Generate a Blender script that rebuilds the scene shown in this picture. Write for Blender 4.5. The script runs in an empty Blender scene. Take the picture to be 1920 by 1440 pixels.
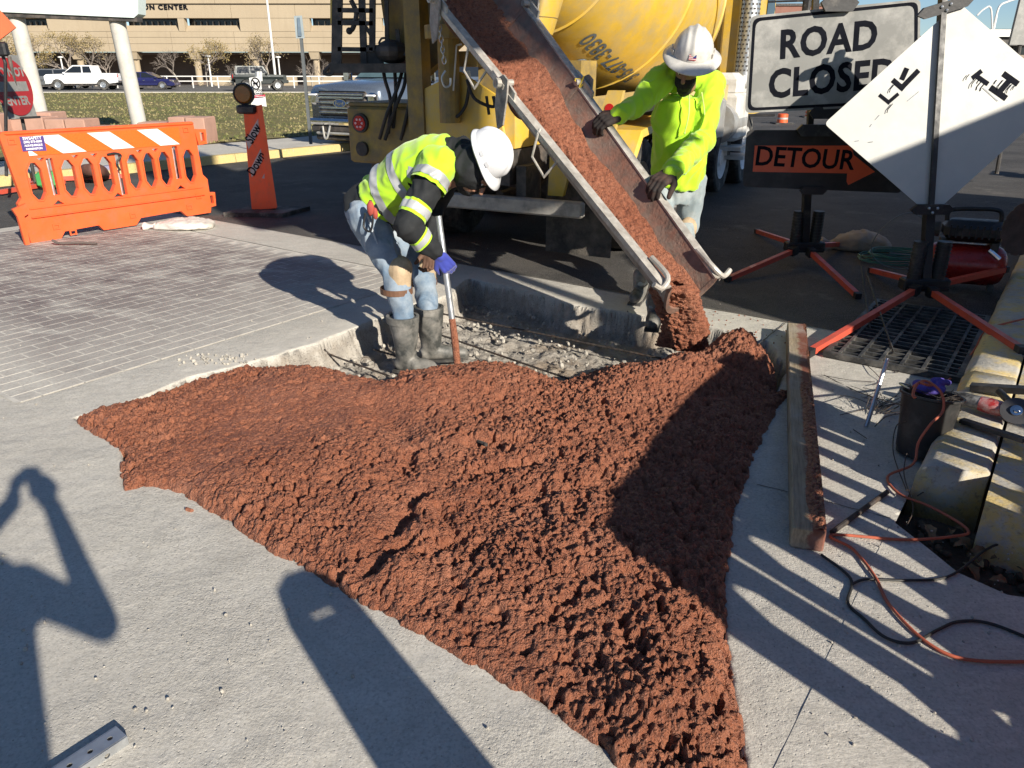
import bpy, bmesh, math, random
import numpy as np
from mathutils import Vector, Matrix, Euler, noise as mnoise
from mathutils.geometry import tessellate_polygon
random.seed(7); RNG = np.random.default_rng(7)
R = math.radians
SC = bpy.context.scene
COL = SC.collection

# ---------------------------------------------------------------- camera, light, exposure
CAM_H, PITCH, FPX = 1.6, R(22.4), 1420.0
cd = bpy.data.cameras.new('camera'); cam = bpy.data.objects.new('camera', cd); COL.objects.link(cam)
cd.sensor_width = 36.0; cd.lens = 36.0 * FPX / 1920.0; cd.clip_start = 0.05; cd.clip_end = 3000
cam.location = (0, 0, CAM_H); cam.rotation_euler = (R(90) - PITCH, 0, 0); SC.camera = cam
SH = Vector((-1.27, 1.80, 0))                      # shadow offset for each metre of height
S = Vector((1.27, -1.80, 1.0)).normalized()        # towards the sun
w = bpy.data.worlds.new('World'); SC.world = w; w.use_nodes = True
nt = w.node_tree; sky = nt.nodes.new('ShaderNodeTexSky'); sky.sky_type = 'NISHITA'; sky.sun_disc = False
sky.sun_elevation = math.asin(S.z); sky.sun_rotation = math.atan2(S.x, S.y); sky.altitude = 1500; sky.air_density = 1.0; sky.dust_density = 0.2; sky.ozone_density = 4.0
nt.links.new(sky.outputs[0], nt.nodes['Background'].inputs[0]); nt.nodes['Background'].inputs[1].default_value = 0.066
sl = bpy.data.lights.new('sun', 'SUN'); sl.energy = 4.8; sl.angle = R(0.55); sl.color = (1.0, 0.92, 0.79)
so = bpy.data.objects.new('sun', sl); COL.objects.link(so); so.rotation_euler = S.to_track_quat('Z', 'Y').to_euler()
SC.view_settings.view_transform = 'Standard'; SC.view_settings.look = 'None'
SC.view_settings.gamma = 1; SC.view_settings.use_curve_mapping = False; SC.view_settings.exposure = 0.74
SC.render.engine = 'CYCLES'; SC.cycles.use_denoising = True

# ---------------------------------------------------------------- survey: measured sight lines to points of the place
_c, _s = math.cos(PITCH), math.sin(PITCH)
def _ray(u, v):
    x = (u - 960) / FPX; y = (v - 720) / FPX
    return Vector((x, _c - y * _s, -_s - y * _c))
def G(u, v, z=0.0):
    r = _ray(u, v); k = (z - CAM_H) / r.z
    return Vector((r.x * k, r.y * k, z))
def P(u, v, Y):
    r = _ray(u, v); k = Y / r.y
    return Vector((r.x * k, Y, CAM_H + r.z * k))
def PL(u, v, p0, n):
    r = _ray(u, v); o = Vector((0, 0, CAM_H)); k = (Vector(p0) - o).dot(n) / r.dot(n)
    return o + r * k
GA = R(36)
E1 = Vector((math.sin(GA), math.cos(GA), 0)); E2 = Vector((math.cos(GA), -math.sin(GA), 0))
def AB(a, b, z=0.0): return E1 * a + E2 * b + Vector((0, 0, z))
def toab(p): return (p.x * E1.x + p.y * E1.y, p.x * E2.x + p.y * E2.y)

# ---------------------------------------------------------------- mesh builder
def V(*a): return Vector(a)
class MB:
    def __init__(s, M=None): s.v = []; s.f = []; s.M = M
    def pt(s, p):
        p = Vector(p); s.v.append(tuple(s.M @ p if s.M else p)); return len(s.v) - 1
    def face(s, pts): s.f.append([s.pt(p) for p in pts]); return s
    def hexa(s, P8):
        i = [s.pt(p) for p in P8]
        for q in ((3, 2, 1, 0), (4, 5, 6, 7), (0, 1, 5, 4), (1, 2, 6, 5), (2, 3, 7, 6), (3, 0, 4, 7)): s.f.append([i[k] for k in q])
        return s
    def box(s, c, d, rz=0, rx=0, ry=0, taper=1.0):
        m = Matrix.Translation(c) @ Euler((rx, ry, rz)).to_matrix().to_4x4(); h = Vector(d) / 2; t = taper
        return s.hexa([m @ V(x * h.x * k, y * h.y * k, z * h.z) for z, k in ((-1, 1), (1, t)) for x, y in ((-1, -1), (1, -1), (1, 1), (-1, 1))])
    def bbox(s, c, d, b=.01, rz=0, rx=0, ry=0):
        # box with chamfered vertical and horizontal edges
        m = Matrix.Translation(c) @ Euler((rx, ry, rz)).to_matrix().to_4x4(); h = Vector(d) / 2; b = min(b, h.x * .9, h.y * .9, h.z * .9)
        def ring(z, i):
            x, y = h.x - i, h.y - i
            return [m @ V(*p, z) for p in ((-x + b, -y), (x - b, -y), (x, -y + b), (x, y - b), (x - b, y), (-x + b, y), (-x, y - b), (-x, -y + b))]
        return s.loft([ring(-h.z, b), ring(-h.z + b, 0), ring(h.z - b, 0), ring(h.z, b)])
    def loft(s, rings, cap=True, closed=True):
        idx = [[s.pt(p) for p in r] for r in rings]; n = len(idx[0])
        for a, b in zip(idx, idx[1:]):
            for k in range(n if closed else n - 1):
                k2 = (k + 1) % n; s.f.append([a[k], a[k2], b[k2], b[k]])
        if cap: s.f.append(idx[0][::-1]); s.f.append(idx[-1][:])
        return s
    def tube(s, pts, r, n=8, cap=True):
        pts = [Vector(p) for p in pts]; rr = r if isinstance(r, (list, tuple)) else [r] * len(pts); rings = []; up = None
        for i, p in enumerate(pts):
            t = (pts[min(i + 1, len(pts) - 1)] - pts[max(i - 1, 0)])
            t = t.normalized() if t.length > 1e-9 else V(0, 0, 1)
            if up is None: up = t.orthogonal().normalized()
            else:
                up = up - t * up.dot(t); up = up.normalized() if up.length > 1e-6 else t.orthogonal().normalized()
            q = t.cross(up)
            rings.append([p + (up * math.cos(2 * math.pi * k / n) + q * math.sin(2 * math.pi * k / n)) * rr[i] for k in range(n)])
        return s.loft(rings, cap)
    def bar(s, p0, p1, wd, ht, up=(0, 0, 1)):
        p0, p1 = Vector(p0), Vector(p1); t = (p1 - p0).normalized(); up = Vector(up); sd = t.cross(up)
        if sd.length < 1e-4: sd = t.orthogonal()
        sd = sd.normalized(); u2 = sd.cross(t).normalized(); a = sd * wd / 2; b = u2 * ht / 2
        return s.hexa([p0 - a - b, p0 + a - b, p1 + a - b, p1 - a - b, p0 - a + b, p0 + a + b, p1 + a + b, p1 - a + b])
    def lathe(s, prof, n=24, M=None, a0=0, a1=2 * math.pi, cap=False):
        M = M or Matrix(); full = abs(a1 - a0 - 2 * math.pi) < 1e-6; rings = []
        for r, z in prof: rings.append([M @ V(max(r, 1e-4) * math.cos(a0 + (a1 - a0) * k / n), max(r, 1e-4) * math.sin(a0 + (a1 - a0) * k / n), z) for k in range(n if full else n + 1)])
        return s.loft(rings, cap, full)
    def disc(s, c, nrm, r, n=16):
        nrm = Vector(nrm).normalized(); u = nrm.orthogonal().normalized(); q = nrm.cross(u); c = Vector(c)
        return s.face([c + (u * math.cos(2 * math.pi * k / n) + q * math.sin(2 * math.pi * k / n)) * r for k in range(n)])
    def plate(s, loops, th, fn=None):
        # 2D loops (first outer, rest holes) with thickness along local z of fn
        fn = fn or (lambda x, y, z: V(x, y, z)); flat = [p for l in loops for p in l]
        tris = tessellate_polygon([[V(p[0], p[1], 0) for p in l] for l in loops])
        a = [s.pt(fn(p[0], p[1], 0)) for p in flat]; b = [s.pt(fn(p[0], p[1], th)) for p in flat]
        for t in tris:
            s.f.append([a[t[0]], a[t[2]], a[t[1]]]); s.f.append([b[t[0]], b[t[1]], b[t[2]]])
        o = 0
        for l in loops:
            n = len(l)
            for k in range(n): k2 = (k + 1) % n; s.f.append([a[o + k], a[o + k2], b[o + k2], b[o + k]])
            o += n
        return s
    def sphere(s, c, r, n=12, m=8, M=None):
        rr = r if isinstance(r, (tuple, list)) else (r, r, r); T = Matrix.Translation(c) @ (M or Matrix()) @ Matrix.Diagonal((*rr, 1))
        return s.lathe([(math.sin(math.pi * k / m), -math.cos(math.pi * k / m)) for k in range(m + 1)], n, T)
    def build(s, name, mat, parent=None, smooth=False, kind=None, recalc=True):
        me = bpy.data.meshes.new(name); inv = parent_inv(parent)
        vs = [tuple(inv @ Vector(p)) for p in s.v] if inv else s.v
        me.from_pydata(vs, [], s.f)
        if recalc:
            bm = bmesh.new(); bm.from_mesh(me); bmesh.ops.recalc_face_normals(bm, faces=bm.faces); bm.to_mesh(me); bm.free()
        return link(name, me, mat, parent, smooth, kind)
WM = {}
def wm(o):
    m = Matrix()
    while o is not None: m = (Matrix.Translation(o.location) @ o.rotation_euler.to_matrix().to_4x4()) @ m; o = o.parent
    return m
def parent_inv(p): return wm(p).inverted() if p is not None else None
def link(name, me, mat, parent=None, smooth=False, kind=None):
    for m in (mat if isinstance(mat, list) else [mat]): me.materials.append(m)
    if smooth:
        me.polygons.foreach_set('use_smooth', [True] * len(me.polygons))
        if smooth != 'all': me.set_sharp_from_angle(angle=R(38))
    o = bpy.data.objects.new(name, me); COL.objects.link(o); o.parent = parent
    if kind: o['kind'] = kind
    return o
def tag(o, label, cat, group=None, kind=None):
    if label: o['label'] = label
    if cat: o['category'] = cat
    if group: o['group'] = group
    if kind: o['kind'] = kind
    return o
def thing(name, label, cat, loc, rz=0, group=None):
    o = bpy.data.objects.new(name, None); o.empty_display_size = .1; o.location = loc; o.rotation_euler = (0, 0, rz); COL.objects.link(o)
    return tag(o, label, cat, group)
def copytree(o, parent=None, loc=None, rz=None, label=None):
    c = o.copy(); COL.objects.link(c); c.parent = parent
    if loc is not None: c.location = loc
    if rz is not None: c.rotation_euler = (0, 0, rz)
    if label: c['label'] = label
    for ch in [x for x in bpy.data.objects if x.parent == o]: copytree(ch, c)
    return c
def TM(loc, rz=0, rx=0, ry=0): return Matrix.Translation(loc) @ Euler((rx, ry, rz)).to_matrix().to_4x4()
def basis(o, x, y, z): return Matrix(((x[0], y[0], z[0], o[0]), (x[1], y[1], z[1], o[1]), (x[2], y[2], z[2], o[2]), (0, 0, 0, 1)))
def spline(pts, n=8):
    pts = [Vector(p) for p in pts]; out = []
    for i in range(len(pts) - 1):
        p0, p1, p2, p3 = pts[max(i - 1, 0)], pts[i], pts[i + 1], pts[min(i + 2, len(pts) - 1)]
        for k in range(n):
            t = k / n; out.append(.5 * ((2 * p1) + (-p0 + p2) * t + (2 * p0 - 5 * p1 + 4 * p2 - p3) * t * t + (-p0 + 3 * p1 - 3 * p2 + p3) * t ** 3))
    return out + [pts[-1]]

# text as mesh: verts in text plane
def text_mesh(txt, size=1.0, bold=0.0, align='CENTER', space=1.0):
    cu = bpy.data.curves.new('t', 'FONT'); cu.body = txt; cu.size = size; cu.align_x = align; cu.align_y = 'CENTER'; cu.offset = bold; cu.space_character = space; cu.resolution_u = 3
    o = bpy.data.objects.new('t', cu); COL.objects.link(o)
    me = bpy.data.meshes.new_from_object(o.evaluated_get(bpy.context.evaluated_depsgraph_get()))
    vs = [tuple(v.co) for v in me.vertices]; fs = [list(p.vertices) for p in me.polygons]
    bpy.data.objects.remove(o); bpy.data.curves.remove(cu); bpy.data.meshes.remove(me)
    return vs, fs
def lettering(txt, size, M, mat, parent, bold=0.0, sx=1.0, name='lettering', fn=None, align='CENTER', space=1.0, dep=0.0):
    vs, fs = text_mesh(txt, size, bold, align, space); mb = MB()
    for v in vs:
        p = (v[0] * sx, v[1], dep); mb.v.append(tuple(fn(*p) if fn else M @ Vector(p)))
    mb.f = fs
    return mb.build(name, mat, parent, recalc=False)

# ---------------------------------------------------------------- numpy noise
def _h(ix, iy, iz=0, seed=0):
    n = (ix.astype(np.int64) * 374761393 + iy.astype(np.int64) * 668265263 + (iz * 2147483647 if isinstance(iz, int) else iz.astype(np.int64) * 1274126177) + seed * 974634777) & 0xffffffff
    n = ((n ^ (n >> 13)) * 1274126177) & 0xffffffff; n = n ^ (n >> 16)
    return (n & 0xffffff) / float(0xffffff)
def vn(x, y, seed=0):
    ix = np.floor(x); iy = np.floor(y); fx = x - ix; fy = y - iy; ix = ix.astype(np.int64); iy = iy.astype(np.int64)
    fx = fx * fx * (3 - 2 * fx); fy = fy * fy * (3 - 2 * fy)
    a = _h(ix, iy, 0, seed); b = _h(ix + 1, iy, 0, seed); c = _h(ix, iy + 1, 0, seed); d = _h(ix + 1, iy + 1, 0, seed)
    return (a * (1 - fx) + b * fx) * (1 - fy) + (c * (1 - fx) + d * fx) * fy
def fbm(x, y, o=4, seed=0):
    r = 0; a = .5; t = 0
    for k in range(o): r = r + a * vn(x * 2 ** k, y * 2 ** k, seed + k); t += a; a *= .5
    return r / t * 2 - 1
def worley(x, y, seed=0):
    ix = np.floor(x).astype(np.int64); iy = np.floor(y).astype(np.int64); best = np.full(x.shape, 9.0); rid = np.zeros(x.shape)
    for dx in (-1, 0, 1):
        for dy in (-1, 0, 1):
            cx, cy = ix + dx, iy + dy; px = cx + _h(cx, cy, 0, seed); py = cy + _h(cx, cy, 0, seed + 50)
            d = np.sqrt((px - x) ** 2 + (py - y) ** 2); m = d < best; best = np.where(m, d, best); rid = np.where(m, _h(cx, cy, 0, seed + 99), rid)
    return best, rid
def worley3(p, seed=0):
    q = np.floor(p).astype(np.int64); best = np.full(len(p), 9.0)
    for dx in (-1, 0, 1):
        for dy in (-1, 0, 1):
            for dz in (-1, 0, 1):
                c = q + np.array([dx, dy, dz]); h = [_h(c[:, 0], c[:, 1], c[:, 2], seed + k * 31) for k in range(3)]
                best = np.minimum(best, np.sqrt(((c + np.stack(h, 1) - p) ** 2).sum(1)))
    return best
def dome(f1, w=.75): return np.sqrt(np.clip(1 - (f1 / w) ** 2, 0, 1))
def sdpoly(x, y, poly):
    # signed distance, positive inside
    d = np.full(x.shape, 1e9); ins = np.zeros(x.shape, bool); n = len(poly)
    for i in range(n):
        ax, ay = poly[i]; bx, by = poly[(i + 1) % n]; ex, ey = bx - ax, by - ay
        t = np.clip(((x - ax) * ex + (y - ay) * ey) / (ex * ex + ey * ey + 1e-12), 0, 1)
        d = np.minimum(d, np.hypot(x - ax - t * ex, y - ay - t * ey))
        if ay != by:
            c = ((ay > y) != (by > y)) & (x < (bx - ax) * (y - ay) / (by - ay) + ax); ins ^= c
    return np.where(ins, d, -d)
def grid_mesh(name, X, Y, Z, keep=None):
    ny, nx = X.shape; idx = np.arange(nx * ny).reshape(ny, nx)
    q = np.stack([idx[:-1, :-1], idx[:-1, 1:], idx[1:, 1:], idx[1:, :-1]], -1).reshape(-1, 4)
    if keep is not None:
        k = (keep[:-1, :-1] & keep[:-1, 1:] & keep[1:, 1:] & keep[1:, :-1]).reshape(-1); q = q[k]
        used = np.unique(q); remap = -np.ones(nx * ny, int); remap[used] = np.arange(len(used)); q = remap[q]
    else: used = np.arange(nx * ny)
    co = np.stack([X.reshape(-1), Y.reshape(-1), Z.reshape(-1)], 1)[used]
    me = bpy.data.meshes.new(name); me.vertices.add(len(co)); me.vertices.foreach_set('co', co.reshape(-1).astype(np.float32))
    me.loops.add(len(q) * 4); me.loops.foreach_set('vertex_index', q.reshape(-1).astype(np.int32))
    me.polygons.add(len(q)); me.polygons.foreach_set('loop_start', (np.arange(len(q)) * 4).astype(np.int32))
    me.update(calc_edges=True); me.validate()
    return me, used
def set_attr(me, name, vals):
    a = me.attributes.new(name, 'FLOAT', 'POINT'); a.data.foreach_set('value', np.asarray(vals, np.float32))

# ---------------------------------------------------------------- materials
MATS = {}
class NT:
    def __init__(s, name):
        s.m = bpy.data.materials.new(name); s.m.use_nodes = True; s.t = s.m.node_tree; s.b = s.t.nodes['Principled BSDF']
        s.pos = s.t.nodes.new('ShaderNodeNewGeometry').outputs['Position']
        s.tc = s.t.nodes.new('ShaderNodeTexCoord').outputs['Object']
    def n(s, typ, **k):
        nd = s.t.nodes.new(typ)
        for a, v in k.items():
            if hasattr(nd, a) and not a[0].isupper(): setattr(nd, a, v)
            else: nd.inputs[a.replace('_', ' ')].default_value = v
        return nd
    def l(s, a, b): s.t.links.new(a, b)
    def noise(s, scale, detail=4, rough=.55, co=None, stretch=None, dist=0):
        nd = s.n('ShaderNodeTexNoise'); nd.inputs['Scale'].default_value = scale; nd.inputs['Detail'].default_value = detail; nd.inputs['Roughness'].default_value = rough; nd.inputs['Distortion'].default_value = dist
        co = co or s.pos
        if stretch:
            mp = s.n('ShaderNodeMapping'); mp.inputs['Scale'].default_value = stretch[:3]; mp.inputs['Rotation'].default_value = (0, 0, stretch[3] if len(stretch) > 3 else 0); s.l(co, mp.inputs[0]); co = mp.outputs[0]
        s.l(co, nd.inputs['Vector']); return nd.outputs['Fac']
    def vor(s, scale, co=None, feat='F1'):
        nd = s.n('ShaderNodeTexVoronoi'); nd.feature = feat; nd.inputs['Scale'].default_value = scale; s.l(co or s.pos, nd.inputs['Vector']); return nd.outputs['Distance']
    def ramp(s, f, stops):
        nd = s.n('ShaderNodeValToRGB'); cr = nd.color_ramp
        while len(cr.elements) < len(stops): cr.elements.new(.5)
        for e, (p, c) in zip(cr.elements, stops):
            e.position = p; e.color = (*c, 1) if isinstance(c, (tuple, list)) else (c, c, c, 1)
        s.l(f, nd.inputs[0]); return nd.outputs[0]
    def mix(s, f, a, b, mode='MIX'):
        nd = s.n('ShaderNodeMix'); nd.data_type = 'RGBA'; nd.blend_type = mode
        for i, x in ((0, f), (6, a), (7, b)):
            if isinstance(x, (int, float)): nd.inputs[i].default_value = x if i == 0 else (x, x, x, 1)
            elif isinstance(x, (tuple, list)): nd.inputs[i].default_value = (*x, 1)
            else: s.l(x, nd.inputs[i])
        return nd.outputs[2]
    def math(s, op, a, b=0.0, clamp=False):
        nd = s.n('ShaderNodeMath'); nd.operation = op; nd.use_clamp = clamp
        for i, x in ((0, a), (1, b)):
            if isinstance(x, (int, float)): nd.inputs[i].default_value = x
            else: s.l(x, nd.inputs[i])
        return nd.outputs[0]
    def attr(s, name):
        nd = s.n('ShaderNodeAttribute'); nd.attribute_name = name; return nd.outputs['Fac']
    def bump(s, h, strength=.5, dist=.01, prev=None):
        nd = s.n('ShaderNodeBump'); nd.inputs['Strength'].default_value = strength; nd.inputs['Distance'].default_value = dist; s.l(h, nd.inputs['Height'])
        if prev is not None: s.l(prev, nd.inputs['Normal'])
        return nd.outputs[0]
    def out(s, col=None, rough=None, normal=None, metal=None, **k):
        for nm, x in (('Base Color', col), ('Roughness', rough), ('Metallic', metal)):
            if x is None: continue
            if isinstance(x, (int, float)): s.b.inputs[nm].default_value = x
            elif isinstance(x, (tuple, list)): s.b.inputs[nm].default_value = (*x, 1)
            else: s.l(x, s.b.inputs[nm])
        if normal is not None: s.l(normal, s.b.inputs['Normal'])
        for a, v in k.items(): s.b.inputs[a.replace('_', ' ')].default_value = v
        return s.m
def simple(name, c, rough=.6, var=.25, scale=8, bump=.15, bscale=60, metal=0, dirt=None, dirtamt=.5, dscale=5, obj=True, bdist=.003, **k):
    """A worn surface: colour wandering by `var`, optional dirt/dust patches, fine relief."""
    if name in MATS: return MATS[name]
    t = NT(name); co = t.tc if obj else t.pos
    n1 = t.noise(scale, 5, .6, co); dark = tuple(x * (1 - var) for x in c); lite = tuple(min(1, x * (1 + var * .6)) for x in c)
    col = t.ramp(n1, [(.3, dark), (.7, lite)])
    if dirt is not None:
        d = t.noise(dscale, 7, .68, co); d = t.ramp(d, [(.62 - dirtamt * .25, 0.0), (.70, 1.0)]); col = t.mix(t.math('MULTIPLY', d, .85), col, dirt)
    r = t.ramp(t.noise(scale * 2.3, 4, .6, co), [(.3, max(.02, rough - .1)), (.7, min(1, rough + .1))])
    nm = t.bump(t.noise(bscale, 4, .6, co), bump, bdist)
    MATS[name] = t.out(col, r, nm, metal, **k); return MATS[name]

DUST = (.42, .38, .33)
def m_concrete(name='concrete', base=(.60, .57, .51), dark=(.46, .435, .385), pits=True):
    if name in MATS: return MATS[name]
    t = NT(name)
    big = t.noise(.9, 5, .6); mid = t.noise(7, 6, .65); fine = t.noise(90, 3, .6); sc = t.noise(3.0, 6, .7, stretch=(1, 6, 1, GA))
    col = t.ramp(big, [(.3, tuple(x * .76 for x in base)), (.68, base)])
    col = t.mix(t.ramp(mid, [(.38, .55), (.62, 0.0)]), col, dark)
    col = t.mix(t.ramp(sc, [(.52, 0.0), (.72, .45)]), col, tuple(min(1, x * 1.25) for x in base))
    col = t.mix(t.ramp(fine, [(.34, .55), (.52, 0.0)]), col, tuple(x * .62 for x in dark)); col = t.mix(t.ramp(t.noise(24, 6, .75), [(.36, .5), (.52, 0.0)]), col, tuple(x * .8 for x in dark)); col = t.mix(t.ramp(t.noise(55, 5, .8), [(.56, 0.0), (.70, .5)]), col, tuple(min(.8, x * 1.25) for x in base))
    spk = t.vor(38); col = t.mix(t.ramp(spk, [(.04, .7), (.08, 0.0)]), col, tuple(x * .35 for x in dark))
    st = t.noise(1.6, 7, .75); col = t.mix(t.ramp(st, [(.57, 0.0), (.72, .45)]), col, (.24, .22, .195)); rs = t.noise(2.7, 5, .6, dist=.6); col = t.mix(t.ramp(rs, [(.64, 0.0), (.74, .22)]), col, (.42, .24, .16))
    h = t.math('ADD', t.math('MULTIPLY', t.noise(30, 6, .7), .6), t.math('MULTIPLY', t.ramp(t.vor(60), [(.08, 0.0), (.2, 1.0)]), .4))
    rgh = t.ramp(t.noise(1.3, 4, .6), [(.38, .12), (.62, 1.0)]); h = t.math('MULTIPLY', h, rgh); nm = t.bump(h, .55, .014); nm = t.bump(t.noise(9, 7, .75, stretch=(1, 3.5, 1, GA)), .28, .02, nm); nm = t.bump(t.noise(240, 3, .6), .22, .004, nm)
    MATS[name] = t.out(col, .88, nm, Specular_IOR_Level=.25); return MATS[name]
def m_asphalt():
    t = NT('asphalt')
    g = t.vor(130); n = t.noise(45, 5, .7); big = t.noise(.7, 6, .65)
    col = t.ramp(g, [(.1, (.19, .175, .16)), (.35, (.085, .080, .075)), (.6, (.04, .038, .036))])
    col = t.mix(t.ramp(big, [(.4, 0.0), (.65, .5)]), col, (.14, .13, .12))
    col = t.mix(t.ramp(t.noise(2.2, 7, .75), [(.56, 0.0), (.68, .45)]), col, (.2, .19, .17))
    nm = t.bump(t.math('ADD', g, n), .6, .01)
    return t.out(col, .85, nm, Specular_IOR_Level=.3)
ASPHALT = m_asphalt(); CONC = m_concrete()
# ================================================================= GROUND
def m_pit():
    t = NT('broken_concrete'); pit = t.attr('pit')
    base = t.ramp(t.noise(5, 6, .7), [(.3, (.22, .20, .18)), (.5, (.36, .33, .29)), (.7, (.52, .49, .44))])
    base = t.mix(t.ramp(t.noise(2.0, 5, .6), [(.5, 0.0), (.65, .6)]), base, (.30, .22, .15))
    sp = t.vor(70); base = t.mix(t.ramp(sp, [(.12, .8), (.3, 0.0)]), base, (.12, .11, .10))
    # top surface reads as the dusty pavement round it
    big = t.noise(.9, 5, .6); mid = t.noise(7, 6, .65)
    top = t.ramp(big, [(.3, (.456, .433, .388)), (.68, (.60, .57, .51))]); top = t.mix(t.ramp(mid, [(.38, .55), (.62, 0.0)]), top, (.46, .435, .385))
    spk = t.vor(38); top = t.mix(t.ramp(spk, [(.05, .8), (.10, 0.0)]), top, (.09, .09, .08))
    top = t.mix(t.ramp(t.noise(1.6, 7, .75), [(.57, 0.0), (.72, .45)]), top, (.24, .22, .195)); top = t.mix(t.ramp(t.noise(2.7, 5, .6, dist=.6), [(.64, 0.0), (.74, .22)]), top, (.42, .24, .16))
    top = t.mix(t.ramp(t.noise(90, 3, .6), [(.34, .55), (.52, 0.0)]), top, (.285, .27, .239)); top = t.mix(t.ramp(t.noise(24, 6, .75), [(.36, .5), (.52, 0.0)]), top, (.368, .348, .308)); top = t.mix(t.ramp(t.noise(55, 5, .8), [(.56, 0.0), (.70, .5)]), top, (.75, .71, .64))
    top = t.mix(t.math('MULTIPLY', t.attr('dust'), t.ramp(t.noise(6, 6, .7), [(.35, .3), (.6, 1.0)])), top, (.58, .55, .49))
    col = t.mix(pit, top, base)
    h = t.math('ADD', t.math('MULTIPLY', t.noise(30, 6, .7), .6), t.math('MULTIPLY', t.ramp(t.vor(60), [(.08, 0.0), (.2, 1.0)]), .4))
    rgh = t.math('MAXIMUM', pit, t.math('MULTIPLY', t.ramp(t.noise(1.3, 4, .6), [(.38, .12), (.62, 1.0)]), .55)); h = t.math('MULTIPLY', h, rgh); nm = t.bump(h, .85, .02); nm = t.bump(t.math('MULTIPLY', t.noise(120, 4, .7), rgh), .6, .008, nm)
    return t.out(col, .9, nm, Specular_IOR_Level=.25)
PITM = m_pit()
A_ASPH, B_KERB = 5.16, -.27      # where the asphalt starts; foot of the right kerb
PIT_PX = [(138, 784), (252, 749), (352, 708), (440, 686), (500, 670), (590, 643), (690, 603), (712, 596), (733, 583), (790, 566), (848, 552), (858, 535), (880, 522), (1000, 548), (1070, 570), (1140, 580), (1210, 592), (1330, 612), (1440, 640), (1478, 690),
          (1440, 780), (1410, 850), (1375, 960), (1358, 1100), (1362, 1200), (1385, 1340), (1425, 1560), (1240, 1480), (1180, 1440), (950, 1270), (700, 1130), (520, 1030), (330, 912), (285, 900), (232, 912), (225, 840)]
PIT = [(G(*p).x, G(*p).y) for p in PIT_PX]
xs = [p[0] for p in PIT]; ys = [p[1] for p in PIT]
X0, X1, Y0, Y1 = min(xs) - .35, max(xs) + .35, .95, max(ys) + .35
cell = .0125
gx, gy = np.meshgrid(np.arange(X0, X1 + cell, cell), np.arange(Y0, Y1 + cell, cell))
X1, Y1 = gx.max(), gy.max()
sd = sdpoly(gx, gy, PIT); wob = fbm(gx * 9, gy * 9, 4, 3) * .022; back = np.clip((gy - 3.6) / .8, 0, 1); sdw = sd + wob * back
gyy, gxx = np.gradient(sdw, cell); ln = np.hypot(gxx, gyy) + 1e-6
snap = (np.abs(sdw) < cell * .55) & (gx > X0 + .1) & (gx < X1 - .1) & (gy > Y0 + .1) & (gy < Y1 - .1)
px_ = np.where(snap, gx - gxx / ln * sdw / ln, gx); py_ = np.where(snap, gy - gyy / ln * sdw / ln, gy); s2 = np.where(snap, 0.0, sdw)
ins = s2 > .001; f1, rid = worley(gx * 22, gy * 22, 5); f2, r2 = worley(gx * 50, gy * 50, 8); f3, r3 = worley(gx * 9, gy * 9, 12)
rub = dome(f1, .7) * .010 * (rid > .6) + dome(f2, .7) * .005 * (r2 > .4) + dome(f3, .6) * .022 * (r3 > .75) + np.abs(fbm(gx * 17, gy * 17, 4, 66)) * .02 + fbm(gx * 4, gy * 4, 4, 6) * .02
depth = -.19 + rub
ramp_ = np.clip(s2 / (.025 + .11 * vn(gx * 13, gy * 13, 9) * vn(gx * 31, gy * 31, 19)), 0, 1)
wallr = (dome(f2, .7) * .022 + dome(f1, .7) * .028)
Z = np.where(ins, depth * ramp_ + wallr * (1 - ramp_) * np.clip(s2 / .01, 0, 1) - .03 * np.clip(s2 / .008, 0, 1), 0.0)
Z = np.where(~ins, -.004 * np.clip(1 + s2 / .02, 0, 1) * dome(f2, .7) * back + .0015 * fbm(gx * 14, gy * 14, 4, 2) * np.clip(-s2 / .05, 0, 1), Z)
edge = (gx < X0 + cell * .6) | (gx > X1 - cell * .6) | (gy < Y0 + cell * .6) | (gy > Y1 - cell * .6); Z = np.where(edge, 0, Z)
bcol = px_ * E2.x + py_ * E2.y; near_k = np.abs(bcol - B_KERB) < cell * .8; sh_k = np.where(near_k, B_KERB - bcol, 0.0); px_ = px_ + sh_k * E2.x; py_ = py_ + sh_k * E2.y
me, used = grid_mesh('excavation', px_, py_, Z, keep=(px_ * E2.x + py_ * E2.y) < B_KERB + .001)
set_attr(me, 'pit', np.where(ins, 1.0, 0.0).reshape(-1)[used]); set_attr(me, 'dust', (np.clip(1 + s2 / .3, 0, 1) * np.where(s2 < 0, 1, 0) * back).reshape(-1)[used])
pitob = link('excavated_ground', me, PITM, None, 'all', 'structure')

# pavement round the excavation: quads flush with it
def quad_sheet(name, pts, z, mat, div=1):
    mb = MB(); mb.face([V(p[0], p[1], z) for p in pts]); return mb.build(name, mat, None, kind='structure', recalc=False)
def clip_half(poly, n, c):          # keep n.p <= c
    out = []
    for i in range(len(poly)):
        p, q = poly[i], poly[(i + 1) % len(poly)]; dp = n[0] * p[0] + n[1] * p[1] - c; dq = n[0] * q[0] + n[1] * q[1] - c
        if dp <= 0: out.append(p)
        if dp * dq < 0: t = dp / (dp - dq); out.append((p[0] + (q[0] - p[0]) * t, p[1] + (q[1] - p[1]) * t))
    return out
def region(poly, halves):
    for n, c in halves: poly = clip_half(poly, n, c)
    return poly
e1, e2 = (E1.x, E1.y), (E2.x, E2.y); ne1, ne2 = (-e1[0], -e1[1]), (-e2[0], -e2[1])
BIG = 600
A_ASPH, B_KERB = 5.16, -.27      # where the asphalt starts; foot of the right kerb
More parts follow.
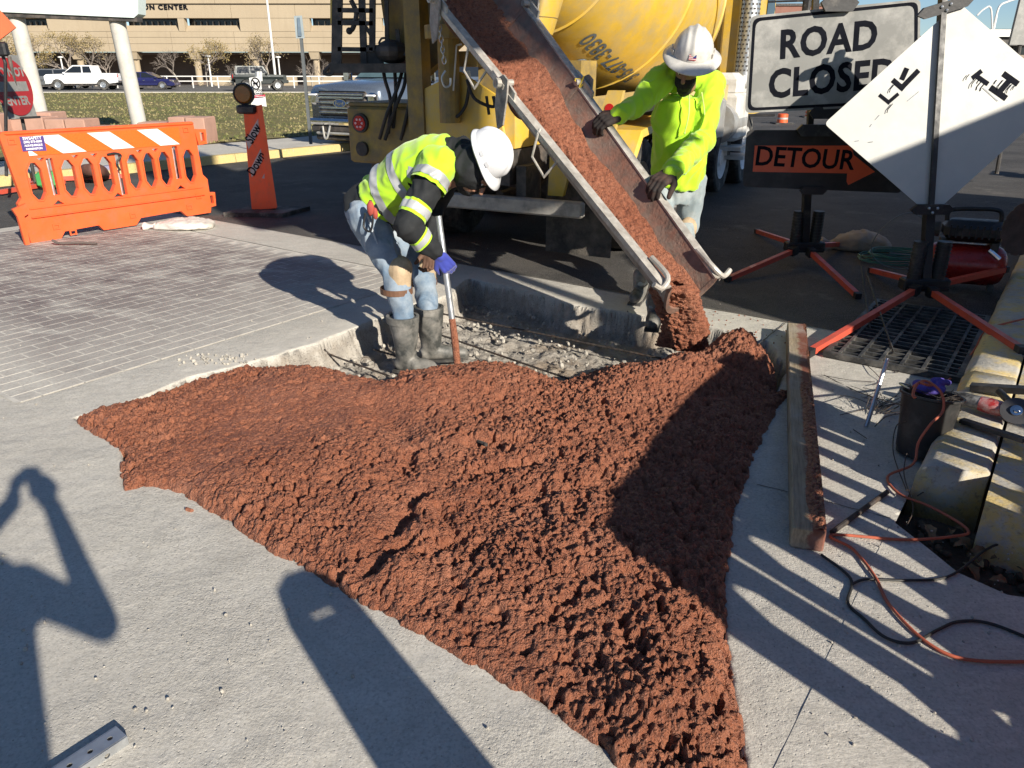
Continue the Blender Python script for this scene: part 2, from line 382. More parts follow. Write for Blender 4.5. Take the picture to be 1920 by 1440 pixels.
frames = [[(-BIG, -BIG), (X0, -BIG), (X0, BIG), (-BIG, BIG)], [(X1, -BIG), (BIG, -BIG), (BIG, BIG), (X1, BIG)], [(X0, -BIG), (X1, -BIG), (X1, Y0), (X0, Y0)], [(X0, Y1), (X1, Y1), (X1, BIG), (X0, BIG)]]
mbc, mba = MB(), MB()
HOLE = [(-.27, 3.12), (.95, 3.12), (.95, 2.38), (.35, 2.32), (-.05, 2.55), (-.27, 2.75)]   # (b, a) broken-out pocket at the kerb's end
hole_w = [(AB(a, b).x, AB(a, b).y) for b, a in HOLE]
for fr in frames:
    inner = region(fr, [(e1, A_ASPH), (ne1, 9), (ne2, 9.5), (e2, B_KERB)])
    if len(inner) > 2: mbc.face([V(*p, 0) for p in inner])
    for hv in ([(ne1, -A_ASPH), (ne2, 13.1), (e2, B_KERB)], [(e1, A_ASPH), (ne2, 13.1), (e2, -9.5)], [(e1, -9), (ne2, 9.5), (e2, B_KERB)]):
        o = region(fr, hv)
        if len(o) > 2: mba.face([V(*p, 0) for p in o])
mbc.build('concrete_pavement', CONC, kind='structure', recalc=False)
# asphalt patch lies over the corner of the excavation sheet beyond the saw cut
cutp = region([(X0, Y0), (X1, Y0), (X1, Y1), (X0, Y1)], [(ne1, -A_ASPH)])
if len(cutp) > 2: mba.face([V(*p, .005) for p in cutp])
mba.build('road_asphalt', ASPHALT, kind='structure', recalc=False)
# right of the kerb line: flush slab in front, with the broken-out pocket
mb = MB(); outer = [(B_KERB, -4), (9, -4), (9, 3.12), (B_KERB, 3.12)]
def bafn(x, y, z): return AB(y, x, z)
o2 = [(B_KERB - .012, -4), (9, -4), (9, 3.12), (.42, 3.12), (.42, 2.86), (.33, 2.70), (.12, 2.62), (-.03, 2.66), (-.14, 2.76), (B_KERB - .012, 2.88)]
mb.plate([o2], -.12, lambda x, y, z: AB(y, x, z + .002)); mb.build('corner_slab', CONC, kind='structure')
mb = MB(); xx, yy = np.meshgrid(np.linspace(-.3, 1.0, 90), np.linspace(2.2, 3.2, 70)); zz = -.10 + .03 * fbm(xx * 6, yy * 6, 5, 4)
me, _ = grid_mesh('dirt_pocket', xx * E2.x + yy * E1.x, xx * E2.y + yy * E1.y, zz)
link('dirt_pocket', me, simple('dirt', (.09, .065, .045), .95, .5, 14, .8, 80, obj=False, bdist=.02), None, 'all', 'structure')

# big earth below everything, to the horizon
mb = MB(); mb.face([(-2500, -2500, -.5), (2500, -2500, -.5), (2500, 2500, -.5), (-2500, 2500, -.5)]); mb.build('ground', simple('earth', (.22, .18, .13), .95, .3, .05, .3, 2, obj=False), kind='structure', recalc=False)

# saw-cut joints in the slabs (fine dark grooves filled with grit)
JOINT = simple('joint_grit', (.13, .12, .105), .95, .5, 40, .5, 150, obj=False)
mb = MB()
def joint(p, q, wd=.008, z=.002):
    p, q = Vector(p), Vector(q); n = 14; t = (q - p); sd_ = t.normalized().cross(V(0, 0, 1)); prev = None
    for k in range(n + 1):
        c = p + t * k / n + sd_ * random.uniform(-.003, .003); w_ = wd * random.uniform(.3, 1.0) / 2; cur = (c - sd_ * w_ + V(0, 0, z), c + sd_ * w_ + V(0, 0, z))
        if prev: mb.face([prev[0], prev[1], cur[1], cur[0]])
        prev = cur
joint(AB(1.40, -9.2), AB(1.40, -7.1), .012); joint(AB(4.62, -9.2), AB(4.62, -4.2), .014); joint(AB(1.38, -.85), AB(1.42, B_KERB - .02)); joint(AB(2.85, -.8), AB(2.9, B_KERB - .02), .006)
joint(AB(5.15, -9.2), AB(5.15, -1.1), .022, .007); joint(AB(4.5, -1.4), AB(5.15, -1.4), .01, .008)
mb.build('pavement_joints', JOINT, kind='structure', recalc=False)

# ---------------- stamped brick crossing
def m_paver():
    t = NT('paver_brick')
    v = t.n('ShaderNodeObjectInfo').outputs['Random']; base = t.ramp(v, [(0.0, (.12, .092, .095)), (.5, (.155, .125, .125)), (1.0, (.18, .147, .143))])
    mp = t.noise(2.3, 7, .66, stretch=(1, 2.2, 1, GA)); d1 = t.ramp(mp, [(.38, .08), (.50, .45), (.62, 1.0)])
    sp = t.n('ShaderNodeSeparateXYZ'); t.l(t.pos, sp.inputs[0])
    # concrete dust tracked out of the excavation: thick near it, thin far off
    aa = t.math('ADD', t.math('MULTIPLY', sp.outputs[0], E2.x), t.math('MULTIPLY', sp.outputs[1], E2.y))
    nr = t.math('MULTIPLY', t.math('ADD', aa, 6.3), .42, True); al = t.math('ADD', t.math('MULTIPLY', sp.outputs[0], E1.x), t.math('MULTIPLY', sp.outputs[1], E1.y))
    fr = t.math('MULTIPLY', t.math('SUBTRACT', 2.35, al), 1.35, True); nr = t.math('MAXIMUM', nr, fr)
    fr2 = t.math('MULTIPLY', t.math('SUBTRACT', al, 4.15), 2.2, True); nr = t.math('MAXIMUM', nr, fr2)
    nr = t.math('MULTIPLY', nr, t.ramp(t.noise(5, 6, .7), [(.25, .6), (.55, 1.0)]))
    d = t.math('MAXIMUM', t.math('MULTIPLY', d1, .74), nr)
    col = t.mix(d, base, (.50, .475, .425)); col = t.mix(t.ramp(t.noise(60, 4, .7), [(.3, .3), (.5, 0.0)]), col, (.05, .045, .045))
    return t.out(col, .86, t.bump(t.noise(70, 6, .7), .4, .006), Specular_IOR_Level=.3)
PAVER = m_paver()
GROUT = simple('grout_sand', (.54, .51, .455), .95, .25, 12, .4, 120, obj=False)
mb = MB(); pv = region([(-30, -30), (30, -30), (30, 30), (-30, 30)], [(e1, 4.60), (ne1, -1.40), (ne2, 9.3), (e2, -4.21)])
mb.face([V(*p, .003) for p in pv]); crossing = mb.build('brick_crossing', GROUT, kind='structure', recalc=False)
crossing['label'] = 'stamped brick crossing beside the fresh red concrete'
bw, bl, gap = .112, .225, .007; slots = []
b = -9.25; r = 0
while b + bw < -4.14:
    a = 1.42 + (.0 if r % 2 else bl / 2)
    if r % 2 == 0: slots.append((1.42 + bl / 4, b, .5))
    while a + bl < 4.60: slots.append((a + bl / 2, b, 1.0)); a += bl
    b += bw; r += 1
def inview(p):
    d = p.y * _c - (p.z - CAM_H) * _s
    u = 960 + FPX * p.x / max(d, .01); v_ = 720 - FPX * (p.y * _s + (p.z - CAM_H) * _c) / max(d, .01); return d > .2 and -40 < u < 1960 and v_ < 1480
vis = []; rest = []
for a, b, hf in slots:
    p = AB(a, b + bw / 2, 0)
    if float(sdpoly(np.array([p.x]), np.array([p.y]), PIT)[0]) > -.07: continue
    (vis if inview(p) else rest).append((p.length, a, b, hf))
vis.sort(); proto = {}
for hf in (1.0, .5):
    m_ = MB(); m_.bbox((0, 0, -.0062), (bw - gap, (bl * hf) - gap, .022), .0022); o = m_.build('brick', PAVER); me = o.data; bpy.data.objects.remove(o); proto[hf] = me
for d_, a, b, hf in vis[:298]:
    o = bpy.data.objects.new('brick', proto[hf]); COL.objects.link(o); o.parent = crossing; o.location = AB(a, b + bw / 2, random.uniform(-.0010, .0006)); o.rotation_euler = (random.uniform(-.004, .004), random.uniform(-.004, .004), -GA)
m_ = MB()
for d_, a, b, hf in vis[298:] + rest: m_.bbox(AB(a, b + bw / 2, -.0062), (bw - gap, (bl * hf) - gap, .022), .0025, -GA)
m_.build('bricks', PAVER, crossing, kind='stuff').name = 'brick_field'

# ---------------- kerb, sidewalk on the right
def m_kerb(name, cover=.5):
    t = NT(name); c = t.ramp(t.noise(6, 6, .7), [(.3, (.34, .32, .28)), (.7, (.47, .45, .40))])
    y = t.ramp(t.noise(4.5, 8, .72), [(.5 - cover * .3, 1.0), (.56, 0.0)]) if cover < 1 else t.ramp(t.noise(14, 7, .75), [(.58, .95), (.66, .1)])
    col = t.mix(y, c, (.55, .42, .17)); bl_ = t.ramp(t.noise(2.1, 2, .5), [(.70, 0.0), (.74, .7)]); col = t.mix(bl_, col, (.12, .17, .42))
    col = t.mix(t.ramp(t.noise(40, 5, .7), [(.3, .6), (.45, 0.0)]), col, (.14, .12, .10))
    return t.out(col, .85, t.bump(t.noise(45, 6, .7), .6, .01))
KERBY = m_kerb('kerb_paint', .30); KERBY2 = m_kerb('kerb_paint_full', 1); KERBY3 = m_kerb('kerb_paint_faded', .15)
kerb = thing('kerb', 'worn yellow painted concrete kerb running beside the storm drain', 'kerb', AB(3.1, -.2), 0); kerb['kind'] = 'structure'; del kerb['category']
def kerb_seg(a0, a1, jag=0):
    m_ = MB(); prof = [(B_KERB - .0, -.1), (B_KERB + .012, .10), (B_KERB + .03, .135), (B_KERB + .06, .15), (B_KERB + .235, .155), (B_KERB + .25, .145), (B_KERB + .25, -.1)]
    n = max(2, int((a1 - a0) / .12)); rings = []
    for k in range(n + 1):
        a = a0 + (a1 - a0) * k / n; j = .006
        rings.append([AB(a + (jag * (.05 + .10 * (z > .05) * (b - B_KERB) * 3 + random.uniform(-.015, .015)) if k == 0 else 0), b + random.uniform(-j, j) * .5, z + random.uniform(-j, j) * .4) for b, z in prof])
    m_.loft(rings); o = m_.build('kerb_stone', KERBY, kerb, 'all'); return o
kerb_seg(3.08, 4.42, 1); kerb_seg(4.435, 6.8)
for a in np.arange(6.815, 30, 3.05): kerb_seg(a, a + 3.035)
m_ = MB(); prev = None
def walk(a0, a1, b0, b1, name='sidewalk'):
    m_ = MB(); m_.plate([[(b0, a0), (b1, a0), (b1, a1), (b0, a1)]], -.25, lambda x, y, z: AB(y, x, .147 + z)); m_.build(name, KERBY3 if name == 'painted_sidewalk' else CONC, kind='structure')
walk(2.92, 4.9, -.008, .42, 'painted_sidewalk'); walk(4.91, 8.2, .012, 1.35); walk(3.10, 4.9, .425, 1.5); 
for a in np.arange(8.21, 40, 1.52): walk(a, a + 1.505, .012, 1.4)
walk(4.91, 40, 1.36, 12, 'plaza_paving')

# ---------------- far side of the street: kerb, sidewalk, lawn, parking strip
fb = -13.1
mbk = MB(); mbs = MB(); 
far_kerb = thing('far_kerb', None, None, AB(10, fb)); far_kerb['kind'] = 'structure'; far_kerb['label'] = 'yellow kerb across the street below the lawn'
a = -6
while a < 60:
    a2 = a + 3.0; m_ = MB(); m_.hexa([AB(a, fb), AB(a2, fb), AB(a2, fb - .18), AB(a, fb - .18), AB(a, fb - .02, .15), AB(a2, fb - .02, .15), AB(a2, fb - .18, .15), AB(a, fb - .18, .15)]); m_.build('kerb_stone', KERBY2, far_kerb); a = a2 + .012
a = -6
m_ = MB(); m_.plate([[(fb - .18, -8), (fb - .18, 80), (fb - 2.3, 80), (fb - 2.3, -8)]], -.3, lambda x, y, z: AB(y, x, .147 + z)); m_.build('far_sidewalk', CONC, kind='structure')
def m_grass():
    t = NT('lawn_grass'); a = t.noise(.35, 5, .65); b_ = t.noise(3.2, 6, .75); c = t.noise(18, 4, .7, stretch=(1, 3.2, 1))
    col = t.ramp(a, [(.35, (.12, .135, .045)), (.62, (.19, .165, .07))]); col = t.mix(t.ramp(b_, [(.45, 0.0), (.62, .8)]), col, (.30, .235, .125)); col = t.mix(t.ramp(c, [(.35, .4), (.55, 0.0)]), col, (.08, .095, .03))
    sp = t.n('ShaderNodeSeparateXYZ'); t.l(t.pos, sp.inputs[0])
    return t.out(col, .9, t.bump(t.noise(14, 6, .8), .5, .06), Specular_IOR_Level=.15)
GRASSM = m_grass()
xx, yy = np.meshgrid(np.linspace(-70, 60, 260), np.linspace(0, 1, 90))
ystart = (fb - 2.3 - xx * E2.x) / E2.y      # b = fb-2.3 line
ystart = np.maximum(ystart, -2); yfar = 61.0; Yg = ystart + (yfar - ystart) * yy
bb = (xx * E2.x + Yg * E2.y) - (fb - 2.3)
zg = .16 + .28 * np.clip(-bb / 6, 0, 1) * np.clip((Yg - 14) / 8, 0, 1) * 0 + .03 * fbm(xx * .4, Yg * .4, 4, 3)
me, _ = grid_mesh('lawn', xx, Yg, zg, keep=(ystart < 60)); link('lawn', me, GRASSM, None, 'all', 'structure')
# strip of blades and dry tufts on the lawn, thinning with distance
n = 42000; m_ = MB(); u = RNG.random((n, 5)); vv = []; ff = []
yy_ = 15 + 45 * u[:, 1] ** 1.9; xx_ = (u[:, 0] - .5) * yy_ * 1.9 - 5
k_ = (xx_ * E2.x + yy_ * E2.y) < fb - 2.38; xx_, yy_, u = xx_[k_], yy_[k_], u[k_]
for i in range(len(xx_)):
    h_ = (.015 + .035 * u[i, 2]) * (1 + yy_[i] / 60); an = u[i, 3] * 6.28; wv = .010 + .02 * u[i, 4] + yy_[i] * .0007; b0 = len(vv); x, y = xx_[i], yy_[i]
    vv += [(x - wv * math.cos(an), y - wv * math.sin(an), .15), (x + wv * math.cos(an), y + wv * math.sin(an), .15), (x + h_ * .5 * math.sin(an * 3), y + .3 * h_ * math.cos(an * 5), .16 + h_)]; ff.append((b0, b0 + 1, b0 + 2))
m_.v, m_.f = vv, ff
def m_blade():
    t = NT('grass_blade'); c = t.ramp(t.noise(.5, 7, .8), [(.38, (.10, .125, .035)), (.50, (.18, .17, .065)), (.62, (.33, .26, .14))]); return t.out(c, .8)
tag(m_.build('grass', m_blade(), recalc=False), 'short winter grass and dry tufts across the lawn', None, kind='stuff')
m_ = MB(); m_.face([(-140, 61, .165), (140, 61, .165), (140, 92, .165), (-140, 92, .165)]); m_.build('parking_road', simple('far_asphalt', (.12, .115, .11), .9, .2, .5, .2, 10, obj=False), kind='structure', recalc=False)
m_ = MB(); m_.hexa([(-140, 60.7, .0), (140, 60.7, .0), (140, 61, .0), (-140, 61, .0), (-140, 60.7, .22), (140, 60.7, .22), (140, 61, .22), (-140, 61, .22)]); m_.build('parking_kerb', CONC, kind='structure')

# ================================================================= RED CONCRETE
def m_red():
    t = NT('wet_red_concrete')
    a = t.noise(3.2, 6, .7); b_ = t.noise(45, 5, .7)
    col = t.ramp(a, [(.3, (.29, .100, .052)), (.55, (.355, .135, .074)), (.75, (.42, .18, .108))])
    col = t.mix(t.ramp(b_, [(.36, .8), (.5, 0.0)]), col, (.13, .038, .021)); st = t.vor(95)
    col = t.mix(t.ramp(st, [(.10, .5), (.20, 0.0)]), col, (.46, .27, .20))
    r = t.ramp(t.noise(60, 4, .6), [(.35, .34), (.65, .7)])
    h = t.math('ADD', t.math('MULTIPLY', t.ramp(t.vor(140), [(0, 1.0), (.6, 0.0)]), .5), t.noise(110, 5, .75))
    nm = t.bump(h, .95, .014); return t.out(col, r, nm, Specular_IOR_Level=.45)
RED = m_red()
RPX = [(138, 784), (185, 765), (255, 752), (300, 735), (360, 712), (420, 697), (465, 684), (500, 690), (560, 686), (620, 694), (680, 712), (722, 722), (748, 700), (800, 690), (850, 684), (905, 676), (965, 680), (1010, 700), (1058, 718), (1110, 700), (1165, 690), (1215, 695), (1240, 672), (1290, 668), (1335, 652), (1385, 642), (1425, 655), (1452, 688), (1456, 722), (1478, 728),
       (1440, 790), (1412, 850), (1377, 960), (1360, 1100), (1364, 1200), (1387, 1340), (1427, 1560), (1240, 1480), (1180, 1440), (1100, 1372), (1010, 1310), (950, 1272), (820, 1200), (700, 1132), (610, 1080), (520, 1032), (420, 968), (330, 914), (285, 902), (233, 913), (222, 880), (236, 846), (200, 820)]
RP = [(G(*p, .02).x, G(*p, .02).y) for p in RPX]
cell = .0046
rx, ry = np.meshgrid(np.arange(min(p[0] for p in RP) - .05, max(p[0] for p in RP) + .05, cell), np.arange(1.02, max(p[1] for p in RP) + .05, cell))
sd = sdpoly(rx, ry, RP) + fbm(rx * 13, ry * 13, 3, 31) * .014 + (dome(worley(rx * 26, ry * 26, 77)[0], .7) - .5) * .012
gyy, gxx = np.gradient(sd, cell); ln = np.hypot(gxx, gyy) + 1e-6; snap = np.abs(sd) < cell * .6
qx = np.where(snap, rx - gxx / ln * sd / ln, rx); qy = np.where(snap, ry - gyy / ln * sd / ln, ry); s2 = np.where(snap, 0, sd)
H = .020 + .03 * np.clip(s2 / .2, 0, 1)
H = H * np.sqrt(np.clip(s2 / .03, 0, 1)) 
edgeback = np.clip(1 - s2 / .10, 0, 1) * (ry > 4.15) * (rx > -1.9)      # slumps into the open pit along the far side
mounds = [(1385, 660, .20, .13), (1420, 690, .16, .06), (1300, 700, .22, .09), (1250, 720, .2, .05), (1165, 735, .26, .075), (1000, 740, .18, .02), (905, 725, .26, .085), (800, 735, .2, .075), (690, 740, .2, .03), (560, 730, .35, .03), (600, 860, .4, .02), (795, 1000, .10, .035), (790, 950, .06, .03), (745, 1075, .10, .035), (1050, 830, .35, .03), (860, 820, .2, .02), (400, 760, .2, .01), (1240, 1150, .2, .035), (1050, 1050, .3, .025), (470, 900, .25, .015), (1290, 1290, .2, .02)]
for u_, v_, r_, h_ in mounds:
    g = G(u_, v_, .05); dd = np.hypot(rx - g.x, ry - g.y) / r_; H += h_ * np.exp(-dd ** 2 * 1.2) * np.clip(s2 / .06, 0, 1)
for u_, v_, u2, v2, r_, h_ in [(880, 838, 990, 835, .035, -.05), (900, 884, 1010, 868, .03, -.045), (1130, 905, 1000, 930, .03, -.02), (700, 760, 760, 820, .06, -.03), (745, 990, 790, 925, .03, -.04), (690, 1070, 760, 1020, .03, -.03), (1330, 690, 1450, 712, .07, -.06), (820, 950, 860, 1010, .02, -.03), (560, 1000, 640, 1040, .03, -.015)]:
    A, B = G(u_, v_, .05), G(u2, v2, .05); ex, ey = B.x - A.x, B.y - A.y; t_ = np.clip(((rx - A.x) * ex + (ry - A.y) * ey) / (ex * ex + ey * ey), 0, 1)
    dd = np.hypot(rx - A.x - t_ * ex, ry - A.y - t_ * ey) / r_; H += h_ * np.exp(-dd ** 2)
H += (.030 * fbm(rx * 2.6, ry * 2.6, 4, 14) + .016 * np.abs(fbm(rx * 6 + ry * 2, ry * 3.5 - rx, 3, 15))) * np.clip(s2 / .08, 0, 1)
sm = G(560, 780, .05); smooth_area = np.exp(-(((rx - sm.x) / .75) ** 2 + ((ry - sm.y) / .5) ** 2)); rg = 1 - .72 * smooth_area
rg *= .88 + .6 * fbm(rx * 2.3, ry * 2.3, 4, 23) + .22 * np.clip((rx + .3) / 1.2, 0, 1); rg = np.clip(rg, .28, 1.25)
wx, wy = rx + .012 * fbm(rx * 20, ry * 20, 3, 41), ry + .012 * fbm(rx * 20, ry * 20, 3, 42)
l1, i1 = worley(wx * 13, wy * 13, 51); l2, i2 = worley(wx * 27, wy * 27, 52); l3, i3 = worley(wx * 58, wy * 58, 53)
l4, i4 = worley(wx * 95, wy * 95, 54)
L = dome(l1, .8) * .008 * (i1 * .9 + .1) + dome(l2, .72) * .012 * (i2 * .9 + .1) + dome(l3, .66) * .017 * (i3 * .9 + .1) + dome(l4, .62) * .010 * (i4 * .9 + .1)
pk = np.clip(fbm(rx * 24, ry * 24, 3, 61) - .16, 0, 1); L -= pk * .09
edgef = np.clip(s2 / .02, 0, 1)
H += (L - .012) * rg * (.25 + .75 * edgef) * np.clip(s2 / .006, 0, 1)
inp = sdpoly(rx, ry, PIT) > .0
H = np.where(edgeback > 0, H - .16 * (edgeback ** 1.5) * inp, H)
H = np.where(s2 <= 0.0, np.where(inp, -.2, -.004), np.maximum(H, np.where(inp, -.2, .004)))
ox = .010 * fbm(rx * 34, ry * 34, 2, 71) * rg * edgef; oy = .010 * fbm(rx * 34, ry * 34, 2, 72) * rg * edgef
me, _ = grid_mesh('fresh_concrete', qx + ox, qy + oy, H, keep=(sd > -cell * 1.1))
tag(link('fresh_concrete', me, RED, None, 'all'), 'freshly poured lumpy red concrete filling the cut in the pavement', 'concrete pour')

# spatter crumbs
def crumbs(name, spots, mat, label, cat, kind='stuff'):
    m_ = MB()
    for x, y, z, r_ in spots:
        n0 = len(m_.v); m_.sphere((x, y, z + r_ * .4), (r_ * random.uniform(.7, 1.4), r_ * random.uniform(.7, 1.3), r_ * .7), 6, 4, Euler((random.random() * 3, random.random() * 3, random.random() * 3)).to_matrix().to_4x4())
    o = m_.build(name, mat, None, False, kind); tag(o, label, cat); return o
sp = []
for k in range(420):
    i = random.randrange(len(RP)); p, q = RP[i], RP[(i + 1) % len(RP)]; t_ = random.random(); d_ = abs(random.gauss(0, .05)) + .004; nx_, ny_ = q[1] - p[1], -(q[0] - p[0]); l_ = math.hypot(nx_, ny_) + 1e-6
    x = p[0] + (q[0] - p[0]) * t_ + nx_ / l_ * d_; y = p[1] + (q[1] - p[1]) * t_ + ny_ / l_ * d_
    if float(sdpoly(np.array([x]), np.array([y]), RP)[0]) < 0 and float(sdpoly(np.array([x]), np.array([y]), PIT)[0]) < -.01: sp.append((x, y, 0, random.uniform(.002, .006)))
for k in range(60):
    g = G(random.uniform(1310, 1480), random.uniform(585, 650)); sp.append((g.x, g.y, 0, random.uniform(.002, .007)))
for u_, v_ in ((355, 958), (352, 957), (359, 959)): g = G(u_, v_); sp.append((g.x, g.y, 0, .011))
crumbs('concrete_spatter', sp, RED, 'small red concrete crumbs spattered on the pavement', None)
sp = []
for k in range(900):
    x, y = random.uniform(-1.6, 1.3), random.uniform(4.0, 6.0); s_ = float(sdpoly(np.array([x]), np.array([y]), PIT)[0])
    if s_ > .05 and random.random() < .8: sp.append((x, y, -.17, random.choice([.004, .005, .006, .008, .01, .013, .02])))
    elif -.12 < s_ < -.01 and random.random() < .35: sp.append((x, y, 0, random.uniform(.003, .009)))
RUB = simple('rubble_stone', (.42, .39, .34), .95, .5, 20, .6, 90, obj=False, bdist=.01)
crumbs('rubble', sp, RUB, 'pale broken concrete rubble on the pit floor', None)
sp = []
for k in range(260):
    g = G(random.uniform(0, 1400), random.uniform(440, 1420))
    if float(sdpoly(np.array([g.x]), np.array([g.y]), PIT)[0]) < -.05: sp.append((g.x, g.y, .003, random.choice([.002, .003, .004, .006])))
for k in range(60): g = G(random.uniform(330, 480), random.uniform(665, 685)); sp.append((g.x, g.y, .002, random.uniform(.004, .012)))
for k in range(200): g = G(random.uniform(1500, 1900), random.uniform(560, 1400)); sp.append((g.x, g.y, .002, random.choice([.002, .003, .005])))
crumbs('grit', sp, RUB, 'loose grit scattered on the pavement', None)

# rebar in the pit
REBAR = simple('rusty_steel', (.07, .06, .055), .7, .5, 30, .6, 200, .5, dirt=(.12, .075, .05), dirtamt=.5, dscale=20, obj=False)
def rebar(name, label, pts, r=.0065, group='steel bars in the pit', cat='rebar'):
    m_ = MB(); pp = spline(pts, 6) if len(pts) > 2 else [Vector(pts[0]).lerp(Vector(pts[1]), k / 90) for k in range(91)]
    rr = [r * (1.22 if k % 2 else .9) for k in range(len(pp))]
    m_.tube(pp, rr, 7); return tag(m_.build(name, REBAR), label, cat, group)
def g2(u_, v_, z): return G(u_, v_, z)
rebar('rebar', 'long ribbed steel bar crossing the pit behind the boots', [g2(700, 655, -.10), g2(1010, 745, -.13)])
rebar('rebar', 'ribbed steel bar bridging the pit towards the chute', [g2(828, 588, -.08), g2(1240, 672, -.10)])
rebar('rebar', 'thinner steel bar lying on rubble in middle of the pit', [g2(826, 628, -.11), g2(1100, 722, -.13)])
rebar('rebar', 'bent steel bar with hooked end at left of the pit', [g2(608, 655, -.06), g2(618, 664, -.1), g2(660, 680, -.12), g2(730, 705, -.13)], .006)
rebar('rebar', 'steel bar end poking out through red concrete surface', [G(880, 822, .045), G(912, 834, .075)], .008)
for k, (u_, v_) in enumerate(((672, 690), (905, 655), (890, 590))):
    a = g2(u_, v_, -.14); m_ = MB(); m_.tube(spline([a, a + V(.03, .02, .06), a + V(.09, .03, .05), a + V(.10, -.02, .01), a + V(.02, -.03, .02)], 6), .0016, 5)
    tag(m_.build('tie_wire', REBAR), ['loop of tie wire by the bent bar at pit edge', 'curl of tie wire on the middle bar of the pit', 'bright tie wire curl beside the worker\'s boots'][k], 'wire')
# smaller slab corner block seen left of the boots is part of the pit edge
# ================================================================= COMMON OBJECT MATERIALS
STEEL = simple('worn_steel', (.30, .29, .27), .55, .4, 10, .4, 60, .35, dirt=(.42, .38, .33), dirtamt=.8, dscale=12)
GALV = simple('galvanised', (.52, .54, .56), .38, .2, 14, .15, 90, .8)
BLACKM = simple('black_metal', (.018, .018, .02), .5, .3, 8, .2, 60, dirt=(.10, .09, .08), dirtamt=.35)
DARKST = simple('dark_steel', (.045, .042, .040), .65, .4, 8, .4, 50, dirt=(.16, .13, .11), dirtamt=.6)
RUBBER = simple('tyre_rubber', (.035, .034, .033), .85, .3, 8, .3, 70, dirt=(.20, .19, .17), dirtamt=.6)
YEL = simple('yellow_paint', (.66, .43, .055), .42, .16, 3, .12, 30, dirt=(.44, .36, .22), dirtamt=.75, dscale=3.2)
YELD = simple('yellow_paint_grime_shade', (.34, .23, .05), .65, .35, 5, .35, 50, dirt=(.13, .11, .08), dirtamt=1.1, dscale=7)  # grime, plus the shade on the mixer's rear painted into a darker yellow
WHITE = simple('white_paint', (.78, .78, .77), .3, .06, 4, .05, 40)
CHROME = simple('chrome', (.72, .73, .75), .12, .08, 6, .05, 60, 1.0)
GLASS = simple('dark_glass', (.015, .018, .022), .06, .1, 2, 0, 10)
REDL = simple('red_lens', (.45, .01, .01), .25, .1, 6, .1, 60)
ORP = simple('orange_plastic', (.80, .115, .028), .5, .10, 3, .12, 40, dirt=(.55, .12, .05), dirtamt=.5, dscale=9)
SILV = simple('silver_sheet', (.45, .45, .44), .45, .25, 6, .2, 50, .4, dirt=(.36, .33, .28), dirtamt=.7)
BLUEINK = simple('grey_blue_decal', (.10, .13, .17), .5, .3, 12, .1, 50)
HOSE = simple('black_hose', (.02, .02, .02), .6, .3, 8, .1, 60)

# ================================================================= MIXER TRUCK
TR = V(-.39, 6.85, 0); TY = -R(27)
truck = thing('mixer_truck', 'yellow concrete mixer truck pouring red concrete down its chute', 'mixer truck', TR, TY)
TMX = TM(TR, TY)
def T(x, y, z): return TMX @ V(x, y, z)
def tmb(): return MB(TMX)
# frame, underbody
m = tmb(); m.box((-.42, 4.2, .85), (.09, 8.6, .28)); m.box((.42, 4.2, .85), (.09, 8.6, .28))
for y in (.15, 1.7, 3.2, 5.0): m.box((0, y, .85), (.8, .12, .2))
m.build('frame', DARKST, truck)
m = tmb(); m.bbox((.1, -.12, .56), (2.1, .09, .13), .015); m.build('bumper', STEEL, truck)
m = tmb(); m.box((-.35, .1, .72), (.09, .3, .3)); m.box((.55, .1, .72), (.09, .3, .3)); m.tube([T(0, 0, 0)] and [(0, .6, .5), (0, 5.5, .55)], .05, 8); m.build('bumper_bracket', DARKST, truck)
def wheel(parent, c, r, wd, side, hubmat, M=TMX, name='wheel', dual=False, lugs=True):
    """c local axle point at the outer face; axle along local x, side=+1 outward x"""
    MM = M @ TM(c) @ Matrix.Rotation(R(90) * side, 4, 'Y')
    m_ = MB(); pr = [(r * .58, -wd * .5), (r * .62, -wd * .02 - wd * .48), (r * .93, -wd * .5), (r * .985, -wd * .42), (r, -wd * .3), (r * 1.0, -wd * .16), (r * .985, -wd * .155), (r * .985, -wd * .13), (r, -wd * .125), (r, wd * .125), (r * .985, wd * .13), (r * .985, wd * .155), (r, wd * .16), (r, wd * .3), (r * .985, wd * .42), (r * .93, wd * .5), (r * .62, wd * .46), (r * .58, wd * .4)]
    m_.lathe(pr, 36, MM @ TM((0, 0, -wd * .5)))
    if dual: m_.lathe(pr, 28, MM @ TM((0, 0, -wd * 1.62)))
    n_ = 40
    for k in range(n_):
        a = 2 * math.pi * k / n_
        for zz in (-.36, .22): m_.box((0, 0, 0), (.02, .03, .02)) if False else None
    wh = m_.build(name, RUBBER, parent, True)
    h = MB(); h.lathe([(.001, -.02), (r * .22, -.02), (r * .24, -.05), (r * .25, -.09), (r * .46, -.10), (r * .50, -.06), (r * .58, -.02), (r * .60, -.01), (r * .6, -.05)], 28, MM)
    if lugs:
        for k in range(8): a = 2 * math.pi * k / 8; h.tube([MM @ V(r * .35 * math.cos(a), r * .35 * math.sin(a), -.10), MM @ V(r * .35 * math.cos(a), r * .35 * math.sin(a), -.06)], r * .035, 6)
    h.build('rim', hubmat, wh, True); return wh
for y in (1.15, 2.5):
    for sx in (-1, 1): wheel(truck, (1.22 * sx, y, .52), .52, .27, sx, STEEL, dual=True)
for sx in (-1, 1): wheel(truck, (1.12 * sx, 5.1, .50), .47, .26, sx, WHITE)
for sx in (-1, 1): wheel(truck, (1.16 * sx, 6.45, .52), .52, .3, sx, WHITE)
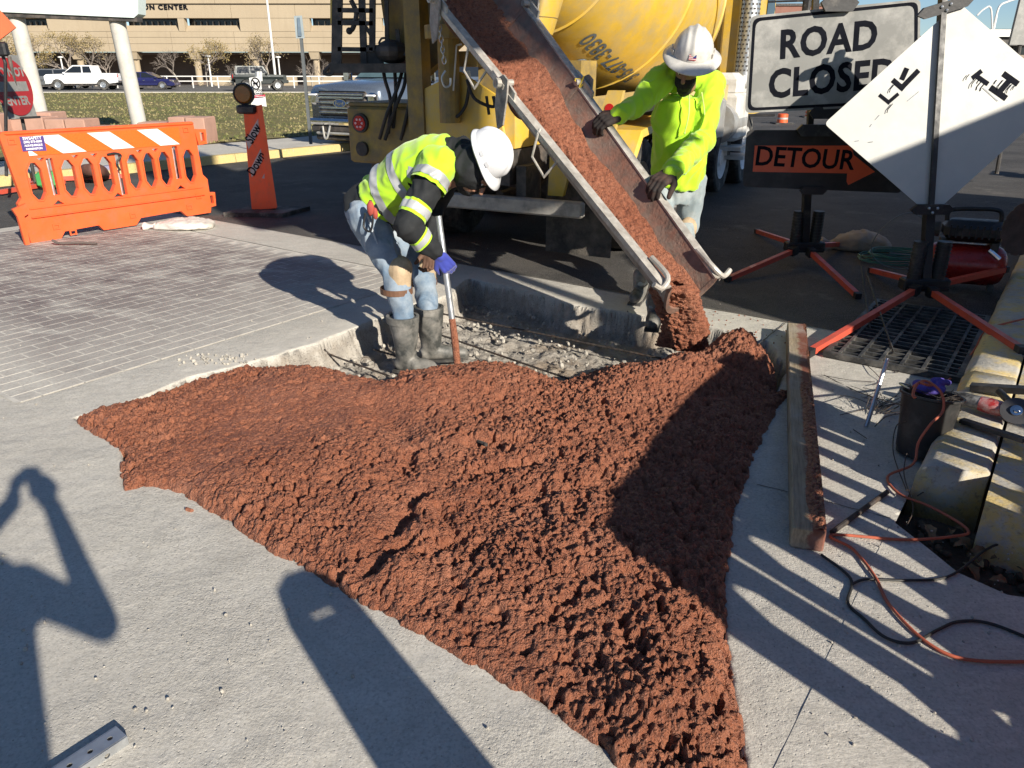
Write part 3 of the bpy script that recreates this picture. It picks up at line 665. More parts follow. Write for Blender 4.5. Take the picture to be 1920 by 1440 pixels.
m = tmb(); m.tube([(-1, 1.15, .52), (1, 1.15, .52)], .11, 10); m.tube([(-1, 2.5, .52), (1, 2.5, .52)], .11, 10); m.sphere((0, 1.15, .55), .25); m.build('axle', DARKST, truck, True)
# mud flaps
MUDM = simple('mud_flap_rubber', (.05, .047, .043), .9, .5, 9, .9, 60, dirt=(.17, .145, .12), dirtamt=.9, dscale=6, bdist=.01)
for sx in (-1, 1):
    m = tmb(); m.plate([[(sx * .95 - .31, 0), (sx * .95 + .31, 0), (sx * .95 + .31, .72), (sx * .95 - .31, .72)]], .015, lambda x, y, z: V(x, .28 + z + .02 * math.sin(x * 9), .10 + y)); fl = m.build('mud_flap', MUDM, truck)
    m = tmb()
    for k in range(5): m.box((sx * .95, .272, .16 + k * .022), (.5, .006, .008))
    m.build('flap_rib', MUDM, fl)
# rear fenders: curved yellow over the duals
def fender(sx, y0, y1, r, mat):
    m = tmb(); rings = []
    cy = (y0 + y1) / 2; hl = (y1 - y0) / 2
    pts = [(cy - hl - .12, .48), (cy - hl - .10, .85), (cy - hl + .15, 1.12), (cy, 1.2), (cy + hl - .15, 1.12), (cy + hl + .1, .85)]
    for y, z in pts: rings.append([T(sx * .86, y, z), T(sx * 1.27, y, z), T(sx * 1.29, y, z - .06), T(sx * 1.27, y, z - .02), T(sx * .86, y, z - .02)] )
    for rg_ in rings: pass
    m.M = None; m.loft(rings); return m.build('fender', mat, truck)
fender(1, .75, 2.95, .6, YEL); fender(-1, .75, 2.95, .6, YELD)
# curved rear guard arm beside the hands (yellow with red marker)
m = tmb(); m.plate([[(.93, .62), (1.12, .62), (1.24, 1.30), (1.27, 1.46), (1.14, 1.46), (1.02, 1.1)]], .06, lambda x, y, z: V(x, .35 + z, y)); ga = m.build('rear_guard', YEL, truck)
m = tmb(); m.tube([(1.16, .345, 1.32), (1.16, .36, 1.32)], .04, 14); m.build('marker_lens', REDL, ga)
m = tmb(); m.plate([[(.72, .62), (.86, .62), (1.0, 1.15), (1.02, 1.5), (.84, 1.52), (.74, 1.1)]], .05, lambda x, y, z: V(x, .12 + z, y)); ga = m.build('rear_guard', YEL, truck)
m = tmb(); m.sphere((.88, .11, 1.22), (.05, .025, .05)); m.build('marker_lens', REDL, ga, True)
# tail light box on the left
m = tmb(); m.bbox((-.93, .12, 1.05), (.82, .10, .50), .02); m.bbox((-.93, .55, 1.32), (.82, .9, .04), .01); box = m.build('light_panel', YELD, truck)
def lamp(c, r_, lit=True):
    m = tmb(); m.tube([(c[0], c[1] + .02, c[2]), (c[0], c[1] - .03, c[2])], r_ * 1.3, 20); l_ = m.build('tail_light', BLACKM, truck)
    if lit:
        m = tmb(); m.tube([(c[0], c[1] - .031, c[2]), (c[0], c[1] - .04, c[2])], r_, 20); m.build('lens', REDL, l_)
        m = tmb()
        for k in range(6): a = k * math.pi / 3; m.sphere((c[0] + r_ * .55 * math.cos(a), c[1] - .042, c[2] + r_ * .55 * math.sin(a)), .012, 8, 4)
        m.build('reflector_dot', simple('lens_dot', (.9, .55, .55), .2, .1), l_)
lamp((-1.17, .07, 1.16), .066); lamp((-1.17, .07, .93), .05, False)
# frame cover, lit yellow, and chute post
m = tmb(); m.plate([[(-.52, .98), (.40, .98), (.30, 1.42), (-.05, 1.60), (-.52, 1.42)]], .04, lambda x, y, z: V(x, -.02 + z, y)); m.box((0, .3, 1.2), (.9, .55, .40)); m.build('rear_cover', YEL, truck)
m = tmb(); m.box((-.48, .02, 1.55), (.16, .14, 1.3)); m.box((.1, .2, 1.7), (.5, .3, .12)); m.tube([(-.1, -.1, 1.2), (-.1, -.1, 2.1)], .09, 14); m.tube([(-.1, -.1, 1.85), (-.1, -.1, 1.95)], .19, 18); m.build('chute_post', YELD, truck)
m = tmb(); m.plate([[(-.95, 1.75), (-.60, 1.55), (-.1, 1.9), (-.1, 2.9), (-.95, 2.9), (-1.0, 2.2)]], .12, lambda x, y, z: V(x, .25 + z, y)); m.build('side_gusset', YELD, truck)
# discharge hood and charge hopper
HM = TMX @ TM((.32, .18, 2.0), 0)
m = MB(HM); prof = [(.30, -.16), (.36, -.12), (.46, .2), (.55, .75), (.56, 1.3)]
m.lathe(prof, 26); m.lathe([(.30, -.16), (.26, -.10), (.42, .3), (.5, 1.2)], 26); m.build('discharge_hood', YEL, truck, True)
m = MB(HM); m.lathe([(.385, -.02), (.40, .0), (.385, .03)], 26); m.build('hood_ring', YELD, truck, True)
# drum
A0 = V(.12, -.15, 2.95); AX = (V(.0, 5.5, 2.20) - A0).normalized()
zx = AX; xx_ = V(1, 0, 0); xx_ = (xx_ - zx * xx_.dot(zx)).normalized(); yx = zx.cross(xx_)
DM = TMX @ basis(A0, xx_, yx, zx)
DPROF = [(.50, 0), (.52, .05), (.60, .35), (.74, .8), (.88, 1.3), (1.02, 1.75), (1.14, 2.2), (1.20, 2.6), (1.22, 3.0), (1.22, 3.6), (1.20, 4.0), (1.10, 4.5), (.95, 5.0), (.70, 5.35), (.35, 5.5)]
def drum_r(z):
    for (r0, z0), (r1, z1) in zip(DPROF, DPROF[1:]):
        if z0 <= z <= z1: return r0 + (r1 - r0) * (z - z0) / (z1 - z0)
    return .5
m = MB(DM); m.lathe(DPROF, 72, cap=True); drum = m.build('drum', YEL, truck, 'all')
m = MB(DM)
for z in (1.3, 2.6, 4.0): r_ = drum_r(z); m.lathe([(r_ - .005, z - .018), (r_ + .014, z - .008), (r_ + .014, z + .008), (r_ - .005, z + .018)], 72)
m.build('weld_seam', YEL, drum, True)
m = MB(DM)
pp = []
for k in range(60): z = .5 + k * .062; a = R(250) + k * .042; r_ = drum_r(z) + .006; pp.append((r_ * math.cos(a), r_ * math.sin(a), z))
m.tube(pp, .011, 6); m.build('spiral_seam', YEL, drum, True)
# phone number and ring emblem on the drum's lower right side
def drum_fn(a_c, z_c, rot, off=.006):
    cr, sr = math.cos(rot), math.sin(rot)
    def f(x, y, z):
        u_ = x * cr - y * sr; v_ = x * sr + y * cr; zz = z_c + v_; r_ = drum_r(zz) + off; a = a_c + u_ / r_
        return DM @ V(r_ * math.cos(a), r_ * math.sin(a), zz)
    return f
# angle: local x = truck right, local y = zx x xx
DRUM_A, DRUM_Z, DRUM_ROT = 61, 2.16, -90
def numb(): 
    f = drum_fn(R(DRUM_A), DRUM_Z, R(DRUM_ROT)); lettering('505-877-3830', .25, None, BLUEINK, drum, .004, .85, fn=f, dep=0)
    m_ = MB(); g_ = drum_fn(R(80), 1.98, R(-150))
    for yy0, rx_, ry_ in ((0, .20, .10), (0, .15, .07), (0, .09, .04)):
        pp_ = [g_(rx_ * math.cos(2 * math.pi * k / 28), yy0 + ry_ * math.sin(2 * math.pi * k / 28), 0) for k in range(29)]; m_.tube(pp_, .006, 4)
    for dy in (-.05, -.09, -.12):
        pp_ = [g_(.20 * math.cos(math.pi + math.pi * k / 14), dy + .10 * math.sin(math.pi + math.pi * k / 14), 0) for k in range(15)]; m_.tube(pp_, .008, 4)
    m_.build('emblem', BLUEINK, drum)
numb()
# cradle, side skirt, tanks
m = tmb(); m.plate([[(.9, 1.25), (2.9, 1.3), (4.6, 1.25), (4.6, 1.45), (.9, 1.38)]], .5, lambda x, y, z: V(1.2 - z, x, y)); m.build('side_skirt', simple('cream_yellow', (.62, .47, .20), .5, .15, 4, .1, 40, dirt=(.3, .25, .15), dirtamt=.5), truck)
m = tmb(); m.bbox((1.02, 4.0, 1.05), (.42, 1.0, .55), .06); m.tube([(1.0, 4.9, .95), (1.0, 5.75, .95)], .27, 20); m.build('fuel_tank', SILV, truck, True)
m = tmb(); m.bbox((.95, 5.75, 1.42), (.5, .5, .34), .09); m.bbox((1.08, 5.5, 1.02), (.36, .7, .62), .05); m.box((1.12, 5.35, .62), (.44, .5, .05)); m.box((1.12, 5.6, .48), (.44, .5, .05)); m.build('air_cleaner', simple('pale_housing', (.62, .61, .58), .5, .1, 6, .2, 40, dirt=(.40, .37, .32), dirtamt=.6), truck, False)
m = tmb(); m.box((-1.0, 4.0, 1.0), (.4, 2.2, .6)); m.build('water_tank', SILV, truck)
# pedestal under the drum and cab
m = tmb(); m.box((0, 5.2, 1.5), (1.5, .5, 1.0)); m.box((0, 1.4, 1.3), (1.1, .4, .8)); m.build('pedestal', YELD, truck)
m = tmb()
cab = [(6.15, 1.0), (8.0, 1.0), (8.1, 1.75), (7.75, 2.0), (7.55, 2.95), (6.2, 3.0)]
m.plate([cab], 2.3, lambda x, y, z: V(1.15 - z, x, y)); cb = m.build('cab', YEL, truck)
m = tmb(); m.plate([[(6.9, 2.05), (7.6, 2.05), (7.45, 2.8), (6.9, 2.8)]], .01, lambda x, y, z: V(1.155 + z, x, y)); m.build('window', GLASS, cb)
m = tmb(); m.box((.93, 5.92, 2.2), (.10, .16, 1.9)); m.box((.72, 5.98, 2.2), (.05, .10, 2.0)); m.build('cab_corner_post', YEL, truck)
m = tmb(); m.tube([(1.08, 6.35, 1.0), (1.5, 6.6, 1.0)], .02, 6); m.bbox((1.62, 7.55, 2.32), (.12, .10, .62), .03); m.bar(T(1.15, 7.5, 2.6) and (1.15, 7.5, 2.6), (1.6, 7.55, 2.6), .03, .03); m.build('door_mirror', BLACKM, truck)
m = tmb(); m.box((1.72, 7.54, 2.5), (.02, .04, 1.2)); m.build('mirror_strip', YEL, truck)
# perforated exhaust stack
m = tmb(); m.tube([(1.14, 5.78, 1.55), (1.14, 5.78, 3.6)], .125, 20); ex = m.build('exhaust_stack', GALV, truck, True)
m = tmb()
for k in range(26):
    for j in range(9):
        a = j * .42 + (k % 2) * .21 - 2.6; z = 1.62 + k * .055; m.box((1.14 + .126 * math.cos(a), 5.78 + .126 * math.sin(a), z), (.006, .026, .022), rz=a)
m.build('perforation', DARKST, ex, kind='stuff')
m = tmb(); m.tube([(1.14, 5.78, 1.62), (1.14, 5.72, 1.45), (1.0, 5.6, 1.35)], .10, 14); m.build('exhaust_elbow', SILV, truck, True)
# ladder and platform at the rear left, seen against the far building
def tb(p0, p1, wd, dp=.05): mm.bar(p0, p1, wd, dp, up=(0, -1, 0))
YL = 7.35
mm = MB()
def lp(u_, v_, Y=YL): return P(u_, v_, Y)
lad = None
mm.bar(lp(634, -70), lp(631, 122), .085, .05, (0, -1, 0)); mm.bar(lp(676, -70), lp(683, 122), .055, .05, (0, -1, 0)); mm.build('ladder_rail', DARKST, truck)
mm = MB()
for v_ in (-25, 19, 43, 92): mm.bar(lp(634, v_), lp(700, v_ + 1), .035, .05, (0, -1, 0))
mm.build('ladder_rung', DARKST, truck)
mm = MB(); mm.bar(lp(699, -70), lp(698, 95), .05, .05, (0, -1, 0)); mm.bar(lp(724, -70), lp(726, 90), .035, .04, (0, -1, 0)); mm.bar(lp(745, 55), lp(748, 88), .035, .04, (0, -1, 0)); mm.bar(lp(682, 45), lp(700, 72), .03, .03, (0, -1, 0)); mm.build('hand_rail', DARKST, truck)
mm = MB(); mm.bar(lp(622, -70), lp(622, 45), .022, .02, (0, -1, 0)); mm.bar(lp(629, -70), lp(628, 30), .018, .02, (0, -1, 0)); mm.build('yellow_rail', YEL, truck)
mm = MB(); mm.bar(lp(630, 128), lp(770, 128), .075, .5, (0, -1, 0)); mm.hexa([lp(*q) for q in ((676, 120), (720, 120), (720, 84), (682, 84))] + [lp(q[0], q[1], YL + .35) for q in ((676, 120), (720, 120), (720, 84), (682, 84))]); mm.sphere(lp(735, 97), (.15, .2, .10)); mm.build('platform', DARKST, truck)
mm = MB(); mm.hexa([lp(*q) for q in ((733, 131), (762, 131), (762, 110), (733, 108))] + [lp(q[0], q[1], YL + .2) for q in ((733, 131), (762, 131), (762, 110), (733, 108))]); mm.build('valve_box', simple('brown_red_box', (.12, .035, .02), .6, .3), truck)
mm = MB(); mm.tube(spline([lp(634, 108), lp(612, 130), lp(608, 138), lp(622, 139), lp(627, 128)], 5), .016, 7); mm.tube(spline([lp(658, 0), lp(668, 25), lp(662, 52), lp(655, 58)], 5), .022, 7); mm.sphere(lp(655, 58), .03); mm.tube(spline([lp(710, 82), lp(716, 72), lp(728, 73), lp(736, 82), lp(748, 76)], 5), .010, 6); mm.build('step_loop', DARKST, truck)
# hydraulic hoses and control levers
mm = MB()
def hose(px, r_=.016, Y=YL - .1): mm.tube(spline([P(u_, v_, Y + dy) for u_, v_, dy in px], 7), r_, 8)
for h_ in ([(718, 125, 0), (722, 150, -.05), (732, 190, -.05), (728, 250, 0)], [(755, 130, 0), (745, 165, -.1), (725, 215, -.1), (712, 260, 0)], [(762, 120, 0), (758, 160, -.1), (742, 200, -.1), (722, 262, 0)], [(770, 115, 0), (773, 150, -.1), (766, 200, -.1), (752, 262, 0)], [(778, 118, 0), (785, 150, -.1), (782, 195, -.1), (765, 262, 0)], [(788, 122, 0), (791, 170, 0), (788, 262, 0)], [(740, 130, 0), (742, 180, -.05), (737, 240, 0)]): hose(h_)
hose([(760, 105, -.1), (770, 88, -.1), (785, 96, -.1), (790, 115, 0)], .02); hose([(850, 130, -.4), (852, 215, -.5), (872, 200, -.5), (880, 160, -.5)], .014); hose([(876, 150, -.6), (890, 185, -.7), (925, 200, -.7), (925, 180, -.7)], .014); hose([(912, 180, -.7), (917, 215, -.7)], .012)
mm.build('hose', HOSE, truck, True)
mm = MB(); mm.bar(P(850, 170, 6.3), P(856, 85, 6.3), .012, .012); mm.bar(P(856, 85, 6.3), P(866, 83, 6.3), .012, .012); mm.hexa([P(u_, v_, 6.25 + d) for d in (0, .02) for u_, v_ in ((874, 146), (884, 148), (881, 132), (872, 133))]); mm.hexa([P(u_, v_, YL - .3 + d) for d in (0, .05) for u_, v_ in ((780, 112), (795, 122), (790, 103), (780, 102))]); mm.build('control_lever', simple('pale_rod', (.5, .48, .45), .5, .2), truck)

# ================================================================= CHUTE
CH0, CH1 = P(800, -45, 6.75), P(1270, 574, 4.28)
cd_ = (CH1 - CH0); CL = cd_.length; cdir = cd_.normalized(); cside = cdir.cross(V(0, 0, 1)).normalized() * -1   # towards the truck's right
cside = V(-cdir.y, cdir.x, 0).normalized()
cup = cside.cross(cdir).normalized()
if cup.z < 0: cup = -cup
chute = thing('pour_chute', 'three section steel chute full of red concrete held by the worker', 'chute', CH1 + V(0, 0, -.1))
def cw(t): return .42 - .215 * min(1, t)         # half width along the run 0..1
def cp(t, u_, h_=0):   # u -1..1 across, trough profile
    w_ = cw(t); dz = abs(u_) ** 2.4 * (.27 - .06 * t)
    return CH0 + cdir * (t * CL) + cside * (u_ * w_) + cup * (dz + h_)
CHM_IN = simple('chute_steel', (.21, .155, .125), .6, .5, 7, .7, 50, .1, dirt=(.30, .13, .085), dirtamt=.95, dscale=9, bdist=.008)
CHM_OUT = simple('chute_outside', (.24, .22, .20), .7, .45, 8, .9, 70, .1, dirt=(.44, .40, .35), dirtamt=1.0, dscale=14, bdist=.008)
CHM_Y = simple('chute_upper_outside', (.26, .17, .06), .7, .5, 8, .8, 60, 0, dirt=(.26, .21, .17), dirtamt=1.0, dscale=10, bdist=.008)
RIM = simple('chute_rim', (.50, .47, .42), .5, .35, 12, .5, 80, .3, dirt=(.30, .26, .22), dirtamt=.6, dscale=20)
def chute_seg(t0, t1, sc0, sc1, matout, lift):
    us = [-1 + 2 * k / 20 for k in range(21)]; ts = [t0 + (t1 - t0) * k / 16 for k in range(17)]
    def q(t, u_, h_): k = (t - t0) / (t1 - t0); sc = sc0 + (sc1 - sc0) * k; return CH0 + cdir * (t * CL) + cside * (u_ * cw(t) * sc) + cup * (abs(u_) ** 2.4 * (.27 - .06 * t) + h_ + lift)
    m = MB(); m.loft([[q(t, u_, .006) for u_ in us] for t in ts], False, False); sec = m.build('chute_section', CHM_IN, chute, 'all', recalc=False)
    m = MB(); m.loft([[q(t, u_ * 1.015, -.006) for u_ in us] for t in ts], False, False); m.build('outer_skin', matout, sec, 'all', recalc=False)
    m = MB()
    for sgn in (-1, 1):
        a = [q(t, sgn, 0) for t in ts]; rings = [[p + cside * sgn * x + cup * z for x, z in ((-.006, .012), (.055, .012), (.055, -.022), (.045, -.022), (.045, .0), (-.006, 0))] for p in a]; m.loft(rings)
    m.build('rim_flange', RIM, sec)
    m = MB()
    for tt in (t0, t1):
        rings = [[q(tt, u_, d) + cdir * e for d, e in ((.012, -.012), (.012, .012), (-.03, .012), (-.03, -.012))] for u_ in us]; m.loft(rings)
    m.build('end_band', CHM_IN, sec); return q
q1 = chute_seg(-.05, .245, 1.0, .98, CHM_Y, .02); q2 = chute_seg(.235, .50, .94, .92, CHM_OUT, 0); q3 = chute_seg(.49, 1.0, .90, .88, CHM_OUT, -.02)
for (t, q) in ((.24, q2), (.495, q3)):
    for sgn in (-1, 1):
        c = q(t, sgn * 1.02, .02); m = MB(); m.tube([c - cside * .03 * sgn, c + cside * .10 * sgn], .022, 10); m.tube([c + cside * .07 * sgn, c + cside * .10 * sgn], .032, 10)
        m.hexa([c + cdir * a_ + cside * sgn * s_ + cup * b_ for s_ in (.02, .035) for a_, b_ in ((-.04, -.05), (.16, -.05), (.14, .02), (-.04, .03))]); m.bar(c + cside * .05 * sgn - cdir * .12, c + cside * .06 * sgn + cdir * .05, .02, .03); m.build('hinge_pin', RIM, chute)
        m = MB(); m.plate([[(-.05, 0), (.0, .06), (.06, .06), (.10, -.02), (.16, -.2), (.12, -.26), (.02, -.16)]], .012, lambda x, y, z: c + cdir * x + cup * (y) + cside * sgn * (.05 + z)); m.build('hinge_plate', CHM_OUT, chute)
# lip hooks at the tip
for sgn in (-1, 1):
    c = q3(.985, sgn, .01); m = MB(); m.tube(spline([c - cdir * .16 + cup * .02, c + cup * .03, c + cside * sgn * .06 + cdir * .05, c + cside * sgn * .12 + cdir * .03 + cup * .02], 5), .016, 8); m.build('lip_hook', RIM, chute, True)
m = MB(); c = q3(.66, -1.04, -.08); 
for (t, u0) in ((.37, -1.0), (.62, -1.0)):
    c = q2(t, u0, 0); m.tube([c - cside * .03, c - cside * .05 - cup * .02 + cdir * .02, c - cside * .05 - cup * .17 + cdir * .05, c - cside * .05 - cup * .19 + cdir * .22, c - cside * .01 - cup * .02 + cdir * .25], .009, 7)
m.build('grab_handle', RIM, chute, True)
# chain hanging on the upper section
m = MB(); c = P(822, 32, 6.1)
for k in range(9):
    o_ = c + V(.004 * k, 0, -.036 * k); M_ = TM(o_, k * 1.57); pp = [M_ @ V(.014 * math.cos(a), 0, .026 * math.sin(a)) for a in [2 * math.pi * j / 12 for j in range(13)]]; m.tube(pp, .0045, 5)
o_ = c + V(.04, 0, -.36); m.tube(spline([o_, o_ + V(-.03, 0, -.05), o_ + V(-.01, 0, -.11), o_ + V(.03, 0, -.1), o_ + V(.035, 0, -.05)], 5), .008, 6); m.build('chain', GALV, chute)
m = MB(); c = q3(.50, 1.0, .03); m.tube(spline([c, c + V(-.03, 0, .03), c + V(.04, .02, .02), c + V(.0, 0, -.02), c + V(.03, 0, .05)], 5), .006, 5); m.build('tie_rope', simple('yellow_rope', (.7, .5, .05), .8, .2), chute)
# red concrete sliding down the chute
nt_, nu = 560, 120; tt, uu = np.meshgrid(np.linspace(-.03, 1.0, nt_), np.linspace(-1, 1, nu), indexing='ij')
def stream_edge(t): return .10 + 0 * t
S_ = tt * CL; 
left = -.80 + .06 * fbm(S_ * 3, S_ * 0, 3, 5); right = np.where(tt < .25, .80, .72 - .08 * np.clip((tt - .25) / .5, 0, 1)) + .1 * fbm(S_ * 4, S_ * 0 + 7, 3, 6)
U = left + (right - left) * (uu * .5 + .5); W = np.where(tt < .24, .42 - .215 * tt, (.42 - .215 * tt) * .93)
base = np.abs(U / .95) ** 2.4 * (.27 - .06 * tt)
prof = np.clip(1 - np.abs(uu) ** 3, 0, 1); hh = prof * (.085 + .02 * fbm(S_ * 3, uu * 2, 3, 9)) * np.where(tt < .26, 1.35, 1.0)
clump = np.clip(.42 - (uu * .5 + .5) + .25 * fbm(S_ * 3.2, uu * 1.3, 3, 10), 0, 1) * 2.2; clump = np.clip(clump + .25, 0, 1)
l1, i1 = worley(S_ * 24, U * W * 24, 3); l2, i2 = worley(S_ * 52, U * W * 52, 4)
hh = hh * (.45 + .75 * clump) + (dome(l1, .75) * .042 * (i1 > .3) + dome(l2, .7) * .026 * (i2 > .2)) * (.10 + clump) * prof ** .3
wob = .02 * fbm(S_ * 26, U * 12, 2, 31) * clump
co = np.empty(tt.shape + (3,))
for k in range(3):
    co[..., k] = CH0[k] + cdir[k] * (tt * CL + wob) + cside[k] * (U * W) + cup[k] * (base + hh * (1 - .5 * np.clip(base / .15, 0, 1)) + .006)
me, _ = grid_mesh('sliding_concrete', co[..., 0], co[..., 1], co[..., 2])
sc_ = tag(link('sliding_concrete', me, RED, None, 'all'), 'red concrete sliding down inside the chute', 'concrete'); sc_['kind'] = 'stuff'; del sc_['category']
# clump dropping off the lip
tipc = CH1 + cup * .05 - cdir * .05 - cside * .03
land = G(1290, 650, -.02); nz, na = 170, 200
zz_, aa_ = np.meshgrid(np.linspace(0, 1, nz), np.linspace(0, 2 * np.pi, na), indexing='ij')
cx = tipc.x + (land.x - tipc.x) * zz_ ** 1.2 - .02 + .03 * np.sin(zz_ * 3); cy = tipc.y + (land.y - tipc.y) * zz_ * .9; cz = tipc.z + .06 + (land.z - tipc.z - .05) * zz_ ** 1.25
rr_ = (.105 + .012 * np.sin(zz_ * 5)) * (1 + .35 * zz_ ** 2) * np.clip(zz_ * 6 + .15, 0, 1) ** .5
big_ = fbm(np.cos(aa_) * 1.6 + 5, np.sin(aa_) * 1.6 + zz_ * 3, 3, 44); rr_ = rr_ * (1 + .45 * big_)
cx = cx + .025 * fbm(zz_ * 4, zz_ * 0 + 3, 2, 8)
pts = np.stack([cx + rr_ * np.cos(aa_), cy + rr_ * np.sin(aa_) * .8, cz], -1).reshape(-1, 3)
d1 = dome(worley3(pts * 17, 3), .8) * .03 + dome(worley3(pts * 34, 1), .8) * .022 + dome(worley3(pts * 66, 2), .75) * .012; d1 = (d1 - .03).reshape(rr_.shape) * np.clip(rr_ / .05, 0, 1)
aat = aa_; me, _ = grid_mesh('falling_concrete', cx + (rr_ + d1) * np.cos(aat), cy + (rr_ * .8 + d1) * np.sin(aat), cz + .4 * d1)
o = link('falling_concrete', me, RED, None, 'all', 'stuff'); o['label'] = 'red concrete dropping off the chute lip into the pit'
# ================================================================= PEOPLE
def blob(name, shapes, mat, parent, vox=.011, sm=3, folds=None, kind=None, cut=None, raw=False):
    """shapes: ('c', p0, p1, r0, r1) tapered limbs, ('e', centre, (rx,ry,rz), 3x3) -> one continuous surface."""
    mb = MB()
    for s_ in shapes:
        if s_[0] == 'c':
            _, p0, p1, r0, r1 = s_; p0, p1 = Vector(p0), Vector(p1); d = (p1 - p0); L_ = max(d.length, 1e-4); z = d / L_; x = z.orthogonal().normalized(); y = z.cross(x)
            M_ = basis(p0, x, y, z); pr = []
            for k in range(6): a = math.pi / 2 * k / 5; pr.append((r0 * math.sin(a), -r0 * math.cos(a)))
            for k in range(6): a = math.pi / 2 * k / 5; pr.append((r1 * math.cos(a), L_ + r1 * math.sin(a)))
            mb.lathe(pr, 16, M_)
        elif s_[0] == 'l':        # loft of ellipses: list of (centre, axis-u, axis-v)
            rings = [[Vector(c) + Vector(u_) * math.cos(2 * math.pi * k / 24) + Vector(v_) * math.sin(2 * math.pi * k / 24) for k in range(24)] for c, u_, v_ in s_[1]]; mb.loft(rings)
        else:
            M_ = s_[3].to_4x4() if len(s_) > 3 and s_[3] is not None else Matrix(); mb.sphere(s_[1], s_[2], 20, 12, M_)
    me = bpy.data.meshes.new('tmp'); me.from_pydata(mb.v, [], mb.f); bm = bmesh.new(); bm.from_mesh(me)
    bmesh.ops.recalc_face_normals(bm, faces=bm.faces); bm.to_mesh(me); bm.free()
    o = bpy.data.objects.new('tmp', me); COL.objects.link(o)
    r_ = o.modifiers.new('r', 'REMESH'); r_.mode = 'VOXEL'; r_.voxel_size = vox
    if sm: q = o.modifiers.new('s', 'SMOOTH'); q.factor = .5; q.iterations = sm
    m2 = bpy.data.meshes.new_from_object(o.evaluated_get(bpy.context.evaluated_depsgraph_get())); bpy.data.objects.remove(o); bpy.data.meshes.remove(me)
    if folds:
        amp, sc_, st = folds      # amplitude, frequency, stretch axis vector
        n_ = len(m2.vertices); co = np.zeros(n_ * 3); m2.vertices.foreach_get('co', co); co = co.reshape(-1, 3)
        nr = np.zeros(n_ * 3); m2.vertices.foreach_get('normal', nr); nr = nr.reshape(-1, 3); st = Vector(st).normalized()
        dsp = np.empty(n_)
        for i in range(n_):
            p = Vector(co[i]); al_ = p.dot(st); pp_ = (p - st * al_ * .65) * sc_
            pp_ = pp_ + Vector((mnoise.noise(p * 5), mnoise.noise(p * 5 + V(9, 0, 0)), mnoise.noise(p * 5 + V(0, 9, 0)))) * .9
            v_ = mnoise.noise(pp_); dsp[i] = (1 - abs(v_) * 2.6) * .7 + .5 * mnoise.noise(p * sc_ * .45)
        co += nr * (dsp * amp)[:, None]; m2.vertices.foreach_set('co', co.reshape(-1)); m2.update()
    if raw: return m2
    inv = parent_inv(parent)
    if inv: m2.transform(inv)
    m2.name = name; m2.materials.clear(); return link(name, m2, mat, parent, 'all', kind)
def band(src, planes, off, mat, name, parent, keepfn=None):
    """strip of cloth cut from a garment between pairs of planes (world space), lying just proud of it"""
    W = wm(src); me = src.data.copy(); me.transform(W); bm = bmesh.new(); bm.from_mesh(me)
    for co, no in planes: bmesh.ops.bisect_plane(bm, geom=bm.verts[:] + bm.edges[:] + bm.faces[:], plane_co=co, plane_no=no, clear_outer=True)
    if keepfn: bmesh.ops.delete(bm, geom=[f for f in bm.faces if not keepfn(f.calc_center_median())], context='FACES')
    bm.normal_update()
    for v in bm.verts: v.co += v.normal * off
    bm.to_mesh(me); bm.free(); inv = parent_inv(parent)
    if inv: me.transform(inv)
    me.materials.clear(); return link(name, me, mat, parent, 'all')
def cutaway(ob, planes_sets):
    pass
def cloth(name, c, var=.2, bump=.25, sc=300, rough=.85, dirt=None, dscale=6, amt=.5, sheen=.3):
    return simple(name, c, rough, var, 6, bump, sc, 0, dirt=dirt, dirtamt=amt, dscale=dscale, bdist=.002, Sheen_Weight=sheen)
LIME = cloth('hi_vis_lime', (.42, .72, .015), .12)
REFL = simple('reflective_tape', (.38, .39, .40), .35, .15, 12, .15, 200)
NAVY = cloth('black_hoodie', (.012, .014, .016), .4, sheen=0)
DENIM = cloth('denim', (.13, .20, .29), .35, .5, 400, dirt=(.40, .44, .47), amt=.85, dscale=4, sheen=.1)
DENIM2 = cloth('dusty_denim', (.24, .29, .31), .3, .4, 400, dirt=(.46, .48, .46), amt=.8, dscale=4)
SKIN = simple('skin', (.30, .155, .10), .55, .1, 9, .1, 120, Subsurface_Weight=.1)
HAIR = simple('dark_beard', (.012, .010, .009), .8, .4, 60, .9, 260)
HAT = simple('hard_hat_shell', (.66, .67, .69), .25, .04, 4, .03, 40, dirt=(.5, .5, .48), dirtamt=.4)
HAT2 = simple('worn_hard_hat_shell', (.60, .58, .54), .32, .08, 7, .08, 50, dirt=(.42, .40, .36), dirtamt=.7, dscale=11)
LEATH = simple('knee_pad_leather', (.52, .40, .26), .7, .3, 9, .4, 80, dirt=(.30, .21, .13), dirtamt=.7, dscale=8)
BOOT = simple('rubber_boot', (.055, .058, .055), .55, .35, 8, .3, 60, dirt=(.33, .31, .28), dirtamt=.95, dscale=7)
BLUEG = cloth('blue_glove', (.03, .045, .30), .3, .4)
BLKG = cloth('dark_glove', (.022, .016, .014), .4, .4, dirt=(.10, .05, .035), amt=.5, sheen=0)
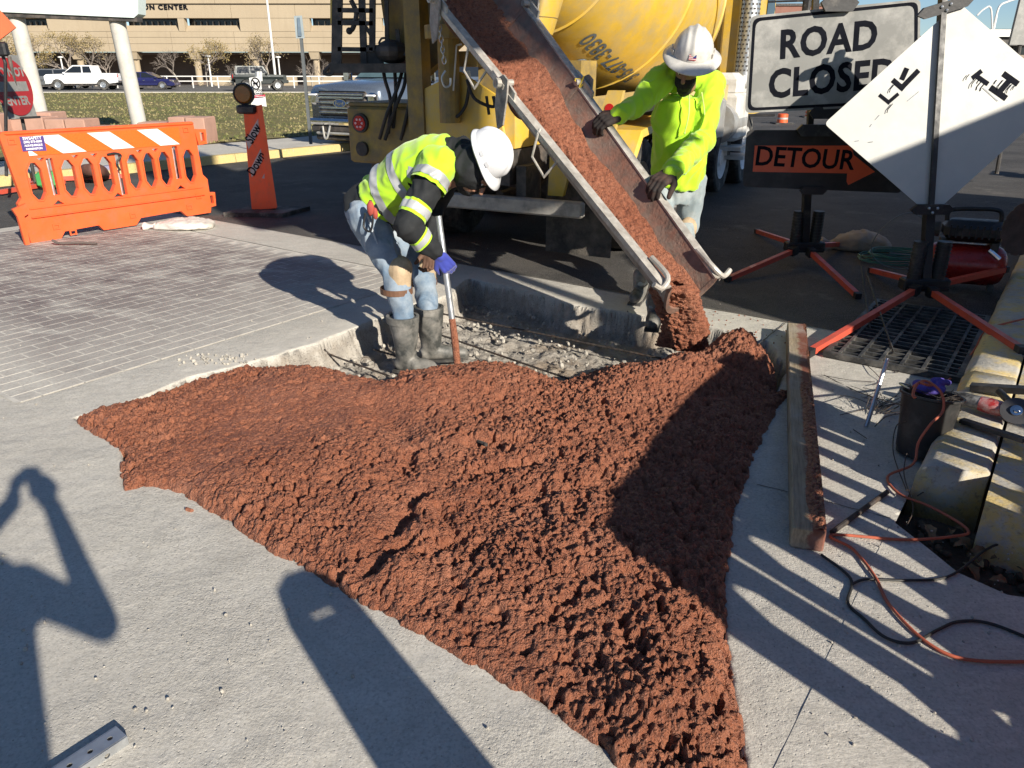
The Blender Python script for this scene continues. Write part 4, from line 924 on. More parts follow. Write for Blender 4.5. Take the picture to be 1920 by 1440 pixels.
def hand(name, wrist, fdir, back, mat, parent, curl=.5, side=1, size=1.0, spread=.0, vox=.0045, thumbc=.6):
    f = Vector(fdir).normalized(); b = Vector(back); b = (b - f * b.dot(f)).normalized(); s_ = f.cross(b) * side; w_ = Vector(wrist); k = size
    sh = [('c', w_ - f * .02 * k, w_ + f * .01 * k, .024 * k, .030 * k), ('e', w_ + f * .055 * k, (.034 * k, .034 * k, .02 * k), Matrix((f, s_, b)).transposed())]
    for j, off in enumerate((-.030, -.010, .011, .030)):
        root = w_ + f * (.088 - abs(off) * .12) * k + s_ * off * k; sh.append(('c', w_ + f * .015 * k + s_ * off * .7 * k, root, .019 * k, .0155 * k))
        ln_ = (.040, .046, .043, .034)[j] * k; r_ = (.0115, .012, .0115, .0105)[j] * k; d = (f + s_ * off * spread * 8).normalized(); p = root; a = curl * .7
        for seg in range(3):
            ax = s_; dd = (d * math.cos(a) - b * math.sin(a)).normalized(); q = p + dd * ln_ * (1, .72, .55)[seg]; sh.append(('c', p, q, r_, r_ * .92)); p = q; r_ *= .92; a += curl * (1.05, .85, 0)[seg]
    tb_ = w_ + f * .02 * k - s_ * .026 * k; td = (f * .65 - s_ * .72 - b * .35 * thumbc).normalized(); m1 = tb_ + td * .045 * k; td2 = (f * .85 - s_ * .15 - b * thumbc).normalized(); m2 = m1 + td2 * .034 * k; m3 = m2 + (td2 - b * .4).normalized() * .026 * k
    sh += [('c', tb_, m1, .018 * k, .015 * k), ('c', m1, m2, .0145 * k, .0125 * k), ('c', m2, m3, .0125 * k, .0105 * k)]
    return blob(name, sh, mat, parent, vox, 2)
def hardhat(parent, c, up, front, mat, full_brim=False, name='hard_hat', k=1.0, flag=False):
    u_ = Vector(up).normalized(); f = Vector(front); f = (f - u_ * f.dot(u_)).normalized(); s_ = f.cross(u_); M_ = basis(c, f, -s_, u_)
    M_ = basis(c, f, u_.cross(f), u_)
    rx_, ry_, rz_ = .142 * k, .115 * k, .145 * k
    def shell(th, a):   # th polar from top, a azimuth
        r_ = math.sin(th) ** .92; z_ = math.cos(th); bump_ = .010 * k * math.exp(-((math.sin(a) * r_) / .14) ** 2) * (z_ > .15) * min(1, (z_ - .15) * 4) if z_ > .15 else 0
        for off in (-.36, .36): bump_ += .005 * k * math.exp(-((math.sin(a) * r_ - off) / .08) ** 2) * (min(1, max(0, z_ - .25) * 4))
        p = V(rx_ * r_ * math.cos(a), ry_ * r_ * math.sin(a), rz_ * z_); return M_ @ (p + p.normalized() * bump_)
    m = MB(); n = 64; rings = [[shell(max(.01, math.pi / 2 * j / 22), 2 * math.pi * i / n) for i in range(n)] for j in range(23)]
    m.loft(rings, False)
    hat = m.build(name, mat, parent, 'all')
    m = MB(); rings = []
    for j, (d0, dz) in enumerate(((-.004, .012), (.002, .006), (.5, .0), (1.0, -.012), (1.0, -.017), (.5, -.006), (-.02, -.004))):
        ring = []
        for i in range(n):
            a = 2 * math.pi * i / n; ca = math.cos(a)
            wdt = (.050 if full_brim else .012) * k + (.045 * k if not full_brim else .012 * k) * max(0, ca) ** 1.5
            d_ = d0 * wdt if abs(d0) > .01 else d0 * k; drop = -.018 * k * max(0, ca) ** 2 * max(0, d0)
            ring.append(M_ @ V((rx_ + d_) * ca, (ry_ + d_) * math.sin(a), dz * k + drop - .0))
        rings.append(ring)
    m.loft(rings, False); m.build('brim', mat, hat, 'all')
    for sg in (-1, 1):
        m = MB()
        for fx in (.35, -.1): m.box((0, 0, 0), (0, 0, 0)) if False else m.hexa([M_ @ V(rx_ * math.cos(t_) * 1.01 * q, sg * ry_ * abs(math.sin(t_)) * 1.0 * q + sg * .001, z_ * k) for q in (1.0, 1.05) for t_, z_ in ((math.pi / 2 - fx - .09, .012), (math.pi / 2 - fx + .09, .012), (math.pi / 2 - fx + .09, .034), (math.pi / 2 - fx - .09, .034))])
        m.build('slot', mat, hat)
    m = MB(); m.lathe([(.001, .0), (.09 * k, .0), (.105 * k, -.03 * k)], 24, M_ @ TM((0, 0, -.005))); m.build('suspension', BLACKM, hat)
    if flag:
        m = MB(); g_ = lambda y, z: M_ @ V(math.sqrt(max(0, 1 - (y / ry_) ** 2 - (z / rz_) ** 2)) * rx_ * 1.02 + .004, y, z)
        RW = (simple('flag_red', (.5, .02, .03), .4), simple('flag_white', (.7, .7, .7), .4), simple('flag_blue', (.02, .03, .16), .4))
        for j in range(7):
            m_ = MB(); z0 = .030 + j * .0045; m_.face([g_(-.024, z0), g_(.022 if j < 3 else .002, z0), g_(.022 if j < 3 else .002, z0 + .0045), g_(-.024, z0 + .0045)]); m_.build('flag_stripe', RW[j % 2], hat)
        m_ = MB(); m_.face([g_(.002, .0435), g_(.022, .0435), g_(.022, .0615), g_(.002, .0615)]); m_.build('flag_canton', RW[2], hat)
    return hat, M_
def face(parent, c, fwd, up, k=1.0, beard=None):
    f = Vector(fwd).normalized(); u_ = Vector(up); u_ = (u_ - f * u_.dot(f)).normalized(); s_ = f.cross(u_); Mx = Matrix((f, s_, u_)).transposed()
    c = Vector(c); sh = [('e', c, (.098 * k, .078 * k, .118 * k), Mx), ('e', c + f * .03 * k - u_ * .065 * k, (.062 * k, .055 * k, .055 * k), Mx), ('c', c + f * .092 * k + u_ * .01 * k, c + f * .118 * k - u_ * .028 * k, .010 * k, .015 * k), ('c', c - f * .02 * k - u_ * .06 * k, c - f * .045 * k - u_ * .18 * k, .055 * k, .060 * k)]
    for sg in (-1, 1): sh += [('e', c + s_ * sg * .078 * k - f * .005 * k - u_ * .01 * k, (.018 * k, .010 * k, .032 * k), Mx), ('c', c + f * .085 * k + s_ * sg * .012 * k + u_ * .028 * k, c + f * .072 * k + s_ * sg * .05 * k + u_ * .028 * k, .013 * k, .012 * k)]
    sh += [('c', c + f * .088 * k + s_ * .02 * k - u_ * .055 * k, c + f * .088 * k - s_ * .02 * k - u_ * .055 * k, .010 * k, .010 * k)]
    h = blob('head', sh, SKIN, parent, .006, 2)
    EYEW = simple('eye_white', (.7, .68, .64), .2); IRIS = simple('iris', (.03, .015, .01), .1)
    for sg in (-1, 1):
        m = MB(); e_ = c + f * .079 * k + s_ * sg * .032 * k + u_ * .008 * k; m.sphere(e_, .0125 * k, 12, 8); ey = m.build('eye', EYEW, h, True)
        m = MB(); m.sphere(e_ + f * .008 * k, .0065 * k, 10, 6); m.build('iris', IRIS, ey, True)
    if beard:
        bs = [('e', c + f * .035 * k - u_ * .075 * k, (.080 * k, .070 * k, .070 * k), Mx), ('e', c + f * .05 * k - u_ * .13 * k, (.05 * k, .05 * k, .055 * k), Mx), ('e', c - f * .03 * k - u_ * .0 * k, (.078 * k, .083 * k, .09 * k), Mx)]
        blob('beard', bs, HAIR, parent, .008, 2, (.004, 60, (0, 0, 1)))
    return h

# ---- worker bending over in the pit
w1 = thing('person', 'person in lime vest and white hard hat bending over with a pole in the pit', 'person', G(775, 690, -.17), 0)
FL = -.17
hipR, hipL = P(684, 400, 4.62), P(712, 385, 4.95); hipC = (hipR + hipL) / 2
kneR, kneL = P(742, 520, 4.55), P(790, 505, 4.92)
ankR = G(762, 672, FL + .09); ankL = G(808, 652, FL + .09)
toeR = ankR + V(.19, -.07, -.055); toeL = ankL + V(.20, .02, -.055)
shR, shL = P(822, 312, 4.42), P(852, 296, 4.84); shC = (shR + shL) / 2
tdir = (shC - hipC).normalized(); tside = (hipR - hipL); tside = (tside - tdir * tside.dot(tdir)).normalized(); tup = tside.cross(tdir).normalized(); tup = tup if tup.z > 0 else -tup
jeans = blob('jeans', [('l', [(hipC + tdir * x, tside * a_, tup * b_) for x, a_, b_ in ((-.14, .06, .06), (-.10, .15, .12), (0, .185, .145), (.10, .17, .13), (.15, .14, .10))]),
    ('c', hipR + V(0, .02, -.02), kneR + V(0, 0, .02), .112, .078), ('c', hipL + V(0, -.02, -.02), kneL, .112, .078), ('c', kneR + V(0, 0, .02), ankR + V(0, 0, .22), .078, .062), ('c', kneL, ankL + V(0, 0, .22), .078, .062)], DENIM, w1, .011, 2, (.014, 13, (0, .3, -1)))
def rboot(ank, toe, nm='rubber_boot'):
    d = (toe - ank); d.z = 0; d.normalize(); s_ = V(-d.y, d.x, 0); top = ank + V(0, 0, .27) - d * .01
    b_ = blob(nm, [('l', [(ank + V(0, 0, -.03), d * .06, s_ * .055), (ank + V(0, 0, .05), d * .066, s_ * .06), (ank + V(0, 0, .16) , d * .082, s_ * .078), (top, d * .098, s_ * .092)]), ('c', ank + V(0, 0, -.035) - d * .03, ank + V(0, 0, -.03) + d * .06, .052, .050), ('c', ank + V(0, 0, -.03) + d * .06, Vector(toe) + V(0, 0, .01), .050, .043)], BOOT, w1, .009, 2, (.006, 15, (0, 0, 1)))
    m = MB(); c_ = ank + d * .06; m.hexa([c_ + d * x + s_ * y + V(0, 0, z) for z in (-.088, -.07) for x, y in ((-.14, -.05), (.15, -.052), (.15, .052), (-.14, .05))]); m.build('sole', RUBBER, b_)
    m = MB(); m.loft([[top + V(0, 0, z) + d * math.cos(a) * (.098 + q) + s_ * math.sin(a) * (.092 + q) for a in [2 * math.pi * k / 28 for k in range(28)]] for z, q in ((-.03, .004), (.012, .006), (.012, -.012), (-.03, -.012))], False); m.build('boot_cuff', BOOT, b_, True)
rboot(ankR, toeR); rboot(ankL, toeL)
# knee pads
def kneepad(kn, fwd, sc_=1.0):
    f = Vector(fwd).normalized(); o = blob('knee_pad', [('c', kn + V(0, 0, .06) + f * .035, kn - V(0, 0, .13) + f * .025, .078 * sc_, .062 * sc_)], LEATH, w1, .008, 3, (.004, 14, (1, 0, 0)))
    m = MB(); c_ = kn - V(0, 0, .08); s_ = V(-f.y, f.x, 0)
    pts = [c_ + f * math.cos(a) * .098 + s_ * math.sin(a) * .092 for a in [2 * math.pi * k / 24 for k in range(25)]]; m.loft([[p + V(0, 0, -.018), p + V(0, 0, .018), p * 1 + (p - c_) * .05 + V(0, 0, .018), p + (p - c_) * .05 + V(0, 0, -.018)] for p in pts], False); m.build('strap', simple('strap_leather', (.16, .08, .045), .7, .3), o)
kneepad(kneR, (.85, -.5, 0)); kneepad(kneL, (.9, -.3, 0))
# dark hoodie body and sleeves
elR, wrR = P(762, 425, 4.22), P(820, 476, 4.29)
elL, wrL = P(812, 392, 4.90), P(808, 468, 4.66)
torso = [(hipC + tdir * x + tup * o_, tside * a_, tup * b_) for x, a_, b_, o_ in ((-.07, .205, .165, .0), (-.03, .21, .17, .0), (.12, .20, .16, .0), (.28, .20, .155, .012), (.42, .215, .155, .02), (.54, .215, .135, .02), (.64, .15, .10, .015), (.68, .08, .07, .01))]
hood = blob('hoodie', [('l', torso), ('c', shR + tup * .0, elR, .088, .070), ('c', elR, wrR - (wrR - elR).normalized() * .03, .070, .048), ('c', shL, elL, .085, .068), ('c', elL, wrL, .068, .048),
    ('c', shC + tup * .04, P(880, 300, 4.6), .11, .10), ('c', P(868, 290, 4.6), P(880, 336, 4.5), .10, .09), ('e', P(886, 312, 4.47), (.135, .13, .13), None)], NAVY, w1, .011, 2, (.015, 15, tside))
# vest over it
tl = (shC - hipC).length
vest_sh = [('l', [(hipC + tdir * x + tup * o_, tside * a_, tup * b_) for x, a_, b_, o_ in ((.07, .205, .165, .012), (.18, .218, .178, .02), (.32, .228, .180, .026), (.45, .242, .180, .030), (.56, .238, .160, .028), (.66, .165, .12, .02))]), ('c', shR + tup * .01, shR.lerp(elR, .50), .108, .098), ('c', shL + tup * .01, shL.lerp(elL, .2), .105, .095)]
vest = blob('safety_vest', vest_sh, LIME, w1, .010, 2, (.015, 12, tside))
def trim(o, c, n, d_, axis_r):
    # cut a garment clean across a limb and drop the part beyond
    W = wm(o); me = o.data; me.transform(W); bm = bmesh.new(); bm.from_mesh(me); c = Vector(c); n = Vector(n).normalized(); q = c + n * d_
    near = [f for f in bm.faces if abs((f.calc_center_median() - q).dot(n)) < .04]
    es = {e for f in near for e in f.edges}; vs_ = {v for f in near for v in f.verts}
    bmesh.ops.bisect_plane(bm, geom=list(vs_) + list(es) + near, plane_co=q, plane_no=n)
    def out_(p): r_ = p - c; al = r_.dot(n); return al > d_ and (r_ - n * al).length < axis_r
    bmesh.ops.delete(bm, geom=[f for f in bm.faces if out_(f.calc_center_median())], context='FACES')
    bm.to_mesh(me); bm.free(); me.transform(W.inverted())
def pl(c, n, wd): c = Vector(c); n = Vector(n).normalized(); return [(c + n * wd / 2, n), (c - n * wd / 2, -n)]
# open the hem and the armholes: what is beyond them is dark hoodie
v_dir = tdir
for cx_, tilt in ((.17, -.16), (.33, .0)):
    n_ = (tdir + tup * tilt - tside * .10).normalized(); band(vest, pl(hipC + tdir * cx_ + tup * .05, n_, .055), .0035, REFL, 'reflective_band', vest)
armd = (elR - shR).normalized()
trim(vest, shR, armd, .135, .15)
band(vest, pl(shR + armd * .088, armd, .052), .004, REFL, 'reflective_band', vest, lambda c: (c - shR - armd * .09).length < .16)
sl = (wrR - elR).normalized()
def ring_band(src, c, n, wd, mat, off=.004, nm='sleeve_band', rad=.12): return band(src, pl(c, n, wd), off, mat, nm, src, lambda q: (q - Vector(c)).length < rad)
c1 = shR.lerp(elR, .74); ring_band(hood, c1, armd, .085, LIME, .003); ring_band(hood, c1, armd, .05, REFL, .0055)
c2 = elR.lerp(wrR, .45); ring_band(hood, c2, sl, .060, LIME, .003); ring_band(hood, c2, sl, .035, REFL, .0055)
hc1, hM1 = hardhat(w1, P(914, 290, 4.42), (.84, -.34, .40), (.36, -.10, -.92), HAT, k=1.0)
face(w1, P(893, 322, 4.45), (.42, -.25, -.86), (.86, -.20, .40))
m = MB(); m.tube([elR, elR], .01) if False else None
hand('gloved_hand', wrR + V(.01, 0, -.01), (.55, .05, -.75), (-.1, -.9, .3), BLUEG, w1, 1.15, -1, 1.05)
m = MB(); m.tube([wrR - sl * .035, wrR + sl * .015], [.034, .031], 12); m.build('wrist', SKIN, w1, True)
hand('gloved_hand', wrL, (-.1, -.4, -.9), (.3, .9, 0), simple('brown_glove', (.13, .07, .045), .8, .4), w1, .7, 1, 1.05)
# back pocket items
m = MB(); c = P(698, 398, 4.50); m.tube(spline([c + V(-.02, -.03, .05), c + V(.01, -.05, -.02), c + V(-.01, -.05, -.10), c + V(-.05, -.03, -.08), c + V(-.035, -.03, .0)], 6), .007, 6); m.build('glove_clip', BLACKM, w1)
m = MB(); m.sphere(c + V(.0, -.045, .03), (.022, .015, .045)); m.sphere(c + V(.025, -.045, .0), (.016, .012, .035)); m.build('red_tag_pouch', simple('red_fabric', (.40, .07, .05), .8, .4), w1, True)
m = MB()
for off in (0, .10):
    a_ = hipR + V(.03 + off * .1, -.118, .02 - off * .2); m.tube([a_, a_ + V(.045, -.0, -.16)], .0035, 5)
m.build('seam', simple('pale_thread', (.45, .50, .55), .8), jeans)
# the pole he holds
pt, pb = P(822, 405, 4.36), G(858, 676, .0)
m = MB(); m.tube([pt, pt.lerp(pb, .72)], .0185, 14); pole = tag(m.build('pole', GALV, None, True), 'grey steel pole with red concrete crust held by the bending worker', 'pole')
m = MB(); m.tube([pt.lerp(pb, .70), pt.lerp(pb, .85), pb + V(0, 0, -.06)], [.0195, .022, .021], 12); m.build('concrete_crust', RED, pole, True)

# ---- worker steadying the chute
w2 = thing('person', 'bearded person in lime hoodie and full brim hard hat steadying the chute', 'person', G(1235, 575), 0)
YB = 5.75
h2R, h2L = P(1240, 345, YB), P(1298, 345, YB + .05); h2 = (h2R + h2L) / 2
k2R, k2L = P(1238, 425, YB - .1), P(1290, 420, YB + .05)
f2R = G(1205, 545, .09); f2L = G(1252, 575, .09); f2R = V(f2R.x, f2R.y + .1, .09); f2L = G(1228, 582, .09)
s2R, s2L = P(1238, 150, YB - .18), P(1332, 160, YB - .05); s2 = (s2R + s2L) / 2
td2 = (s2 - h2).normalized(); ts2 = (s2L - s2R).normalized(); tf2 = ts2.cross(td2).normalized(); tf2 = tf2 if tf2.y < 0 else -tf2
j2 = blob('jeans', [('l', [(h2 + V(0, 0, z), ts2 * a_, tf2 * b_) for z, a_, b_ in ((-.12, .15, .11), (0, .185, .135), (.10, .175, .13))]), ('c', h2R, k2R, .105, .080), ('c', h2L, k2L, .110, .082), ('c', k2R, f2R + V(0, 0, .05), .080, .058), ('c', k2L, f2L + V(0, 0, .05), .082, .060)], DENIM2, w2, .011, 2, (.014, 12, (0, .3, -1)))
for ank, dr in ((f2R, V(-.35, -.9, 0)), (f2L, V(-.25, -.95, 0))):
    dr.normalize(); b_ = blob('work_boot', [('c', ank + V(0, 0, .09), ank, .062, .055), ('c', ank + V(0, 0, -.03), ank + dr * .12 + V(0, 0, -.04), .05, .052), ('c', ank + dr * .12 + V(0, 0, -.04), ank + dr * .17 + V(0, 0, -.045), .052, .044)], BOOT, w2, .009, 2, (.003, 20, (0, 0, 1)))
    sx_ = V(-dr.y, dr.x, 0); m = MB(); m.hexa([ank + dr * x + sx_ * y + V(0, 0, z) for z in (-.09, -.072) for x, y in ((-.06, -.045), (.21, -.048), (.21, .048), (-.06, .045))]); m.build('sole', RUBBER, b_)
e2R, wr2R = P(1196, 196, YB - .30), P(1160, 216, 5.30)
wr2L = min((q3(.50 + .004 * k, 1.0, .07) for k in range(100)), key=lambda p: abs(-(p.y * _s + (p.z - CAM_H) * _c) / (p.y * _c - (p.z - CAM_H) * _s) - (338 - 720) / FPX)) + cside * .13 + V(0, 0, .03)
e2L = P(1318, 262, YB - .25)
hd = blob('hoodie', [('l', [(h2 + td2 * x, ts2 * a_, tf2 * b_) for x, a_, b_ in ((.00, .195, .155), (.12, .20, .16), (.30, .205, .16), (.46, .225, .155), (.56, .20, .12), (.62, .11, .09))]), ('c', s2R, e2R, .090, .068), ('c', e2R, wr2R, .068, .054), ('c', s2L, e2L, .095, .078), ('c', e2L, wr2L, .080, .060),
    ('c', s2R + V(.06, .02, .04), s2L + V(-.06, .02, .04), .08, .08), ('c', s2 + V(-.07, .03, .02), s2 + V(.0, -.02, .10), .085, .075)], LIME, w2, .010, 2, (.020, 14, td2 + ts2 * .5))
m = MB()
for x0, x1 in ((-.05, -.09), (.05, .06)):
    a_ = s2 + ts2 * x0 + tf2 * .14 - td2 * .03; b_ = s2 + ts2 * x1 + tf2 * .20 - td2 * .30; m.tube(spline([a_, a_.lerp(b_, .5) + tf2 * .03, b_], 6), .0045, 6); m.sphere(b_, .008, 8, 5)
m.build('drawstring', simple('pale_lime_cord', (.6, .8, .2), .7), hd, True)
m = MB(); m.tube([h2 + td2 * .02 + tf2 * .16, h2 + td2 * .01 + tf2 * .165], .01) if False else None
hh2 = P(1297, 112, YB - .32)
face(w2, hh2 + V(-.02, .02, -.045), (-.35, -.75, -.62), (-.05, -.42, .9), beard=True)
hardhat(w2, hh2 + V(0, -.01, .035), (.02, -.42, .90), (-.20, -.85, -.45), HAT2, True, k=1.16, flag=True)
hand('gloved_hand', wr2L, -cside * .9 + V(-.1, -.25, -.38), (-.25, -.55, .8), BLKG, w2, .75, 1, 1.42, .1)
hand('gloved_hand', wr2R, (-.85, -.35, -.25), (-.1, -.55, .8), BLKG, w2, .85, -1, 1.35, .1)
m = MB(); c_ = k2L + V(-.02, -.09, -.02); m.sphere(c_, (.07, .04, .09)); m.build('knee_pad', LEATH, w2, True)

# ---- the photographer, standing behind the phone (outside the frame; casts the shadow at lower left)
ph = thing('person', 'person holding up a phone on the pavement beside the pour', 'person', (-.05, -.42, 0)); ph['label'] = 'person standing with both hands raised to a phone'
blob('body', [('l', [((-.05, -.45, z), (a_, 0, 0), (0, b_, 0)) for z, a_, b_ in ((.85, .17, .12), (1.0, .18, .13), (1.25, .20, .13), (1.42, .22, .12), (1.5, .12, .08))]), ('c', (-.15, -.45, .9), (-.17, -.42, .08), .10, .06), ('c', (.05, -.45, .9), (.07, -.45, .08), .10, .06), ('c', (-.17, -.42, .05), (-.18, -.25, .04), .05, .04), ('c', (.07, -.45, .05), (.08, -.28, .04), .05, .04),
    ('c', (-.25, -.45, 1.42), (-.38, -.28, 1.20), .065, .05), ('c', (-.38, -.28, 1.20), (-.10, -.075, 1.50), .05, .036), ('c', (.15, -.45, 1.42), (.26, -.28, 1.22), .065, .05), ('c', (.26, -.28, 1.22), (.06, -.08, 1.50), .05, .036), ('c', (-.05, -.45, 1.45), (-.05, -.44, 1.6), .06, .06), ('e', (-.05, -.43, 1.68), (.08, .1, .12), None)], NAVY, ph, .016, 3)
hand('hand', (-.09, -.08, 1.52), (.2, .1, .9), (-.9, -.3, .2), SKIN, ph, .8, 1); hand('hand', (.05, -.08, 1.50), (-.2, .1, .9), (.9, -.3, .2), SKIN, ph, .8, -1)
m = MB(); m.bbox((0, -.055, 1.585), (.075, .008, .15), .003); tag(m.build('phone', BLACKM), 'black phone held up by the photographer', 'phone')

# ================================================================= SIGNS ON SPRING STANDS
SIGNW = simple('sign_sheeting_grey', (.22, .22, .21), .5, .12, 3, .06, 30, dirt=(.40, .39, .37), dirtamt=.6, dscale=5)
DIAW = simple('sign_sheeting_white', (.46, .46, .435), .5, .08, 2, .12, 9, dirt=(.50, .49, .45), dirtamt=.5, dscale=4, bdist=.01)
INK = simple('sign_black', (.006, .007, .012), .8, .3, Specular_IOR_Level=.1); ORS = simple('sign_orange', (.72, .10, .03), .45, .1, 5, .05, dirt=(.55, .09, .04), dirtamt=.4)
LEGO = simple('stand_leg_red', (.56, .085, .05), .45, .15, 6, .1, 50, dirt=(.35, .10, .07), dirtamt=.5)
def plane_fn(o, ux, uy): 
    n_ = ux.cross(uy).normalized()
    n_ = n_ if n_.y < 0 else -n_
    return lambda x, y, z: o + ux * x + uy * y + n_ * z
def stand(label, hub, legs, tall, topP=None):
    st = thing('sign_stand', label, 'sign stand', (hub.x, hub.y, 0), 0, 'spring sign stands in the street')
    m = MB(); m.bbox(hub, (.34, .10, .085), .01); m.box(hub + V(0, 0, -.03), (.30, .14, .02)); m.build('hub', BLACKM, st)
    for sx in (-1, 1):
        m = MB(); c = hub + V(sx * .085, 0, .04); m.tube([c, c + V(0, 0, .27)], .048, 16)
        for k in range(9): m.tube([c + V(0, 0, .03 + k * .026), c + V(0, 0, .04 + k * .026)], .053, 16)
        m.build('spring', BLACKM, st)
    m = MB(); m.bar(hub + V(0, 0, .02), tall, .045, .045, (0, 1, 0)); m.build('mast', BLACKM, st)
    m = MB(); m.bar(hub + V(0, 0, .02), hub.lerp(tall, .38), .062, .062, (0, 1, 0)); m.build('lower_mast', BLACKM, st)
    for i, (l, lz) in enumerate(legs):
        s_ = hub + (V(l.x, l.y, 0) - V(hub.x, hub.y, 0)).normalized() * .17 + V(0, 0, -.02); e_ = V(l.x, l.y, lz)
        m = MB(); m.bar(s_, s_.lerp(e_, .96), .040, .040); lg = m.build('leg', LEGO, st)
        m = MB(); m.bar(s_.lerp(e_, .955), e_, .046, .046); m.build('foot', BLACKM, lg)
        m = MB(); m.bar(s_ - (e_ - s_).normalized() * .05, s_ + (e_ - s_).normalized() * .03, .06, .07); m.build('bracket', BLACKM, lg)
    return st
# diamond sign
hub1 = G(1733, 532, .17); st1 = stand('black spring stand carrying the large diamond sign over the storm drain', hub1, [(G(1512, 664, .03), .03), (G(1632, 506, .03), .03), (G(1918, 662, .16), .17), (G(1888, 502, .2), .19)], P(1768, -6, 5.72))
dpl = hub1 + V(0, -.07, 0); nrm = V(-.08, -1, .18).normalized()
cs = [PL(*q, dpl, nrm) for q in ((1545, 232), (1745, 405), (1997, 178), (1797, 5))]
o_ = sum(cs, V(0, 0, 0)) / 4; ux = ((cs[1] - cs[0]) + (cs[2] - cs[3])).normalized(); uy = nrm.cross(ux).normalized(); uy = uy if uy.z > 0 else -uy
f1_ = plane_fn(o_, ux, uy)
def dloc(u_, v_): p = PL(u_, v_, dpl, nrm) - o_; return (p.dot(ux), p.dot(uy))
dia = thing('diamond_sign', 'large pale diamond road sign with dripping black letter fragments', 'road sign', (o_.x, o_.y, 0))
cl = [dloc(*q) for q in ((1545, 232), (1745, 405), (1997, 178), (1797, 5))]
def rounded(poly, r_, n=4):
    out = []
    for i in range(len(poly)):
        p, a, b = V(*poly[i], 0), V(*poly[i - 1], 0), V(*poly[(i + 1) % len(poly)], 0); pa = p + (a - p).normalized() * r_; pb_ = p + (b - p).normalized() * r_
        for k in range(n + 1): t_ = k / n; q = pa * (1 - t_) ** 2 + p * 2 * t_ * (1 - t_) + pb_ * t_ * t_; out.append((q.x, q.y))
    return out
m = MB(); m.plate([rounded(cl, .035)], .004, f1_); m.build('panel', DIAW, dia)
def strokes(segs, wd, parent, mat, fn, loc, name='lettering', z0=.006):
    m = MB()
    for (a, b) in segs:
        a, b = V(*loc(*a), 0), V(*loc(*b), 0); d = (b - a).normalized(); n_ = V(-d.y, d.x, 0) * wd / 2; q = [a - n_ - d * wd * .0, b - n_, b + n_, a + n_]; m.face([fn(p.x, p.y, z0) for p in q]); z0 += .0006
    return m.build(name, mat, parent)
strokes([((1648, 178), (1668, 194)), ((1663, 194), (1684, 176))], .024, dia, INK, f1_, dloc)
strokes([((1673, 150), (1694, 168)), ((1688, 167), (1722, 132)), ((1700, 128), (1690, 150))], .034, dia, INK, f1_, dloc)
strokes([((1880, 138), (1908, 158)), ((1856, 164), (1886, 185)), ((1893, 150), (1871, 175))], .038, dia, INK, f1_, dloc)
strokes([((1826, 140), (1852, 158)), ((1822, 147), (1840, 133))], .030, dia, INK, f1_, dloc)
drips = []
for (u_, v_) in ((1835, 150), (1840, 152), (1846, 156), (1868, 150), (1880, 150), (1896, 158), (1902, 160), (1676, 158), (1672, 195), (1830, 146), (1815, 140)): l_ = random.uniform(8, 26); drips.append(((u_, v_), (u_ - l_ * .42, v_ + l_ * .5))); drips.append(((u_ - l_ * .42, v_ + l_ * .5), (u_ - l_ * .5, v_ + l_ * .8)))
strokes(drips, .006, dia, INK, f1_, dloc, 'paint_drip')
strokes([((1700, 190), (1722, 172)), ((1640, 225), (1648, 216)), ((1630, 238), (1634, 233)), ((1602, 265), (1610, 264)), ((1627, 267), (1636, 266)), ((1842, 165), (1870, 190))], .004, dia, BLUEINK, f1_, dloc, 'scuff')
def bolt_clamp(c, parent, sc_=1.0, nm='clamp', tl=0.0):
    m = MB(); fn = plane_fn(c, V(math.cos(tl), 0, math.sin(tl)), V(-math.sin(tl), 0, math.cos(tl))); m.plate([[(-.15 * sc_, 0), (-.11 * sc_, -.035), (.11 * sc_, -.035), (.15 * sc_, 0), (.11 * sc_, .035), (-.11 * sc_, .035)]], .03, fn); m.build(nm, BLACKM, parent)
    m = MB()
    for x, y in ((-.03, .01), (.03, .01), (.0, -.02)): m.sphere(fn(x, y, .033), .011, 8, 6)
    m.build('clamp_bolt', GALV, parent)
bolt_clamp(PL(1745, 392, dpl + V(0, -.02, 0), nrm), st1); bolt_clamp(PL(1770, 14, dpl + V(0, -.02, 0), nrm), st1, 1.25, tl=.28)
m = MB(); m.bar(PL(1745, 402, dpl + V(0, -.035, 0), nrm), PL(1771, -8, dpl + V(0, -.035, 0), nrm), .035, .02, (0, 1, 0)); m.build('front_mast', BLACKM, st1)
# road closed / detour
hub2 = G(1508, 462, .17); st2 = stand('black spring stand holding up the road closed and detour boards', hub2, [(G(1362, 524, .03), .03), (G(1418, 433, .03), .03), (G(1610, 556, .03), .03), (G(1588, 457, .03), .03)], P(1530, -20, 6.45))
n2 = V(-.10, -1, -.05).normalized(); dp2 = hub2 + V(0, -.30, 0)
def board(name, label, quad, mat, n_, dp):
    c4 = [PL(*q, dp, n_) for q in quad]; o_ = sum(c4, V(0, 0, 0)) / 4; ux_ = (c4[1] - c4[0]).normalized(); uy_ = n_.cross(ux_).normalized(); uy_ = uy_ if uy_.z > 0 else -uy_
    t_ = thing(name, label, 'road sign', (o_.x, o_.y, 0)); fn = plane_fn(o_, ux_, uy_)
    loc = lambda u_, v_: ((PL(u_, v_, dp, n_) - o_).dot(ux_), (PL(u_, v_, dp, n_) - o_).dot(uy_))
    m = MB(); m.plate([rounded([loc(*q) for q in quad], .04)], .004, fn); m.build('panel', mat, t_); return t_, fn, loc
rc, fr, lr = board('road_closed_sign', 'grey rectangular sign reading ROAD CLOSED with black border', ((1397, 212), (1722, 196), (1726, -2), (1408, 30)), SIGNW, n2, dp2)
